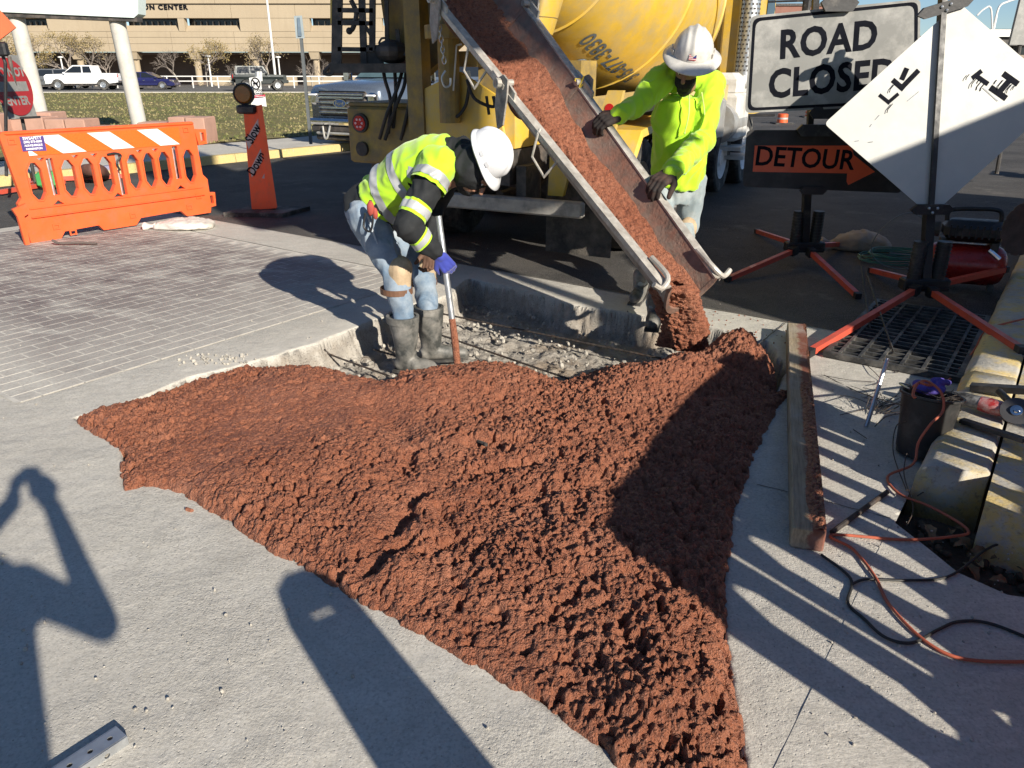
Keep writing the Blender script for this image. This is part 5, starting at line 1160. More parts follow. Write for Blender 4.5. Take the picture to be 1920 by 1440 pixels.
def border(quad, ins, wd, t_, fn, loc):
    P4 = [loc(*q) for q in quad]; cx_ = sum(p[0] for p in P4) / 4; cy_ = sum(p[1] for p in P4) / 4
    def sh_(d): return rounded([(p[0] + (d if p[0] < cx_ else -d), p[1] + (d if p[1] < cy_ else -d)) for p in P4], .05)
    m = MB(); m.plate([sh_(ins), sh_(ins + wd)], .0015, lambda x, y, z: fn(x, y, z + .0045)); m.build('border', INK, t_)
border(((1397, 212), (1722, 196), (1726, -2), (1408, 30)), .016, .022, rc, fr, lr)
def word(txt, u_, v_, hpx, sx, t_, fn, loc, mat=INK, rot=0, bold=.03, space=1.05):
    c = loc(u_, v_); hh_ = abs(loc(u_, v_ - hpx / 2)[1] - loc(u_, v_ + hpx / 2)[1]); sz = hh_ / .72; cr, sr = math.cos(rot), math.sin(rot)
    lettering(txt, sz, None, mat, t_, bold * sz, sx, fn=lambda x, y, z: fn(c[0] + x * cr - y * sr, c[1] + x * sr + y * cr, .0065), space=space)
word('ROAD', 1552, 77, 54, .88, rc, fr, lr, rot=.05); word('CLOSED', 1558, 150, 54, .84, rc, fr, lr, rot=.04)
m = MB(); c_ = PL(1573, 5, dp2 + V(0, -.03, 0), n2); m.plate([[(-.14, 0), (-.10, -.06), (.10, -.06), (.14, 0), (.08, .05), (-.08, .05)]], .03, plane_fn(c_, V(1, 0, 0), V(0, 0, 1))); m.build('clamp', BLACKM, st2)
for q in ((1553, 210), (1530, 243)):
    m = MB(); c_ = PL(*q, dp2 + V(0, .03, 0), n2); m.plate([[(-.16, 0), (-.12, -.05), (.12, -.05), (.16, 0), (.12, .04), (-.12, .04)]], .03, plane_fn(c_, V(1, 0, 0), V(0, 0, 1))); m.build('clamp', BLACKM, st2)
dt, fd, ld = board('detour_sign', 'black board with orange DETOUR arrow pointing right', ((1392, 350), (1690, 362), (1690, 243), (1400, 244)), simple('detour_black', (.010, .009, .009), .5, .4, 6, .1, 40, dirt=(.035, .03, .028), dirtamt=.5), V(-.10, -1, .06).normalized(), dp2 + V(0, -.02, 0))
m = MB(); ar = [ld(*q) for q in ((1411, 322), (1588, 325), (1587, 340), (1590, 347), (1640, 322), (1600, 290), (1597, 273), (1415, 273))]; m.plate([ar], .001, lambda x, y, z: fd(x, y, z + .0045)); m.build('arrow', ORS, dt)
word('DETOUR', 1508, 298, 37, .93, dt, fd, ld, rot=-.01, bold=.018, space=1.0)
m = MB(); c_ = PL(1523, 357, dp2 + V(0, -.02, 0), n2); m.plate([[(-.11, 0), (-.08, -.03), (.08, -.03), (.11, 0), (.08, .03), (-.08, .03)]], .03, plane_fn(c_, V(1, 0, 0), V(0, 0, 1))); m.build('clamp', BLACKM, st2)

# ================================================================= PLASTIC BARRICADE
def barricade(label, o, x, L_=2.0, Hh=1.07):
    """o foot of left end, x unit direction along; built in local frame then placed"""
    yaw = math.atan2(x.y, x.x); t_ = thing('barricade', label, 'barricade', o, yaw, 'orange plastic barricades'); M_ = TM(o, yaw)
    k = L_ / 2.0; TH = .055
    outer = [(.05, .0), (.32, .0), (.37, .07), (.70, .08), (.74, .02), (1.08, .02), (1.14, .09), (1.60, .10), (1.66, .03), (1.95, .03), (1.97, .12), (1.97, .42), (1.92, .48), (1.90, 1.05), (1.87, 1.07), (.03, 1.07), (0, 1.04), (.06, .45), (.02, .40)]
    holes = []
    xs_ = [.22, .52, .70, .88, 1.16, 1.33, 1.50, 1.78]
    for hx in xs_:
        w_, z0, z1 = .060, .41, .77; holes.append([(hx - w_, z0 + .07), (hx - .02, z0), (hx + .02, z0), (hx + w_, z0 + .07), (hx + w_, z1 - .07), (hx + .02, z1), (hx - .02, z1), (hx - w_, z1 - .07)])
    for hx, z0, z1 in ((.37, .44, .80), (1.02, .36, .78), (1.64, .46, .82)): holes.append([(hx - .03, z0), (hx + .03, z0), (hx + .03, z1), (hx - .03, z1)])
    for hx in (.30, .61, .79, 1.25, 1.42, 1.70): holes.append([(hx - .035, .81), (hx + .035, .81), (hx, .775)])
    for hx in (.37, .95, 1.64): holes.append([(hx - .05, .345), (hx + .05, .345), (hx, .39)])
    sc_ = lambda l: [(p[0] * k, p[1]) for p in l]
    m = MB(M_); m.plate([sc_(outer)] + [sc_(h) for h in holes], TH, lambda X, Y, Z: V(X, Z - TH / 2, Y)); body = m.build('body', ORP, t_)
    # thicker rim round each opening and along the frame
    for h in holes[:8]:
        m = MB(M_); h2_ = sc_(h); cx_ = sum(p[0] for p in h2_) / len(h2_); cz_ = sum(p[1] for p in h2_) / len(h2_)
        big = [(cx_ + (p[0] - cx_) * 1.22, cz_ + (p[1] - cz_) * 1.07) for p in h2_]; h2_ = [(cx_ + (p[0] - cx_) * 1.03, cz_ + (p[1] - cz_) * 1.01) for p in h2_]; m.plate([big, h2_], TH + .016, lambda X, Y, Z: V(X, Z - TH / 2 - .010, Y)); m.build('slot_rim', ORP, body)
    m = MB(M_); m.bbox((.97 * k, 0, 1.055), (1.86 * k, .085, .035), .012); m.build('top_rail', ORP, t_)
    m = MB(M_); m.bbox((1.0 * k, 0, .25), (1.80 * k, .105, .012), .004); m.build('base_ledge', ORP, t_)
    m = MB(M_); m.bbox((1.0 * k, 0, .335), (1.80 * k, .075, .014), .004); m.build('mid_ledge', ORP, t_)
    for z in (.18, .90):
        m = MB(M_); m.plate([[(1.93 * k, z - .09), (2.03 * k, z - .08), (2.04 * k, z + .08), (1.90 * k, z + .09)], [(1.96 * k, z - .05), (2.01 * k, z - .045), (2.01 * k, z + .045), (1.96 * k, z + .05)]], .05, lambda X, Y, Z: V(X, Z - .025, Y)); m.build('hinge_lug', ORP, t_)
    m = MB(M_); m.plate([[(-.06, .36), (.07, .40), (.07, .30), (.03, .28), (.02, -.01), (-.02, -.01), (-.03, .28)]], .04, lambda X, Y, Z: V(X, Z - .08, Y)); m.build('swing_foot', ORP, t_)
    # recessed clips
    m = MB(M_)
    for cx_, cz_ in ((.09, .98), (1.80, .99), (.30, .13), (.44, .05), (1.06, .13), (1.70, .13), (1.83, .24)): m.plate([[(cx_ * k - .035, cz_ - .028), (cx_ * k + .035, cz_ - .028), (cx_ * k + .035, cz_ + .028), (cx_ * k - .035, cz_ + .028)], [(cx_ * k - .022, cz_ - .028 + .012), (cx_ * k + .022, cz_ - .016), (cx_ * k + .022, cz_ + .014), (cx_ * k - .022, cz_ + .014)]], .012, lambda X, Y, Z: V(X, -TH / 2 - .010 + Z, Y))
    m.build('clip_boss', ORP, body)
    # striped sheeting
    SO = simple('sheeting_orange', (.70, .13, .02), .4, .15, 60, .1, 200); SW = simple('sheeting_white', (.70, .70, .68), .35, .08, 60, .15, 160)
    m = MB(M_); m.plate([[(.20 * k, .835), (1.72 * k, .835), (1.72 * k, 1.02), (.20 * k, 1.02)]], .004, lambda X, Y, Z: V(X, -TH / 2 - .0055 + Z, Y)); sh_ = m.build('sheeting', SO, t_)
    for x0 in (.28, .76, 1.26):
        m = MB(M_); m.plate([[(x0 * k + .24, .838), ((x0 + .24) * k + .22, .838), ((x0 + .22) * k, 1.018), (x0 * k, 1.018)]], .001, lambda X, Y, Z: V(min(X, 1.718 * k), -TH / 2 - .0085 + Z, Y)); m.build('white_stripe', SW, sh_)
    m = MB(M_); m.plate([[(.205 * k, .838), (.28 * k, .838), (.205 * k, .91)]], .001, lambda X, Y, Z: V(X, -TH / 2 - .0085 + Z, Y)); m.build('white_stripe', SW, sh_)
    return t_, M_, k, TH
bo = G(46, 458); bd = (G(386, 404) - bo).normalized()
b1, BM, bk, BT = barricade('orange and white striped plastic barricade standing on the brick crossing', bo, bd, 2.15, 1.07)
m = MB(BM); m.plate([[(.17, .885), (.39, .875), (.39, 1.015), (.17, 1.02)]], .001, lambda X, Y, Z: V(X, -BT / 2 - .0105 + Z, Y)); stk = m.build('sticker', simple('purple_sticker', (.08, .05, .22), .5, .2), b1)
WI = simple('white_ink', (.75, .75, .75), .5, .1)
for i, (tx, sz) in enumerate((('SWSAFETY', .040), ('(505) 873-6500', .030), ('ALBUQUERQUE', .026), ('FARMINGTON', .026))): lettering(tx, sz, BM @ TM((.28, -BT / 2 - .0125, 1.0 - i * .033), 0, R(90)), WI, stk, .001, .9)
for hx in (.37, 1.02, 1.64):
    m = MB(BM); m.tube([(hx * bk, .03, .34 if hx == 1.02 else .42), (hx * bk, .03, .62 if hx == 1.02 else .84)], .016, 10); m.build('hinge_rod', GALV, b1)
m = MB(BM); m.tube(spline([(.98, -.04, .79), (1.05, -.06, .80), (1.12, -.05, .77), (1.06, -.05, .70), (1.08, -.05, .62)], 5), [.012] * 21, 6); m.build('wire_wrap', BLACKM, b1)
# two more barricades to the right of the frame: their slots throw the light patches
def bcopy(sh_uv, z_, yaw_uv, label, L_=2.0):
    pass
def shadow_src(u_, v_, h_, zg=0.0): g = G(u_, v_, zg); return V(g.x - SH.x * (h_ - zg), g.y - SH.y * (h_ - zg), 0)
near = shadow_src(1140, 1000, 1.07, .08); far = shadow_src(1310, 735, 1.07, .08)
bdir = (far - near).normalized()
b2 = copytree(b1, None, near, math.atan2(bdir.y, bdir.x), 'plastic barricade standing close to the right of the pour')
bdk = V(E1.x, E1.y, 0)
b3 = copytree(b1, None, near + E2 * 1.05 + E1 * .55, math.atan2(bdk.y, bdk.x), 'plastic barricade standing on the corner slab beyond the kerb end')
# the loop-top channelizer behind the camera whose shadow crosses the foreground
def channelizer(loc, yaw, label, wide=.27, hgt=1.07, lean=0):
    t_ = thing('channelizer_post', label, 'traffic post', loc, yaw); M_ = TM(loc, yaw); m = MB(M_)
    w0, w1_ = wide / 2, wide / 2 * .84
    pr = [(-w0, .05), (w0, .05), (w1_, hgt - .12), (w1_ * .75, hgt - .03), (w1_ * .3, hgt), (-w1_ * .3, hgt), (-w1_ * .75, hgt - .03), (-w1_, hgt - .12)]
    m.plate([pr, [(-.035, hgt - .125), (.03, hgt - .125), (.03, hgt - .095), (-.035, hgt - .095)]], .05, lambda X, Y, Z: V(X, Z - .025, Y)); m.build('panel', ORP, t_)
    m = MB(M_); m.bbox((0, 0, .03), (.5, .4, .06), .02); m.build('base', RUBBER, t_); return t_
cb_ = shadow_src(555, 1078, 1.07); channelizer(cb_, R(35), 'orange loop topped channelizer post beside the photographer')

# ---- tilted SLOW DOWN panel with its warning light
cp0 = G(497, 400); pn = thing('lane_marker', 'orange vertical panel with handwritten slow down and an amber light on top', 'traffic panel', (cp0.x, cp0.y, 0)); YC = cp0.y
def cu(u_, v_, d=0): return P(u_, v_, YC + d)
m = MB(); m.hexa([cu(*q) for q in ((472, 393), (518, 391), (488, 197), (456, 202))] + [cu(q[0], q[1], .06) for q in ((472, 393), (518, 391), (488, 197), (456, 202))]); m.build('panel', ORP, pn)
m = MB(); m.hexa([cu(*q) for q in ((508, 391), (520, 389), (491, 196), (482, 198))] + [cu(q[0], q[1], -.07) for q in ((508, 391), (520, 389), (491, 196), (482, 198))]); m.build('side_flange', ORP, pn)
def pface(q, mat, nm, d=-.004): m = MB(); m.face([cu(*a, d) for a in q]); return m.build(nm, mat, pn)
SWD = simple('sheeting_dusty_white', (.42, .40, .38), .5, .2, 9, .1)
pface(((461, 262), (466, 280), (486, 248), (484, 222)), SWD, 'white_band'); pface(((469, 318), (472, 333), (492, 302), (489, 278)), SWD, 'white_band'); pface(((491, 334), (496, 335), (496, 325)), SWD, 'white_band')
for tx, u_, v_, rt in (('Slow', 475, 251, .95), ('Down', 481, 307, .95)):
    c_ = cu(u_, v_, -.009); fn = lambda x, y, z, c_=c_, rt=rt: c_ + V(x * math.cos(rt) - y * math.sin(rt), 0, x * math.sin(rt) + y * math.cos(rt)); lettering(tx, .15, None, INK, pn, .002, .8, fn=fn)
m = MB(); m.hexa([V(cp0.x + dx, cp0.y + dy, z) for z in (0, .05) for dx, dy in ((-.42, -.24), (.30, -.30), (.50, .22), (-.25, .30))]); m.build('rubber_base', RUBBER, pn)
m = MB(); c_ = cu(457, 176); M_ = Matrix.Translation(c_) @ Euler((R(90), 0, 0)).to_matrix().to_4x4(); m.lathe([(.001, -.05), (.085, -.045), (.10, -.02), (.105, 0), (.10, .02), (.085, .045), (.001, .05)], 24, M_); am = m.build('warning_light', simple('amber_lens', (.26, .12, .025), .35, .2), pn, True)
m = MB(); m.lathe([(.105, -.02), (.122, -.015), (.122, .015), (.105, .02)], 24, M_); m.build('lens_ring', BLACKM, am); m = MB(); m.bbox(cu(463, 205), (.22, .12, .10), .02); m.build('light_base', BLACKM, pn)

# ================================================================= SMALL THINGS ON THE RIGHT
# timber form board
ba, bb_ = G(1494, 606, .09), G(1518, 992, .09); dr = (bb_ - ba); dr.z = 0; Lb = dr.length; dr.normalize(); sd2 = V(-dr.y, dr.x, 0)
WOODM = NT('form_board_timber'); wt = WOODM; wn = wt.noise(9, 6, .7, wt.tc, (9, .5, 3)); wc = wt.ramp(wn, [(.3, (.16, .12, .075)), (.6, (.34, .27, .18))]); sp_ = wt.n('ShaderNodeSeparateXYZ'); wt.l(wt.tc, sp_.inputs[0])
edge_ = wt.math('ADD', wt.math('MULTIPLY', sp_.outputs[0], -1.0), wt.math('MULTIPLY', wt.math('SUBTRACT', wt.noise(14, 6, .75, wt.tc), .5), .10)); redm = wt.ramp(edge_, [(.50, 0.0), (.52, 1.0)]); 
edge2 = wt.math('ADD', wt.math('MULTIPLY', edge_, 1.0), .5)
redm = wt.ramp(edge2, [(.495, 0.0), (.51, 1.0)]); wc = wt.mix(redm, wc, (.17, .055, .032)); wc = wt.mix(wt.ramp(wt.noise(3, 5, .6, wt.tc), [(.5, 0.0), (.7, .5)]), wc, (.40, .37, .33))
BOARD = wt.out(wc, .8, wt.bump(wt.noise(60, 6, .7, wt.tc), .6, .006))
bp = (ba + bb_) / 2; yawb = math.atan2(dr.y, dr.x) - math.pi / 2
brd = thing('form_board', 'timber form board edged with red concrete beside the pour', 'timber board', (bp.x, bp.y, 0), yawb)
m = MB(TM((bp.x, bp.y, .045), yawb)); m.bbox((0, 0, 0), (.115, Lb, .09), .006); m.build('plank', BOARD, brd)
m = MB(TM((bp.x, bp.y, .0), yawb))
gx2, gy2 = np.meshgrid(np.linspace(-.056, .056, 40), np.linspace(-Lb / 2, Lb / 2, 500)); sgn = 1 if True else -1
side_far = gx2; lv = np.clip((-side_far - (-.005) + .03 * fbm(gy2 * 3, gx2 * 0, 3, 2) - .045 * (gy2 < -.2) ) / .03, 0, 1)
hz = .088 + lv * (.004 + dome(worley(gx2 * 60, gy2 * 60, 5)[0], .7) * .010); X_ = gx2; Y_ = gy2; Mb = TM((bp.x, bp.y, 0), yawb)
WX = bp.x + X_ * math.cos(yawb) - Y_ * math.sin(yawb); WY = bp.y + X_ * math.sin(yawb) + Y_ * math.cos(yawb)
me, _ = grid_mesh('concrete_smear', WX, WY, hz, keep=lv > .15); inv = parent_inv(brd); me.transform(inv); link('concrete_smear', me, RED, brd, 'all')
# storm drain grate
GRM = simple('cast_iron', (.06, .06, .06), .55, .3, 9, .4, 70, .5, dirt=(.22, .21, .19), dirtamt=.7, dscale=9, obj=False)
ga0, ga1, gb0, gb1 = 4.62, 5.98, -.98, -.30
gt = thing('storm_drain_grate', 'cast iron storm drain grate set beside the yellow kerb', 'drain grate', AB((ga0 + ga1) / 2, (gb0 + gb1) / 2))
DK = simple('drain_shade_black', (.006, .006, .006), .9, .2); m = MB(); m.plate([[(gb0, ga0), (gb1, ga0), (gb1, ga1), (gb0, ga1)]], .002, lambda x, y, z: AB(y, x, .007 + z)); m.build('shaft', DK, gt)  # flat near-black sheet paints the shade of the shaft beneath the bars
m = MB(); m.plate([[(gb0 - .03, ga0 - .03), (gb1 + .03, ga0 - .03), (gb1 + .03, ga1 + .03), (gb0 - .03, ga1 + .03)], [(gb0, ga0), (gb1, ga0), (gb1, ga1), (gb0, ga1)]], .034, lambda x, y, z: AB(y, x, .006 + z)); m.build('frame', GRM, gt)
for k in range(17):
    a = ga0 + (k + .5) * (ga1 - ga0) / 17; m = MB(); m.bar(AB(a, gb0, .026), AB(a, gb1, .026), .016, .026); m.build('bar', GRM, gt)
for k in range(6):
    b = gb0 + (k + .5) * (gb1 - gb0) / 6; m = MB(); m.bar(AB(ga0, b, .030), AB(ga1, b, .030), .018, .026); m.build('cross_bar', GRM, gt)
# sandbags
def sandbag(label, c, L_, W_, H_, yaw, mat, knot=True, seed=0, part='neck'):
    t_ = thing('sandbag', label, 'sandbag', c, yaw); M_ = TM(c, yaw); n = 48; rings = []
    for j in range(33):
        t = j / 32; x = -L_ / 2 + L_ * t
        wv = W_ / 2 * (.22 + .78 * min(1, (t * 2.4)) ** .8) * min(1, (1 - t) * 9 + .25) ** .6; hv = H_ / 2 * (.25 + .75 * math.sin(math.pi * min(1, t * .9 + .05)) ** .6); ring = []
        for i in range(n):
            a = 2 * math.pi * i / n; ca, sa = math.cos(a), math.sin(a); q = (abs(ca) ** 3.2 + abs(sa) ** 3.2) ** (-1 / 3.2)
            wr = 1 + .10 * mnoise.noise(V(x * 9, a * 1.3, seed)) + .05 * mnoise.noise(V(x * 26, a * 3, seed)); y = wv * q * ca * wr + .02 * mnoise.noise(V(x * 6, 0, seed)); z = hv * (1 + q * sa * wr) + (.016 * mnoise.noise(V(x * 17, y * 17, seed + 3)) + .010 * mnoise.noise(V(x * 40, y * 12, seed + 3))) * (sa > 0); ring.append(M_ @ V(x, y, max(.004, z)))
        rings.append(ring)
    m = MB(); m.loft(rings); m.build('sack', mat, t_, 'all')
    m = MB(); rings = []
    for j in range(9):
        t = j / 8; x = -L_ / 2 + .02 - t * .13; r_ = (.045, .036, .028, .024, .028, .038, .05, .058, .05)[j]; rings.append([M_ @ V(x, r_ * math.cos(a) * (1.2 + .4 * mnoise.noise(V(a * 2, t * 3, seed))), max(.004, H_ * .35 + r_ * .8 * math.sin(a) * (1 + .4 * mnoise.noise(V(a * 3, t * 4, seed + 2))))) for a in [2 * math.pi * i / 20 for i in range(20)]])
    m.loft(rings); m.build(part, mat, t_, 'all')
    return t_
BURL = simple('burlap_sack', (.36, .31, .25), .9, .2, 7, .5, 150, dirt=(.25, .20, .15), dirtamt=.5); WSACK = simple('white_woven_sack', (.66, .63, .58), .8, .12, 7, .5, 120, dirt=(.5, .46, .40), dirtamt=.5)
g_ = G(1612, 470, .0); sandbag('tan sandbag lying on the asphalt behind the sign stand leg', g_, .52, .30, .19, R(-14), BURL)
g_ = G(346, 428, .0); sandbag('flattened white sandbag at the foot of the striped barricade', g_, .62, .42, .10, R(12), WSACK, seed=4)
g_ = G(1208, 598, .0)
# fallen stick in front of barricade
m = MB(); m.tube(spline([G(98, 450, .06), G(112, 456, .03), G(150, 455, .03), G(181, 457, .02)], 5), .013, 8); tag(m.build('stick', simple('grey_stick', (.12, .09, .08), .8, .3)), 'short dirty stick lying at the foot of the barricade', 'stick')
# air compressor: red tank, black motor shroud
cc = G(1812, 545, 0); comp = thing('air_compressor', 'portable air compressor with red tank and black motor cover', 'air compressor', (cc.x, cc.y, 0)); cyaw = R(-22)
CM = TM((cc.x, cc.y + .12, 0), cyaw); REDT = simple('red_tank_paint', (.30, .018, .015), .3, .15, 5, .05, 40)
m = MB(CM @ TM((0, 0, .19), 0, 0, R(90))); m.lathe([(.001, -.29), (.08, -.285), (.13, -.26), (.155, -.21), (.16, -.16), (.16, .16), (.155, .21), (.13, .26), (.08, .285), (.001, .29)], 32); m.build('tank', REDT, comp, True)
m = MB(CM); m.bbox((.03, 0, .455), (.46, .26, .16), .05); m.build('motor_cover', BLACKM, comp, True)
m = MB(CM)
for k in range(9): m.box((-.16 + k * .045, -.132, .46), (.012, .012, .10))
m.build('vent_fin', BLACKM, comp)
m = MB(CM); m.tube([(-.22, 0, .45), (-.30, 0, .45)], [.06, .055], 16); m.build('pump_head', DARKST, comp)
m = MB(CM); m.tube(spline([(-.18, 0, .52), (-.17, 0, .60), (0, 0, .62), (.16, 0, .615), (.19, 0, .53)], 6), .018, 10); m.build('handle', BLACKM, comp, True)
for sx in (-1, 1):
    m = MB(CM); m.box((.17 * sx, -.0, .345), (.05, .2, .07)); m.build('saddle', DARKST, comp); m = MB(CM); m.box((.2 * sx, -.1, .03), (.04, .05, .06)); m.build('foot', RUBBER, comp)
m = MB(CM); m.tube([(.12, -.17, .34), (.20, -.19, .28)], .018, 10); m.build('gauge', CHROME, comp)
# green air hose coiled between stands
AIRH = simple('green_air_hose', (.05, .16, .12), .4, .2); m = MB(); c0 = G(1690, 492); pts = []
for k in range(150):
    a = k * .33; rr_ = .30 + .05 * math.sin(k * .7); pts.append(c0 + V(rr_ * math.cos(a) * 1.1 + .03 * math.sin(k * .13), rr_ * .7 * math.sin(a), .01 + k * .0006 + .01 * math.sin(a * 2.2)))
m.tube(pts, .0055, 6)
tag(m.build('air_hose', AIRH, None, True), 'green air hose lying in loose coils behind the diamond sign stand', 'hose')
m = MB(); c1 = P(1692, 452, 6.35); pts = [c1 + V(.245 * math.cos(a), .06 * math.sin(a * 2), .235 * math.sin(a)) for a in [2 * math.pi * k / 60 + .4 for k in range(58)]]; m.tube(pts, .004, 6); tag(m.build('wire_loop', simple('grey_cable', (.16, .18, .17), .5, .2), None, True), 'thin grey cable standing up in a round loop beside the stand mast', 'cable')
# cut-off saw at the right edge of frame
sc0 = P(1921, 428, 4.9); saw = thing('cutoff_saw', 'cut-off saw with toothed round blade resting on the sidewalk', 'cut-off saw', (sc0.x, sc0.y, .15))
m = MB(); Ms = Matrix.Translation(sc0) @ Euler((R(90), 0, R(12))).to_matrix().to_4x4(); pr = []
n = 96
for k in range(n): a = 2 * math.pi * k / n; r_ = .178 if (k % 6) else .168; pr.append((r_ * math.cos(a), r_ * math.sin(a)))
m.plate([pr], .004, lambda x, y, z: Ms @ V(x, y, z)); bl_ = m.build('blade', simple('saw_blade', (.10, .08, .07), .45, .4, 9, .2, 60, .6), saw)
m = MB(); m.lathe([(.001, -.02), (.05, -.02), (.055, 0)], 20, Ms); m.build('arbor', GALV, bl_)
m = MB(); m.plate([[(.02, .03), (-.05, .19), (.08, .21), (.22, .12), (.25, -.05), (.12, -.10)]], .07, lambda x, y, z: Ms @ V(x + .05, y, z + .01)); m.build('guard', simple('saw_orange', (.6, .12, .02), .4, .1), saw)
m = MB(); m.bbox(sc0 + V(.42, .1, -.02), (.34, .24, .26), .04, R(12)); m.build('engine', DARKST, saw); m = MB(); m.tube(spline([sc0 + V(.3, .05, .1), sc0 + V(.42, .05, .24), sc0 + V(.6, .1, .2)], 6), .018, 8); m.build('handle', BLACKM, saw)
# angle grinder on the kerb
def bp_(u_, v_, z): return G(u_, v_, z)
g0, g1 = bp_(1788, 742, .20), bp_(1895, 772, .20); gd = (g1 - g0).normalized(); gr = thing('angle_grinder', 'red and black angle grinder with cutting disc lying on the yellow kerb', 'angle grinder', (g0.x, g0.y, .155))
m = MB(); m.tube([g0, g0.lerp(g1, .12), g0.lerp(g1, .42), g0.lerp(g1, .5)], [.024, .029, .031, .033], 14); m.build('grip', simple('grinder_black', (.03, .03, .03), .6, .3, 9, .2, dirt=(.5, .5, .48), dirtamt=.8, dscale=12), gr, True)
m = MB(); m.tube([g0.lerp(g1, .48), g0.lerp(g1, .62), g0.lerp(g1, .82), g0.lerp(g1, .93)], [.034, .037, .036, .026], 14); m.build('motor_housing', simple('grinder_red', (.40, .03, .03), .4, .2, 9, .1, dirt=(.6, .58, .55), dirtamt=.7, dscale=14), gr, True)
hd_ = g1 + gd * .02; wv = (V(0, 0, CAM_H) - hd_); wv = (wv.normalized() + V(0, 0, .5)).normalized(); Mg = basis(hd_, wv.orthogonal().normalized(), wv.cross(wv.orthogonal().normalized()), wv)
m = MB(); m.lathe([(.001, .03), (.062, .03), (.063, .026), (.001, .026)], 36, Mg); dsc = m.build('cutting_disc', simple('cutting_disc', (.05, .05, .055), .6, .3), gr)
m = MB(); m.lathe([(.001, .045), (.012, .045), (.014, .038), (.024, .036), (.026, .03)], 20, Mg); m.build('flange_nut', CHROME, dsc, True)
m = MB(); m.sphere(hd_, (.032, .032, .028)); m.build('gear_head', DARKST, gr, True); m = MB(); m.tube([hd_ + V(.03, .04, 0), hd_ + V(.04, .2, .02)], .016, 10); m.build('side_handle', BLACKM, gr, True)
m = MB(); m.tube(spline([g0, bp_(1772, 738, .2), bp_(1762, 745, .15), bp_(1765, 770, .08)], 5), .006, 6); m.build('power_cord', HOSE, gr, True)
# flat chisel bar on the kerb
m = MB(); m.bar(bp_(1803, 788, .165), bp_(1922, 826, .19), .035, .018); tag(m.build('flat_bar', DARKST), 'dark flat steel bar lying on the kerb below the grinder', 'steel bar')
m = MB(); m.bar(bp_(1820, 725, .175), bp_(1930, 732, .22), .05, .03); tag(m.build('tool_handle', BLACKM), 'black tool handle lying on the kerb above the grinder', 'tool')
# black bucket of tie wire, orange cord draped on it
bc = G(1722, 852, 0); bkt = thing('bucket', 'black rubber bucket full of tangled tie wire against the kerb', 'bucket', (bc.x, bc.y, 0)); BKM = Matrix.Translation((bc.x, bc.y, 0)) @ Euler((R(-8), R(5), 0)).to_matrix().to_4x4()
m = MB(BKM); m.lathe([(.001, .005), (.095, .005), (.122, .27), (.132, .275), (.132, .285), (.122, .285), (.115, .27), (.10, .03), (.001, .03)], 32); m.build('pail', simple('black_plastic', (.018, .018, .018), .5, .3, 6, .1, dirt=(.10, .09, .085), dirtamt=.6), bkt, True)
m = MB(BKM)
for k in range(34):
    a = random.random() * 6.28; pts = [V(.10 * math.cos(a + j * 1.9 + random.random()), .10 * math.sin(a + j * 1.9 + random.random()), 0.20 + random.random() * .11) for j in range(4)]; m.tube(spline(pts, 4), .0013, 4)
tw = m.build('wire_tangle', REBAR, bkt, kind='stuff')
m = MB(BKM); pts = [V(.137 * math.cos(a), .137 * math.sin(a), .28 - .03 * math.cos(a)) for a in [math.pi * k / 20 + .3 for k in range(21)]]; m.tube(pts, .004, 6); m.build('bail', GALV, bkt, True)
gl = blob('glove', [('e', BKM @ V(.0, .03, .30), (.07, .045, .022), None), ('e', BKM @ V(-.03, .06, .31), (.03, .03, .018), None), ('c', BKM @ V(.04, .03, .335), BKM @ V(.09, .05, .33), .014, .012), ('c', BKM @ V(.03, .06, .335), BKM @ V(.08, .085, .33), .014, .012)], simple('purple_cloth', (.07, .05, .28), .8, .4), None, .006, 2, (.006, 30, (1, 0, 0))); tag(gl, 'crumpled purple glove lying on top of the wire bucket', 'glove')
# wires looping out of the bucket
m = MB()
for pts in ([(1700, 790, .2), (1680, 800, .1), (1675, 850, .03), (1700, 920, .02)], [(1770, 780, .2), (1776, 830, .12), (1755, 900, .04), (1720, 930, .02)], [(1690, 775, .25), (1660, 782, .1), (1640, 800, .02)], [(1690, 760, .3), (1610, 735, .02), (1545, 703, .015)], [(1700, 850, .1), (1695, 890, .04), (1712, 950, .01), (1700, 985, .01)]):
    m.tube(spline([G(u_, v_, z) for u_, v_, z in pts], 6), .0024, 5)
tag(m.build('loose_wire', REBAR, None, True), 'loose dark wires looping out over the bucket rim', 'wire', kind='stuff'); bpy.data.objects['loose_wire'].pop('category', None)
# cords
def cord(name, label, pts, r_, mat, cat='cord'): m = MB(); m.tube(spline([G(*p) for p in pts], 9), r_, 8); return tag(m.build(name, mat, None, True), label, cat)
ORC = simple('orange_cord', (.42, .10, .05), .6, .15, 9, .1, dirt=(.30, .10, .07), dirtamt=.4)
cord('extension_cord', 'orange extension cord looped over the bucket and along the pavement', [(1920, 598, .2), (1852, 618, .12), (1828, 655, .05), (1800, 690, .02), (1775, 715, .05), (1745, 722, .33), (1722, 718, .36), (1712, 738, .34), (1716, 746, .33)], .0065, ORC)
cord('extension_cord', 'orange cord running down from bucket rim and sweeping across the corner slab', [(1712, 725, .34), (1735, 714, .36), (1764, 735, .34), (1768, 770, .27), (1745, 795, .22), (1722, 830, .14), (1712, 870, .06), (1665, 893, .015), (1685, 925, .012), (1740, 948, .02), (1790, 975, .02), (1815, 995, .015), (1800, 1004, .012), (1700, 1012, .01), (1560, 1003, .01), (1600, 1030, .01), (1640, 1080, .01), (1665, 1130, .01), (1720, 1190, .01), (1780, 1228, .01), (1850, 1240, .01), (1960, 1240, .01)], .0055, ORC)
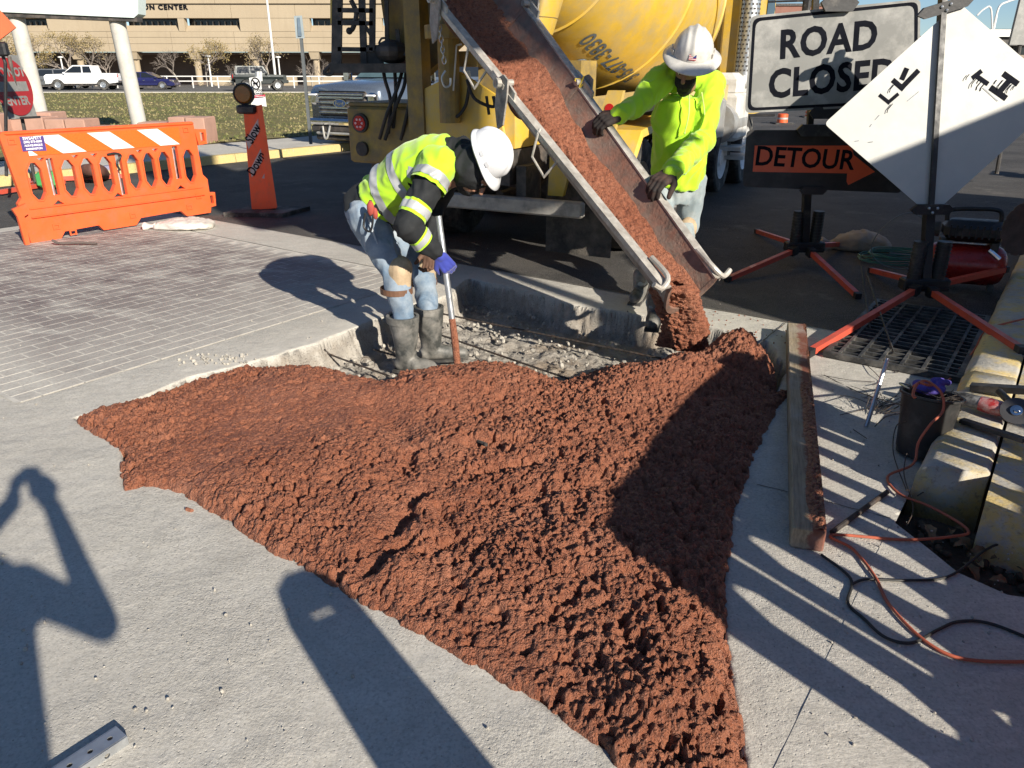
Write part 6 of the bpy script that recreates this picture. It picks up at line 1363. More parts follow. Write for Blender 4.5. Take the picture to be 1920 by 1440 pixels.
cord('power_cable', 'black cable curving over the corner slab beneath the orange cord', [(1540, 1040, .008), (1595, 1085, .008), (1590, 1130, .008), (1620, 1160, .008), (1660, 1195, .012), (1710, 1205, .008), (1760, 1180, .008), (1800, 1165, .008), (1860, 1170, .008), (1960, 1210, .008)], .005, HOSE)
cord('power_cable', 'thin black cable rising to the right edge of the corner slab', [(1598, 1095, .008), (1625, 1086, .008), (1700, 1088, .008), (1780, 1080, .008), (1850, 1030, .008), (1890, 1018, .008), (1960, 1016, .008)], .0045, HOSE)
# stakes, rods and wire bundle
def rod(name, label, a, b, r_, mat=GALV, cat='rod'): m = MB(); m.tube([a, a.lerp(b, .5), b], r_, 9); return tag(m.build(name, mat, None, True), label, cat)
rod('steel_stake', 'grey steel stake leaning over the wire bundle below the grate', G(1624, 800, .0), P(1664, 672, G(1640, 800).y + .12), .0105)
rod('rebar', 'ribbed steel bar lying in shade beside the orange cord', G(1560, 998, .012), G(1664, 922, .012), .010, REBAR, 'rebar')
rod('thin_rod', 'thin dark rod propped upright against the front stand leg', G(1632, 620, .02), P(1616, 500, G(1632, 620).y + .35), .006, DARKST)
rod('thin_rod', 'thin dark rod crossing over the storm drain grate', P(1625, 512, 5.6), G(1676, 662, .04), .006, DARKST)
bw_ = G(1645, 775, .01); m = MB()
for k in range(22):
    a = random.uniform(-.7, .7) + .6; p0 = bw_ + V(random.uniform(-.05, .05), random.uniform(-.05, .05), .004 + random.random() * .02); l_ = random.uniform(.1, .32); pts = [p0, p0 + V(math.cos(a) * l_ * .5, math.sin(a) * l_ * .5, random.uniform(.01, .05)), p0 + V(math.cos(a + .3) * l_, math.sin(a + .3) * l_, .006)]; m.tube(spline(pts, 4), .0016, 4)
for pts in ([(1540, 703), (1590, 712), (1640, 716)], [(1575, 778), (1610, 770), (1650, 762)], [(1622, 682), (1642, 700), (1652, 715), (1636, 722)], [(1660, 686), (1682, 690), (1684, 698), (1672, 697)], [(1575, 742), (1600, 745), (1650, 765), (1680, 775)], [(1600, 805), (1625, 822)]):
    m.tube(spline([G(u_, v_, .008 + .01 * (i % 2)) for i, (u_, v_) in enumerate(pts)], 6), .002, 4)
tag(m.build('tie_wire_bundle', REBAR), 'scattered bundle of thin tie wires on the slab below the grate', None, kind='stuff')
# perforated strut channel at the lower left
c0, c1 = G(95, 1460, .025), G(228, 1372, .025); stt = thing('strut_channel', 'perforated galvanised strut lying at the lower left corner', 'metal strut', ((c0 + c1) / 2).to_tuple()); d_ = (c1 - c0).normalized(); s_ = V(-d_.y, d_.x, 0)
L_ = (c1 - c0).length + .1; fn = lambda x, y, z: c1 - d_ * x + s_ * y + V(0, 0, z)
hl = []
for k in range(int(L_ / .05)): cx_ = .03 + k * .05; hl.append([(cx_ + .007 * math.cos(a), .0 + .007 * math.sin(a)) for a in [2 * math.pi * j / 12 for j in range(12)]])
m = MB(); m.plate([[(0, -.024), (L_, -.024), (L_, .024), (0, .024)]] + hl, .003, fn); m.build('web', GALV, stt)
for sg in (-1, 1):
    hl2 = [[(cx_ + .007 * math.cos(a), -.018 + .007 * math.sin(a)) for a in [2 * math.pi * j / 12 for j in range(12)]] for cx_ in [.055 + .05 * k for k in range(int(L_ / .05) - 1)]]
    m = MB(); m.plate([[(0, 0), (L_, 0), (L_, -.036), (0, -.036)]] + hl2, .003, lambda x, y, z: fn(x, sg * .0255 + (z if sg > 0 else -z), y + .002)); m.build('side_flange', GALV, stt)
# leaves caught in the broken pocket
LEAF = simple('dry_leaf', (.20, .13, .065), .8, .4, 20, .3, 60)
places = ('against the end of the kerb stone', 'in the middle of the broken pocket', 'under the orange cord at the pocket edge', 'against the sidewalk end')
for k in range(22):
    a, b = random.uniform(2.70, 3.06), random.uniform(-.16, .36); m = MB(); r_ = random.uniform(.018, .042); an = random.random() * 6.28; M_ = TM(AB(a, b, -.05 + random.random() * .04), an, random.uniform(-.7, .7), random.uniform(-.6, .6))
    n = 7; prev = None
    for j in range(n):
        t = j / (n - 1); w_ = r_ * .55 * math.sin(math.pi * min(1, t * .97 + .03)) ** .8 * (1 if j % 2 else .72); x = (t - .5) * 2.2 * r_; z = .5 * r_ * math.sin(t * 3); cur = (M_ @ V(x, -w_, z + w_ * .6), M_ @ V(x, 0, z), M_ @ V(x, w_, z + w_ * .6))
        if prev: m.face([prev[0], prev[1], cur[1], cur[0]]); m.face([prev[1], prev[2], cur[2], cur[1]])
        prev = cur
    o = m.build('dry_leaf', LEAF, recalc=False); tag(o, 'curled dry brown leaf in the broken pocket at the kerb end', 'leaf', 'dry leaves in the broken pocket')
crumbs('pocket_debris', [(*AB(random.uniform(2.66, 3.08), random.uniform(-.2, .38)).to_tuple()[:2], -.09, random.choice([.006, .01, .016, .024])) for k in range(110)], simple('dark_debris', (.10, .075, .05), .95, .5), 'dark clods in the broken pocket', None)
# ================================================================= ADDED SHADE CASTERS, OUTSIDE THE FRAME TO THE RIGHT (shaped for the big shade)
BRK = simple('stucco', (.42, .33, .25), .9, .1, 2, .3, 40)
sb = thing('shade_caster_building', 'unseen added stucco block right of the kerb, shaped to cast shade', 'building', AB(6, 4, .147))
m = MB(); m.plate([[(3.5, .14), (9.5, .14), (9.5, 4.3), (5.7, 4.3), (5.7, 3.32), (4.0, 3.26), (3.5, 2.95)]], 5.0, lambda x, y, z: AB(x, 3.5 + z, y)); m.build('wall', BRK, sb)  # added block; stepped outline follows the edges of the shade it must cast
m = MB(); m.plate([[(5.68, 4.3), (9.55, 4.3), (9.55, 4.4), (5.68, 4.4)]], 5.1, lambda x, y, z: AB(x, 3.45 + z, y)); m.build('roof', DARKST, sb)
cs_ = thing('shade_caster_sign', 'unseen added panels on a pole, placed to shade the mixer and chute worker', 'shade panel', AB(2.6, 3.55))  # added shade caster; panels sized to darken mixer rear and chute worker
m = MB(); m.tube([AB(2.62, 3.6, 0), AB(2.62, 3.6, 9.0)], .07, 12); m.build('pole', GALV, cs_)
m = MB(); m.plate([[(1.45, 5.1), (2.55, 5.0), (2.55, 9.0), (1.45, 9.0)]], .05, lambda x, y, z: AB(x, 3.5 + z, y)); m.build('panel', SIGNW, cs_)
m = MB(); m.plate([[(2.56, 5.45), (2.95, 5.45), (2.95, 9.0), (2.56, 9.0)]], .05, lambda x, y, z: AB(x, 3.5 + z, y)); m.build('side_panel', SIGNW, cs_)
m = MB(); m.plate([[(2.72, 3.98), (3.10, 3.86), (3.14, 4.30), (2.72, 4.45)]], .05, lambda x, y, z: AB(x, 3.5 + z, y)); m.build('lower_panel', SIGNW, cs_)

# ================================================================= CONVENTION CENTRE ACROSS THE LAWN
YB_ = 96.0
def bz(v_): return P(960, v_, YB_).z
def bx(u_): return P(u_, 100, YB_).x
def m_facade():
    t = NT('facade_concrete'); c = t.ramp(t.noise(.25, 5, .6), [(.3, (.36, .29, .20)), (.7, (.41, .335, .235))]); st = t.noise(1.0, 6, .7, stretch=(2.5, 1, .25)); c = t.mix(t.ramp(st, [(.52, 0.0), (.75, .35)]), c, (.26, .21, .15)); return t.out(c, .9, t.bump(t.noise(6, 5, .6), .4, .05))
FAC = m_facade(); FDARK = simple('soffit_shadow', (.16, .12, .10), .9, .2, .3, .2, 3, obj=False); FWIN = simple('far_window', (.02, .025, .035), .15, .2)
bld = thing('convention_center', 'long tan concrete convention hall with strip windows and dark ground floor', 'building', (0, YB_, .1))
z0, z97, z59, z47, z34, ztop = .1, bz(97), bz(59), bz(47), bz(34), bz(-60)
XL, XR = bx(-500), bx(1150); wins = [(-420, -200), (-170, 100), (240, 342), (354, 456), (586, 689), (720, 820), (850, 950), (980, 1080)]
xs_ = [XL]
for a, b in wins: xs_ += [bx(a), bx(b)]
xs_.append(XR)
def slab(x0, x1, za, zb, y0=YB_, dp=1.0, mat=FAC, nm='wall_panel', par=None): m = MB(); m.box(((x0 + x1) / 2, y0 + dp / 2, (za + zb) / 2), (x1 - x0 - .03, dp, zb - za - .03)); return m.build(nm, mat, par or bld)
bandz = [z97, bz(82), bz(70), z59, ]
# lower courses in panels, joints between
npan = 14
for (za, zb) in ((z97, bz(82)), (bz(82), bz(70)), (bz(70), z59)):
    for k in range(npan): slab(XL + (XR - XL) * k / npan, XL + (XR - XL) * (k + 1) / npan, za, zb)
for (za, zb, n_) in ((z34, bz(7), 14), (bz(7), bz(-25), 9), (bz(-25), ztop, 9)):
    for k in range(n_): slab(XL + (XR - XL) * k / n_, XL + (XR - XL) * (k + 1) / n_, za, zb, YB_ + (0 if zb < bz(0) else -.25))
for k in range(0, len(xs_), 2): slab(xs_[k], xs_[k + 1], z59, z34, nm='window_pier')
for a, b in wins:
    x0, x1 = bx(a), bx(b); m = MB(); m.box(((x0 + x1) / 2, YB_ + 1.6, (z47 + z34) / 2), (x1 - x0, .1, z34 - z47 + .3)); wd = m.build('window', FWIN, bld)
    m = MB(); m.hexa([(x0, YB_ + .05, z59), (x1, YB_ + .05, z59), (x1, YB_ + 1.5, z59), (x0, YB_ + 1.5, z59), (x0, YB_ + .9, z47), (x1, YB_ + .9, z47), (x1, YB_ + 1.5, z47), (x0, YB_ + 1.5, z47)]); m.build('sill', FAC, wd)
    n_ = int((x1 - x0) / .66)
    for k in range(1, n_): m = MB(); m.box((x0 + k * (x1 - x0) / n_, YB_ + 1.4, z47 + .22), (.07, .3, .44)); m.build('fin', simple('pale_fin', (.45, .42, .38), .8, .1), wd)
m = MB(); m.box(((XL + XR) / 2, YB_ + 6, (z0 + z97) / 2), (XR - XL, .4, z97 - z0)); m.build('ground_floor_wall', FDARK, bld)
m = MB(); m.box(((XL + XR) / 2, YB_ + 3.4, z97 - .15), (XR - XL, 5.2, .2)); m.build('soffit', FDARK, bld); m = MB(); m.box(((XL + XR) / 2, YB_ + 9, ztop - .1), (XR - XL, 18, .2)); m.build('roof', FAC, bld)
for u_ in (-120, 30, 140, 246, 362, 474, 588, 700, 812, 924):
    x = bx(u_); m = MB(); m.hexa([(x - .45, YB_ + .3, bz(111)), (x + .45, YB_ + .3, bz(111)), (x + .45, YB_ + 1.5, bz(111)), (x - .45, YB_ + 1.5, bz(111)), (x - .62, YB_ + .1, z97), (x + .62, YB_ + .1, z97), (x + .62, YB_ + 1.6, z97), (x - .62, YB_ + 1.6, z97)]); cp_ = m.build('column', FAC, bld); m = MB(); m.tube([(x, YB_ + .9, z0), (x, YB_ + .9, bz(111))], .38, 18); m.build('shaft', FAC, cp_, True)
for a, b in ((-200, 20), (120, 200), (392, 442), (485, 555), (571, 640), (660, 820), (850, 1000)): m = MB(); m.box(((bx(a) + bx(b)) / 2, YB_ - .8, (z0 + bz(143)) / 2), (bx(b) - bx(a), .5, bz(143) - z0)); m.build('planter_wall', FAC, bld)
cfx = bx(319.5); tz = bz(14)
vs, fs = text_mesh('CONVENTION CENTER', 1.0, .045, 'RIGHT', 1.18); zs = (bz(9.5) - bz(18.5)) / .72; m = MB(); xr_ = bx(364.5)
for v in vs: m.v.append((xr_ + v[0] * zs * 1.18, YB_ - .1, tz + v[1] * zs))
m.f = fs; m.build('lettering', INK, bld, recalc=False)

# white rail, lamps
RAILW = simple('white_rail', (.70, .69, .66), .5, .08); 
rl = thing('rail_fence', 'white two rail fence along the parking road', 'fence', (0, 78, .16))
for z in (1.05, .62):
    m = MB(); m.box((-8, 78, .16 + z), (110, .08, .09)); m.build('rail', RAILW, rl)
for k in range(46): m = MB(); m.box((-62 + k * 2.42, 78, .16 + .55), (.09, .09, 1.1)); m.build('post', RAILW, rl)
def lamp_post(label, u_, vtop, vbot, Y, r_, head=True):
    a, b = P(u_, vbot, Y), P(u_ - (vbot - vtop) * .0, vtop, Y); b = V(a.x, Y, b.z); t_ = thing('lamp_post', label, 'lamp post', (a.x, Y, .16), 0, 'lamp posts in front of the hall'); m = MB(); m.tube([V(a.x, Y, .16), b], [r_ * 1.3, r_], 10); m.build('pole', RAILW, t_)
    m = MB(); m.lathe([(.04, -.1), (.28, 0), (.26, .1), (.05, .14)], 14, TM(b)); m.build('lamp_head', RAILW if head else DARKST, t_)
lamp_post('tall pale lamp post rising past the hall windows behind the dark off-roader', 517, -30, 150, 84, .10); lamp_post('short lamp post between the two tallest light-leaved trees', 396, 106, 150, 86, .07); lamp_post('short lamp post just right of the off-roader', 527, 108, 160, 84, .07); lamp_post('short lamp post left of the white pickup', 121, 108, 145, 86, .07)

# ---- sparse winter trees
def tree(label, u_, vtop, Y, leafy, seed, wide=1.0, mats=None):
    rnd = random.Random(seed); base = P(u_, 150, Y); base = V(base.x, Y, .15); top = P(u_, vtop, Y).z; H_ = (top - .15) * 1.3; t_ = thing('tree', label, 'tree', base, 0, 'winter trees in front of the hall')
    tm = MB(); cm = MB(); tips = []
    def grow(mb_, p, d, l, r_, lev):
        n = 4; pts = [p]; 
        for k in range(n):
            d = (d + V(rnd.uniform(-.16, .16), rnd.uniform(-.16, .16), rnd.uniform(-.02, .10))).normalized(); p = p + d * l / n; pts.append(p)
        mb_.tube(pts, [r_ * (1 - .45 * k / n) for k in range(n + 1)], 5 if lev < 2 else 3, False)
        if lev >= 4 or l < .12: tips.append(p); return
        for q in range(rnd.choice((3, 3, 4)) if lev > 0 else 5):
            a = rnd.random() * 6.28; sp_ = rnd.uniform(.35, .75) if lev else rnd.uniform(.35, .8); o = d.orthogonal().normalized(); o2 = d.cross(o); nd = (d + (o * math.cos(a) + o2 * math.sin(a)) * sp_ * 1.3 * wide).normalized(); s_ = pts[-1] if q < 2 else pts[rnd.randint(2, n)]
            grow(cm, s_, nd, l * rnd.uniform(.58, .78), r_ * .55, lev + 1)
    grow(tm, base, V(rnd.uniform(-.1, .1), 0, 1), H_ * .30, H_ * .022, 0)
    tr = tm.build('trunk', simple('pale_bark', (.34, .30, .25), .9, .3), t_, recalc=False); cr = cm.build('crown', simple('twig_bark', (.25, .21, .18), .9, .3), t_, recalc=False)
    if leafy:
        lm = MB()
        for p in tips:
            for q in range(leafy):
                c = p + V(rnd.gauss(0, .22), rnd.gauss(0, .22), rnd.gauss(0, .2)); a = V(rnd.gauss(0, 1), rnd.gauss(0, 1), rnd.gauss(0, 1)).normalized() * rnd.uniform(.04, .09); b = a.orthogonal().normalized() * .05; lm.face([c - a, c + b, c + a, c - b])
        lm.build('leaves', [LFA, LFB][seed % 2], cr, recalc=False, kind='stuff')
def m_leafc(nm, c1, c2): t = NT(nm); return t.out(t.ramp(t.noise(2.2, 5, .7), [(.35, c1), (.65, c2)]), .8)
LFA = m_leafc('dry_olive_leaves', (.12, .10, .035), (.33, .24, .10)); LFB = m_leafc('tan_leaves', (.17, .13, .06), (.36, .28, .15))
for i, (u_, vt, Y, lf, lab) in enumerate(((12, 60, 88, 9, 'leafy olive tree at the left edge behind the round do not enter sign'), (85, 62, 88, 5, 'thin leafed tree left of the white pickup between the sign columns'), (140, 50, 87, 10, 'tallest leafy tree directly behind the white pickup cab'), (178, 58, 88, 7, 'leafy tree behind the bed of the white pickup'), (205, 85, 89, 0, 'bare twiggy tree beside the right hand sign column'), (335, 88, 88, 0, 'bare grey tree to the left of the broad leafy tree'), (388, 66, 87, 8, 'broad yellow-leaved tree in the middle of the hall front'), (506, 66, 88, 6, 'slim yellow-leaved tree beside the tall lamp post'), (585, 105, 88, 0, 'small bare tree behind the pole of the back-facing sign'), (440, 112, 90, 0, 'thin leafless sapling in the dark ground floor recess'), (605, 108, 89, 0, 'bare shrubby tree beside the mixer ladder'), (60, 98, 89, 0, 'bare thicket tree behind the dark grey cars'))): tree(lab, u_, vt, Y, lf, 40 + i, 1.15)

# ---- vehicles
def vehicle(label, cat, name, loc, yaw, kind, paint, L_=4.7, W_=1.85, group=None):
    t_ = thing(name, label, cat, loc, yaw, group); M_ = TM(loc, yaw); w_ = W_ / 2
    # local: x forward, y left, z up ; rear at -L/2
    h = L_ / 2
    def arch(cx, r_, zb, n=7): return [(cx + r_ * math.cos(math.pi * k / n), max(zb, .36 + r_ * math.sin(math.pi * k / n))) for k in range(n + 1)]
    if kind == 'pickup':
        R_ = .43; fx, rx = h - 1.0, -h + 1.25; zb = .52; roof = 1.95; belt = 1.28
        body = [(-h, zb + .1), (-h, 1.32), (-h + 1.85, 1.34), (-h + 1.9, belt), (h - 1.6, belt), (h - .2, 1.24), (h, 1.1), (h, zb)] + arch(fx, .52, zb) + arch(rx, .52, zb)
        green = [(-h + 1.9, belt), (-h + 2.05, roof), (h - 2.4, roof), (h - 1.55, belt)]
    elif kind == 'suv':
        R_ = .36; fx, rx = h - .85, -h + .95; zb = .38; roof = 1.68; belt = 1.02
        body = [(-h, zb + .05), (-h + .03, belt), (h - 1.35, belt), (h - .15, .94), (h, .75), (h, zb)] + arch(fx, .43, zb) + arch(rx, .43, zb); green = [(-h + .1, belt), (-h + .4, roof), (h - 2.2, roof), (h - 1.3, belt)]
    elif kind == 'boxy':
        R_ = .42; fx, rx = h - .75, -h + 1.0; zb = .55; roof = 1.88; belt = 1.25
        body = [(-h + .2, zb), (-h + .2, belt), (h - 1.3, belt), (h - .1, 1.2), (h, 1.1), (h, zb + .05)] + arch(fx, .52, zb) + arch(rx, .52, zb); green = [(-h + .25, belt), (-h + .35, roof), (h - 1.75, roof), (h - 1.4, belt)]
    else:
        R_ = .34; fx, rx = h - .9, -h + 1.0; zb = .30; roof = 1.43; belt = .92
        body = [(-h, zb + .1), (-h + .02, .95), (-h + .6, 1.0), (-h + .9, belt), (h - 1.45, belt), (h - .3, .78), (h, .62), (h, zb)] + arch(fx, .40, zb) + arch(rx, .40, zb); green = [(-h + .55, belt), (-h + 1.35, roof), (h - 2.2, roof), (h - 1.2, belt)]
    m = MB(M_); m.plate([body], W_ - .06, lambda x, y, z: V(x, -w_ + .03 + z, y)); bd_ = m.build('body', paint, t_)
    # shoulder: slightly wider mid band gives the sides a curve
    hi = belt - .06; m = MB(M_); 
    for sg in (-1, 1): m.loft([[V(-h + .05, sg * (w_ - .03), hi), V(h - .25, sg * (w_ - .03), hi)], [V(-h + .05, sg * (w_ + .02), hi - .12), V(h - .25, sg * (w_ + .02), hi - .14)], [V(-h + .05, sg * (w_ - .03), hi - .3), V(h - .25, sg * (w_ - .03), hi - .34)]], False, False)
    m.build('side_panel', paint, bd_)
    ins = .13
    def gp(x, z, sg): return V(x, sg * (w_ - .04 - (ins * (z - belt) / (roof - belt))), z)
    m = MB(M_); m.loft([[gp(x, z, -1) for x, z in green], [gp(x, z, 1) for x, z in green]]); cbn = m.build('cabin', paint, t_)
    for sg in (-1, 1):
        g = green; cx_ = [sum(p[0] for p in g) / 4, sum(p[1] for p in g) / 4]; q = [(cx_[0] + (p[0] - cx_[0]) * .90, cx_[1] + (p[1] - cx_[1]) * .76) for p in g]; mid = (q[0][0] * .47 + q[3][0] * .53); midt = (q[1][0] * .5 + q[2][0] * .5) - .02; mid = midt
        for qq in ([q[0], q[1], (midt - .05, q[1][1]), (mid - .05, q[0][1])], [(mid + .05, q[0][1]), (midt + .05, q[1][1]), q[2], q[3]]): m = MB(M_); m.face([gp(x, z, sg) + V(0, sg * .012, 0) for x, z in qq]); m.build('side_window', GLASS, cbn)
    m = MB(M_); a, b = green[2], green[3]; m.face([V(a[0] + .06, -(w_ - .24), a[1] - .06), V(b[0] - .02 + .03, -(w_ - .12), b[1] + .05), V(b[0] + .01, (w_ - .12), b[1] + .05), V(a[0] + .06, (w_ - .24), a[1] - .06)]); m.build('windshield', GLASS, cbn)
    for x_ in (fx, rx):
        for sg in (-1, 1):
            wh = MB(); Mw = M_ @ TM((x_, sg * (w_ + .01), R_)) @ Matrix.Rotation(R(-90) * sg, 4, 'X'); wh.lathe([(R_ * .55, .0), (R_ * .94, .0), (R_, -.04), (R_, -.2), (R_ * .9, -.24), (.01, -.24)], 22, Mw); w__ = wh.build('wheel', RUBBER, t_, True); rm = MB(); rm.lathe([(.001, -.01), (R_ * .15, .0), (R_ * .2, -.04), (R_ * .5, -.03), (R_ * .60, .0)], 22, Mw); rm.build('rim', GALV, w__)
    for sg in (-1, 1):
        m = MB(M_); m.bbox((h - .03, sg * (w_ - .28), belt - (.28 if kind != 'sedan' else .22)), (.1, .40, .16), .03); m.build('headlight', CHROME, t_); m = MB(M_); m.bbox((-h + .02, sg * (w_ - .14), belt - .15), (.08, .2, .28), .03); m.build('tail_light', REDL, t_)
        m = MB(M_); m.bbox((green[3][0] - .15, sg * (w_ + .10), belt + .06), (.16, .22, .16), .04); m.build('mirror', paint, t_)
        m = MB(M_); m.box((-.2, sg * (w_ + .02), belt - .16), (.18, .02, .03)); m.box((.75, sg * (w_ + .02), belt - .16), (.18, .02, .03)); m.build('door_handle', CHROME, t_)
    m = MB(M_); m.bbox((h + .01, 0, belt - .30), (.06, W_ - .75, .34), .02); m.build('grille', DARKST, t_); m = MB(M_); m.bbox((h + .03, 0, zb + .14), (.22, W_ - .05, .24), .05); m.bbox((-h - .02, 0, zb + .14), (.16, W_ - .1, .2), .05); m.build('bumper', CHROME if kind == 'pickup' else paint, t_)
    m = MB(M_); m.box((0, 0, zb - .05), (L_ - .5, W_ - .3, .2)); m.build('underbody', DARKST, t_)
    return t_, M_
def paint(n_, c, r_=.25, me=.2): return simple(n_, c, r_, .06, 3, .02, 30, me, Coat_Weight=.5)
PW = paint('white_car_paint', (.80, .80, .80), .25, 0); PG = paint('grey_car_paint', (.11, .115, .12)); PN = paint('navy_car_paint', (.02, .022, .10)); PK = paint('black_car_paint', (.012, .018, .018), .4); PD = paint('dark_car_paint', (.03, .03, .035)); PS = paint('silver_blue_paint', (.12, .15, .20), .28, .4)
def gnd(u_, Y): p = P(u_, 168, Y); return V(p.x, Y, .165)
vehicle('white crew cab pickup parked beyond the lawn between the sign columns', 'pickup truck', 'parked_pickup', gnd(165, 70), R(186), 'pickup', PW, 5.9, 2.05)
vehicle('dark grey off-road wagon parked nose to tail behind the white pickup', 'car', 'parked_car', gnd(88, 72.5), R(200), 'suv', PG, 4.8, 1.95)
vehicle('black car glimpsed between the grey wagon and the white pickup', 'car', 'parked_car', gnd(125, 76), R(185), 'suv', PD, 4.7, 1.9)
vehicle('dark car at the left edge hidden behind the round sign', 'car', 'parked_car', gnd(28, 73), R(190), 'suv', PD, 4.8, 1.9)
vehicle('navy blue hatchback parked right of the sign column', 'car', 'parked_car', gnd(284, 72), R(4), 'sedan', PN, 4.4, 1.8)
jt, jM = vehicle('black boxy off-roader with rear spare wheel parked by the white fence', 'off-roader', 'parked_offroader', gnd(488, 67), R(22), 'boxy', PK, 4.2, 1.9)
m = MB(); Mw = jM @ TM((-1.98, .1, 1.05)) @ Matrix.Rotation(R(-90), 4, 'Y'); m.lathe([(.01, .12), (.25, .14), (.38, .12), (.42, .05), (.42, -.1), (.01, -.1)], 22, Mw); sw_ = m.build('spare_wheel', RUBBER, jt, True); m = MB(); m.lathe([(.12, .15), (.24, .16), (.25, .14)], 22, Mw); m.build('rim', CHROME, sw_)
vehicle('distant pickup parked behind the grey pickup hood', 'pickup truck', 'parked_pickup', gnd(830, 80), R(178), 'pickup', PD, 5.6, 2.0)

# ---- large grey pickup across the street, front left seen
pk0 = P(652, 282, 17.0); pyaw = R(238)
pt_ = thing('work_pickup', 'large silver pickup with chrome barred grille stopped behind the mixer', 'pickup truck', (pk0.x, pk0.y, 0), pyaw); KM = TM((pk0.x, pk0.y, 0), pyaw)
# local: x forward, front face at x=0
def kb(c, d, mat, nm, b_=.03, par=None, M_=KM, sm=False): m = MB(M_); m.bbox(c, d, b_); return m.build(nm, mat, par or pt_, sm)
m = MB(KM)
def hr(x, w_, zt, zs, zb): return [V(x, -w_, zb), V(x, -w_, zs), V(x, -w_ * .93, zt - .03), V(x, -w_ * .45, zt), V(x, 0, zt + .02), V(x, w_ * .45, zt), V(x, w_ * .93, zt - .03), V(x, w_, zs), V(x, w_, zb)]
m.loft([hr(.02, .93, 1.30, 1.20, .55), hr(-.12, .98, 1.37, 1.24, .5), hr(-.6, 1.0, 1.42, 1.28, .5), hr(-1.35, 1.02, 1.46, 1.33, .5), hr(-1.5, 1.02, 1.46, 1.33, .5), hr(-5.9, 1.02, 1.42, 1.33, .5)]); bdy = m.build('body', PS, pt_, 'all')
m = MB(KM); m.loft([[V(-1.35, -.93, 1.44), V(-1.35, .93, 1.44), V(-4.0, .93, 1.42), V(-4.0, -.93, 1.42)], [V(-2.15, -.78, 2.0), V(-2.15, .78, 2.0), V(-3.8, .78, 2.0), V(-3.8, -.78, 2.0)]]); cab_ = m.build('cabin', PS, pt_)
m = MB(KM); m.face([V(-1.36, -.86, 1.49), V(-1.36, .86, 1.49), V(-2.08, .74, 1.97), V(-2.08, -.74, 1.97)]); m.build('windshield', simple('windshield_glass', (.10, .16, .17), .05, .3, 2, 0), cab_)
for sg in (-1, 1): m = MB(KM); m.face([V(-1.75, sg * .925, 1.50), V(-2.25, sg * .80, 1.93), V(-3.7, sg * .80, 1.93), V(-3.85, sg * .925, 1.50)]); m.build('side_window', GLASS, cab_)
kb((.03, 0, .98), (.10, 1.36, .50), DARKST, 'grille_frame', .05)
for z in (.80, .90, 1.0, 1.10, 1.17): kb((.09, 0, z), (.05, 1.30, .038), CHROME, 'grille_bar', .012)
m = MB(KM); Mo = TM((.125, 0, .99)) @ Matrix.Rotation(R(90), 4, 'Y')
ov = lambda r_, x: [V(x, r_ * 1.0 * .19 * math.cos(2 * math.pi * k / 28), .99 + r_ * .085 * math.sin(2 * math.pi * k / 28)) for k in range(28)]
m.loft([ov(1, .10), ov(1, .135)]); bdg = m.build('badge', CHROME, pt_); m = MB(KM); m.loft([ov(.84, .13), ov(.84, .139)]); m.build('badge_field', simple('badge_blue', (.02, .05, .14), .3, .1), bdg)
lettering('Ford', .11, KM @ TM((.142, 0, .985)) @ Matrix(((0, 0, 1, 0), (1, 0, 0, 0), (0, 1, 0, 0), (0, 0, 0, 1))), CHROME, bdg, .002, 1.1)
for sg in (-1, 1):
    kb((.0, sg * .82, 1.08), (.14, .24, .26), CHROME, 'headlight', .04); kb((.03, sg * .82, 1.15), (.16, .22, .04), simple('lamp_white', (.85, .86, .88), .1, .02), 'light_strip', .01)
    kb((-1.45, sg * 1.20, 1.50), (.14, .24, .26), CHROME, 'mirror', .05)
kb((.10, 0, .62), (.22, 1.96, .13), CHROME, 'bumper', .05); kb((.06, 0, .47), (.16, 1.8, .14), DARKST, 'lower_bumper', .03); kb((.12, 0, .38), (.06, 1.5, .06), SILV, 'skid_bar', .02); kb((.02, 0, .28), (.1, 1.7, .10), DARKST, 'air_dam', .03)
for sg in (-1, 1):
    m = MB(KM); m.tube(spline([(.16, sg * .42 - .10, .52), (.20, sg * .42 - .03, .30), (.20, sg * .42 + .05, .30), (.16, sg * .42 + .12, .54)], 6), .022, 8); m.build('tow_hook', SILV, pt_, True)
for x_ in (-.95, -4.6):
    for sg in (-1, 1): m = MB(); Mw = KM @ TM((x_, sg * 1.01, .42)) @ Matrix.Rotation(R(-90) * sg, 4, 'X'); m.lathe([(.24, 0), (.38, 0), (.42, -.05), (.42, -.25), (.36, -.29), (.01, -.29)], 26, Mw); wq = m.build('wheel', RUBBER, pt_, True); m = MB(); m.lathe([(.001, -.02), (.06, .0), (.08, -.06), (.2, -.05), (.25, 0)], 26, Mw); m.build('rim', CHROME, wq)
kb((-3, 0, .45), (5.2, 1.6, .25), DARKST, 'underbody', .03)

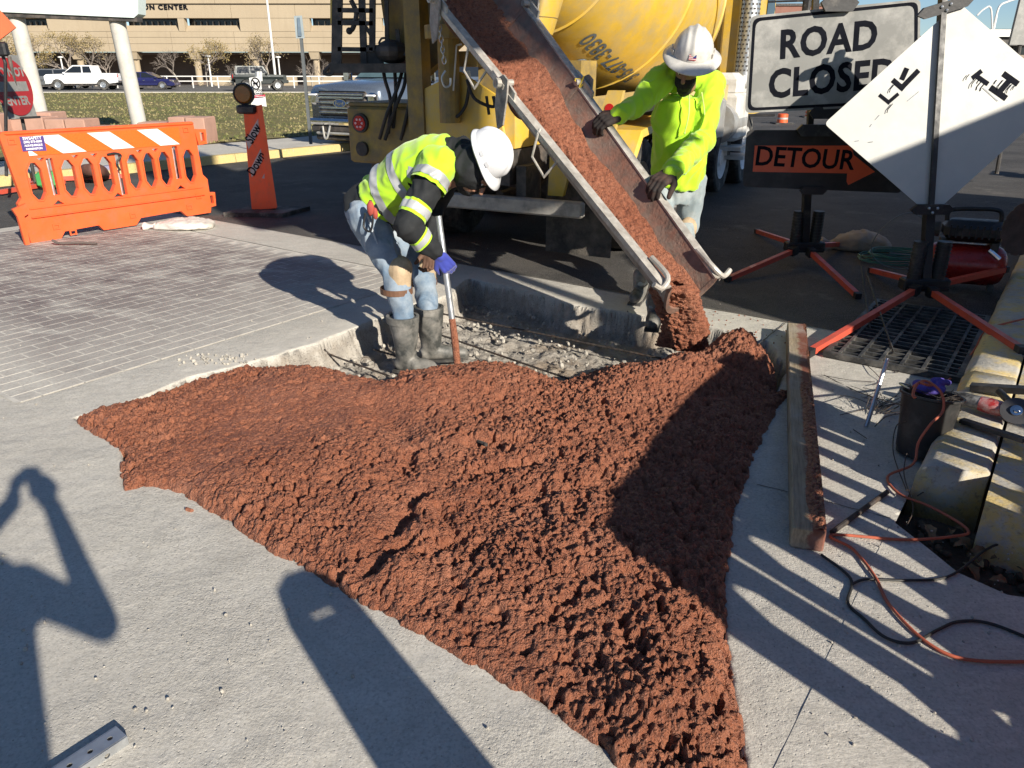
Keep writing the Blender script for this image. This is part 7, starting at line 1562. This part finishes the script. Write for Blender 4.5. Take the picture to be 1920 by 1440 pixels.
# ---- panel sign on two round columns, planter wall, round sign, orange roll-up sign
YG = 19.5
gs = thing('monument_sign', 'pale double column sign panel cut off by the top left corner', 'sign', (P(150, 230, YG).x, YG, .15)); CONW = simple('column_concrete', (.52, .50, .45), .8, .1, 3, .3, 30, dirt=(.40, .37, .33), dirtamt=.4)
for (u0, v0, u1, v1) in ((77, 214, 24, 5), (262, 232, 212, 5)): m = MB(); m.tube([P(u0, v0 + 6, YG), P(u1, v1, YG)], .175, 20); m.build('column', CONW, gs, True)
m = MB(); q4 = [P(-260, 12, YG), P(262, 35, YG), P(270, 28, YG), P(270, -120, YG), P(-260, -120, YG)]; m.loft([[p + V(0, -.3, 0) for p in q4], [p + V(0, .1, 0) for p in q4]]); m.build('panel', simple('pale_teal_panel', (.60, .68, .66), .4, .06, 1, .05, 20), gs)
m = MB(); m.bar(P(-260, 17, YG - .1), P(262, 37, YG - .1), .3, .10); m.build('lower_channel', DARKST, gs)
PINK = simple('pink_sandstone', (.42, .25, .19), .9, .12, 3, .4, 30, dirt=(.34, .20, .15), dirtamt=.5)
pw = thing('planter_wall', 'pinkish stone block planter wall behind the orange barricade', 'planter wall', G(180, 268, .15).to_tuple())
def blk(u0, u1, vt, vb, Y, nm='block'):
    a, b = P(u0, vb, Y), P(u1, vb, Y); zt = P((u0 + u1) / 2, vt, Y).z; m = MB(); m.bbox(((a.x + b.x) / 2, Y + .35, (zt + .1) / 2), (b.x - a.x - .02, .7, zt - .1 + .05), .02); return m.build(nm, PINK, pw)
for u0, u1, vt in ((-60, 10, 222), (10, 88, 222), (88, 126, 226), (126, 165, 226), (165, 196, 240), (196, 262, 240)): blk(u0, u1, vt, 262, 18.0)
for u0, u1, vt in ((262, 320, 232), (320, 352, 222), (352, 389, 223)): blk(u0, u1, vt, 268, 17.2)
blk(58, 98, 213, 230, 18.6, 'cap_stone'); blk(-30, 8, 216, 262, 17.6)
YD = 11.5; dne = thing('do_not_enter_sign', 'round red DO NOT ENTER sign turned half away at the left edge', 'road sign', (P(48, 300, YD).x, YD, 0)); cD = P(24, 163, YD); Mx_ = basis(cD, V(.08, .997, 0), V(-.10, .01, 1).normalized(), V(.997, -.08, .1))
RED_S = simple('sign_red', (.33, .022, .025), .5, .12, 4, .05, dirt=(.25, .03, .03), dirtamt=.4); m = MB(); rr_ = .385; m.plate([[(rr_ * math.cos(2 * math.pi * k / 40), rr_ * math.sin(2 * math.pi * k / 40)) for k in range(40)]], .006, lambda x, y, z: Mx_ @ V(x, y, z)); m.build('disc', RED_S, dne)
m = MB(); m.plate([[(-.30, -.06), (.30, -.06), (.30, .07), (-.30, .07)]], .002, lambda x, y, z: Mx_ @ V(x, y, .0065 + z)); m.build('white_bar', SIGNW, dne)
lettering('DO NOT', .16, Mx_ @ TM((0, .19, .0095)), SIGNW, dne, .006); lettering('ENTER', .16, Mx_ @ TM((0, -.19, .0095)), SIGNW, dne, .006)
m = MB(); m.plate([[(-.33, -.42), (.33, -.42), (.33, .42), (-.33, .42)]], .004, lambda x, y, z: Mx_ @ V(x, y, -.012 + z)); m.build('backing_plate', SIGNW, dne)
m = MB(); pbz = V(cD.x + .35, YD + .05, 0); m.tube([V(P(50, 300, YD).x, YD + .08, .0), cD + V(.0, .08, .4)], .025, 8); m.build('post', DARKST, dne); m = MB(); m.bar(cD + V(-.1, -.03, -.42), cD + V(.3, -.03, -.40), .05, .03); m.build('bracket', BLACKM, dne)
rs = thing('rollup_sign', 'corner of an orange mesh roll-up sign at the top left edge', 'road sign', (P(-30, 60, 10).x, 10, 0)); m = MB(); q = [P(-150, 60, 10), P(-60, -20, 10), P(-8, 12, 10), P(29, 52, 10), P(0, 74, 10), P(-60, 150, 10)]; m.loft([[p for p in q], [p + V(0, .02, 0) for p in q]]); m.build('fabric', simple('orange_mesh', (.78, .15, .06), .7, .1), rs); m = MB(); m.tube([P(-4, 78, 9.95), P(10, 118, 9.95), P(12, 330, 9.95)], .02, 8); m.tube([P(-30, 70, 9.97), P(-4, 78, 9.95)], .02, 8); m.build('mast', BLACKM, rs); m = MB(); m.bbox(P(4, 92, 9.9), (.12, .1, .16), .02); m.build('mast_clamp', BLACKM, rs)

# ---- back-facing sign on its post, dog sign and red notice
YP = 14.5; ps = thing('parking_sign', 'grey back of a tall narrow sign on a steel post by the silver pickup', 'road sign', P(582, 268, YP).to_tuple())
m = MB(); m.bar(P(583, 270, YP), P(561, 33, YP), .05, .05, (0, 1, 0)); m.build('post', simple('post_steel', (.11, .12, .125), .6, .2), ps); m = MB(); q = [P(*a, YP - .04) for a in ((555, 72), (571, 72), (566, 29), (551, 30))]; m.loft([q, [p + V(0, .01, 0) for p in q]]); sg_ = m.build('sign_plate', simple('sign_back_grey', (.30, .35, .37), .45, .1), ps)
m = MB(); q = [P(*a, YP - .06) for a in ((559, 68), (566, 68), (562, 33), (557, 33))]; m.face(q); m.build('blue_ribbed_strip', simple('ribbed_blue', (.13, .18, .23), .5, .3), sg_)
YN = 15.2; ds = thing('dog_sign', 'white no dogs allowed sign with red notice below, tilted on a thin post', 'sign', P(488, 300, YN).to_tuple())
PW_ = simple('paper_white', (.72, .72, .70), .5, .05)
m = MB(); m.tube([P(492, 262, YN + .03), P(480, 135, YN + .03)], .02, 6); m.build('post', GALV, ds)
def qf(pts, mat, nm, d, par): m = MB(); q = [P(*a, YN + d) for a in pts]; m.loft([q, [p + V(0, .006, 0) for p in q]]); return m.build(nm, mat, par)
pa = qf([(472, 183), (492, 178), (488, 143), (467, 146)], PW_, 'upper_notice', -.02, ds); pb2 = qf([(471, 196), (500, 200), (497, 178), (472, 179)], PW_, 'lower_notice', -.01, ds)
qf([(473, 184), (497, 181), (497, 177), (472, 179.5)], simple('notice_red', (.55, .05, .09), .5), 'red_strip', -.03, pb2)
cg = P(479.3, 156.5, YN - .03); pp = [cg + V(.080 * math.cos(a), 0, .096 * math.sin(a)) for a in [2 * math.pi * k / 24 for k in range(25)]]; m = MB(); m.tube(pp, .010, 5); m.tube([pp[9], pp[21]], .009, 5); m.build('ban_ring', INK, pa)
m = MB(); bb_ = [(-.05, .01), (-.03, .02), (.03, .02), (.045, .045), (.06, .03), (.04, .005), (.035, -.05), (.025, -.05), (.022, -.01), (-.02, -.01), (-.028, -.05), (-.04, -.05), (-.04, .0)]; m.plate([bb_], .003, lambda x, y, z: cg + V(x, z - .004, y)); m.build('dog_figure', INK, pa)
for tx, v_ in (('NO DOGS', 169.5), ('ALLOWED', 176)): lettering(tx, .058, Matrix.Translation(P(481.5, v_, YN - .03)) @ Euler((R(90), 0, .0)).to_matrix().to_4x4(), INK, pa, .001, .95)
lettering('NO TRESPASSING', .026, Matrix.Translation(P(485, 181, YN - .045)) @ Euler((R(90), 0, 0)).to_matrix().to_4x4(), PW_, pb2, .0005)
for i, u_ in enumerate((483, 488)): m = MB(); q = [P(*a, 40) for a in ((u_, 152), (u_ + 4, 152), (u_ + 3, 134), (u_ - 1, 134))]; m.loft([q, [p + V(0, .02, 0) for p in q]]); tag(m.build('small_sign', PW_), ('pale slim sign plate behind the off-roader, left of its pair', 'pale slim sign plate behind the off-roader, right of its pair')[i], 'sign')
m = MB(); m.tube([V(P(485, 150, 40.05).x, 40.05, .15), P(485, 136, 40.05)], .03, 6); tag(m.build('sign_post', GALV), 'thin post carrying the pair of pale slim plates', 'post')

# ---- far right: traffic cones, bollard, street lights, buildings
for i, (u_, v0, v1, w_, lab) in enumerate(((1466, 232, 213, 20, 'orange drum with white bands in the street under the road closed sign, left one'), (1517, 220, 208, 16, 'smaller orange drum farther up the street, mostly behind the sign clamp'), (1415, 205, 196, 10, None))):
    if not lab: continue
    b = G(u_, v0); zt = P(u_, v1, b.y).z; rr_ = w_ / 2 / FPX * b.y * .95; t_ = thing('traffic_drum', lab, 'traffic drum', (b.x, b.y, 0), 0, 'orange drums up the street'); m = MB(); m.lathe([(rr_, .03), (rr_ * .92, zt * .95), (rr_ * .7, zt), (.01, zt)], 18, TM((b.x, b.y, 0))); m.build('body', ORP, t_, True); m = MB(); m.lathe([(rr_ * .98, zt * .45), (rr_ * .955, zt * .62)], 18, TM((b.x, b.y, 0))); m.build('white_band', SWD, t_); m = MB(); m.box((b.x, b.y, .02), (rr_ * 3.4, rr_ * 3.4, .04)); m.build('base', RUBBER, t_)
for i, (x0, Y, x1, ztop_, mat, lab) in enumerate(((P(1440, 60, 120).x, 120, P(1560, 60, 120).x, P(1440, 11, 120).z, simple('red_brick_far', (.25, .12, .09), .9, .2, .5), 'reddish flat roofed building far up the street above the road closed sign'), (P(1850, 60, 140).x, 140, P(2100, 60, 140).x, P(1900, 58, 140).z, simple('far_tan', (.30, .25, .20), .9, .1, .5), 'low building at the far right end of the street'), (P(1560, 60, 200).x, 200, P(1850, 60, 200).x, P(1700, 70, 200).z, simple('far_grey', (.30, .28, .26), .9, .1, .5), 'pale low buildings on the far horizon of the street'))):
    t_ = thing('far_building', lab, 'building', ((x0 + x1) / 2, Y, 0)); m = MB(); m.box(((x0 + x1) / 2, Y + 8, ztop_ / 2), (x1 - x0, 16, ztop_)); wl = m.build('wall', mat, t_); m = MB(); m.box(((x0 + x1) / 2, Y + 8, ztop_ + .15), (x1 - x0 + .4, 16.4, .3)); m.build('roof', DARKST, t_)
    for k in range(8): m = MB(); m.box((x0 + (k + .5) * (x1 - x0) / 8, Y - .04, ztop_ * .62), ((x1 - x0) / 14, .1, ztop_ * .16)); m.build('window', GLASS, t_)
sl_ = thing('street_light', 'white street light with two curved arms against the sky at top right', 'street light', (P(1868, 60, 60).x, 60, 0)); m = MB(); b = P(1868, 30, 60); m.tube([V(b.x, 60, 0), V(b.x, 60, b.z)], [.12, .09], 8); m.build('pole', RAILW, sl_); m = MB(); m.tube(spline([V(b.x, 60, b.z - .3), P(1874, 12, 60), P(1890, 3, 60), P(1912, -4, 60)], 6), .07, 6); m.build('arm', RAILW, sl_); m = MB(); m.tube(spline([V(b.x, 60, b.z - 1.2), P(1858, 16, 60), P(1845, 17, 60), P(1832, 29, 60)], 6), .06, 6); m.build('arm', RAILW, sl_)
# leaning grey sign edge at the right margin, bus shelter roof
YR = 12; gp_ = thing('grey_sign_back', 'tall grey leaning sign edge at the right margin', 'sign', (P(1915, 130, YR).x, YR, .15)); m = MB(); q = [P(1893, 84, YR), P(1930, 84, YR), P(1960, -30, YR), P(1921, -30, YR)]; m.loft([q, [p + V(0, .05, 0) for p in q]]); m.build('panel', SIGNW, gp_); m = MB(); m.tube([P(1912, 84, YR + .05), V(P(1915, 130, YR).x, YR, .15)], .03, 8); m.build('post', DARKST, gp_)
YV = 45; wv_ = thing('shade_canopy', 'white canopy roof and dark beam beyond the diamond sign', 'canopy', (P(1900, 95, YV).x, YV, 0)); m = MB(); a, b = P(1850, 62, YV), P(2050, 60, YV); m.box(((a.x + b.x) / 2, YV + 2, a.z), (b.x - a.x, 4, .35)); m.build('roof', WHITE, wv_); m = MB(); a, b = P(1855, 74, YV), P(2050, 72, YV); m.box(((a.x + b.x) / 2, YV + 2, a.z), (b.x - a.x, 3.5, .6)); m.build('beam', DARKST, wv_)
for u_ in (1862, 1925): m = MB(); a = P(u_, 80, YV); m.box((a.x, YV + 1, a.z / 2), (.25, .25, a.z)); m.build('post', DARKST, wv_)
# debris heap and brick pier by the right walk
spots = []
for k in range(260): a, b = random.gauss(9.6, .9), random.gauss(.45, .22); p = AB(a, b, .15); spots.append((p.x, p.y, .15, random.choice([.012, .02, .03, .05])))
crumbs('soil_heap', spots, simple('dark_soil', (.09, .06, .045), .95, .5), 'dark loose soil and leaves heaped along the right walk', None)
m = MB(); 
bpz = thing('brick_pier', 'low painted brick pier at the far end of the right walk', 'brick pier', AB(15, .6, .15))
for r_ in range(6):
    for k in range(3):
        m = MB(); m.bbox(AB(15 + (k - 1) * .22 + (.1 if r_ % 2 else 0), .6, .15 + .06 + r_ * .115), (.20, .20, .10), .008, -GA + R(90)); m.build('brick', PINK, bpz)
# orange gear behind the barricade
ob_ = thing('sawhorse_legs', 'red-orange sign stand legs lying behind the slotted barricade', 'sign stand', G(100, 352).to_tuple())
for a, b in (((0, 360), (120, 340)), ((0, 340), (230, 330)), ((40, 352), (110, 326))): m = MB(); m.bar(G(*a, .06), G(*b, .05), .06, .06); m.build('leg', LEGO, ob_)
m = MB(); m.bbox(G(92, 336, .15), (.3, .25, .22), .04); tag(m.build('green_case', simple('green_plastic', (.06, .32, .09), .5, .2)), 'small green plastic case glimpsed through the barricade slots', 'case')
m = MB(); m.tube(spline([G(152, 328, .02), G(163, 320, .2), G(186, 320, .2), G(196, 331, .02)], 6), [.10] * 19, 10); tag(m.build('dark_bag', simple('brown_bag', (.12, .05, .035), .8, .4), None, True), 'dark brown bag slumped behind the barricade slots', 'bag')
# ================================================================= joined repeats become single parts
def explode(o):
    me = o.data; n = len(me.vertices); par = list(range(n))
    def find(a):
        while par[a] != a: par[a] = par[par[a]]; a = par[a]
        return a
    for e in me.edges:
        a, b = find(e.vertices[0]), find(e.vertices[1])
        if a != b: par[a] = b
    groups = {}
    for p in me.polygons: groups.setdefault(find(p.vertices[0]), []).append(p)
    if len(groups) < 2: return
    sm = [p.use_smooth for p in me.polygons][:1]; first = True; kids = [c for c in bpy.data.objects if c.parent == o]
    for g in groups.values():
        used = sorted({v for p in g for v in p.vertices}); mp = {v: i for i, v in enumerate(used)}
        m2 = bpy.data.meshes.new(o.name.split('.')[0]); m2.from_pydata([tuple(me.vertices[v].co) for v in used], [], [[mp[v] for v in p.vertices] for p in g])
        for mt in me.materials: m2.materials.append(mt)
        if sm[0]: m2.polygons.foreach_set('use_smooth', [True] * len(m2.polygons)); m2.set_sharp_from_angle(angle=R(38))
        if first: first = False; keep = m2; continue
        c = bpy.data.objects.new(o.name.split('.')[0], m2); COL.objects.link(c); c.parent = o.parent
    o.data = keep
for o in list(bpy.data.objects):
    if o.type == 'MESH' and o.parent is not None and o.name.split('.')[0] in ('end_band', 'ladder_rung', 'ladder_rail', 'hose', 'grab_handle', 'pedestal', 'clip_boss', 'rear_cover', 'hand_rail', 'yellow_rail', 'axle', 'bumper_bracket', 'flap_rib', 'door_handle', 'vent_fin', 'clamp_bolt', 'drawstring', 'cab_corner_post', 'reflector_dot', 'spring', 'seam', 'step_loop', 'control_lever', 'red_tag_pouch', 'air_cleaner', 'fuel_tank', 'light_panel', 'bumper', 'platform', 'door_mirror'):
        if o.name.startswith('spring'): continue
        explode(o)
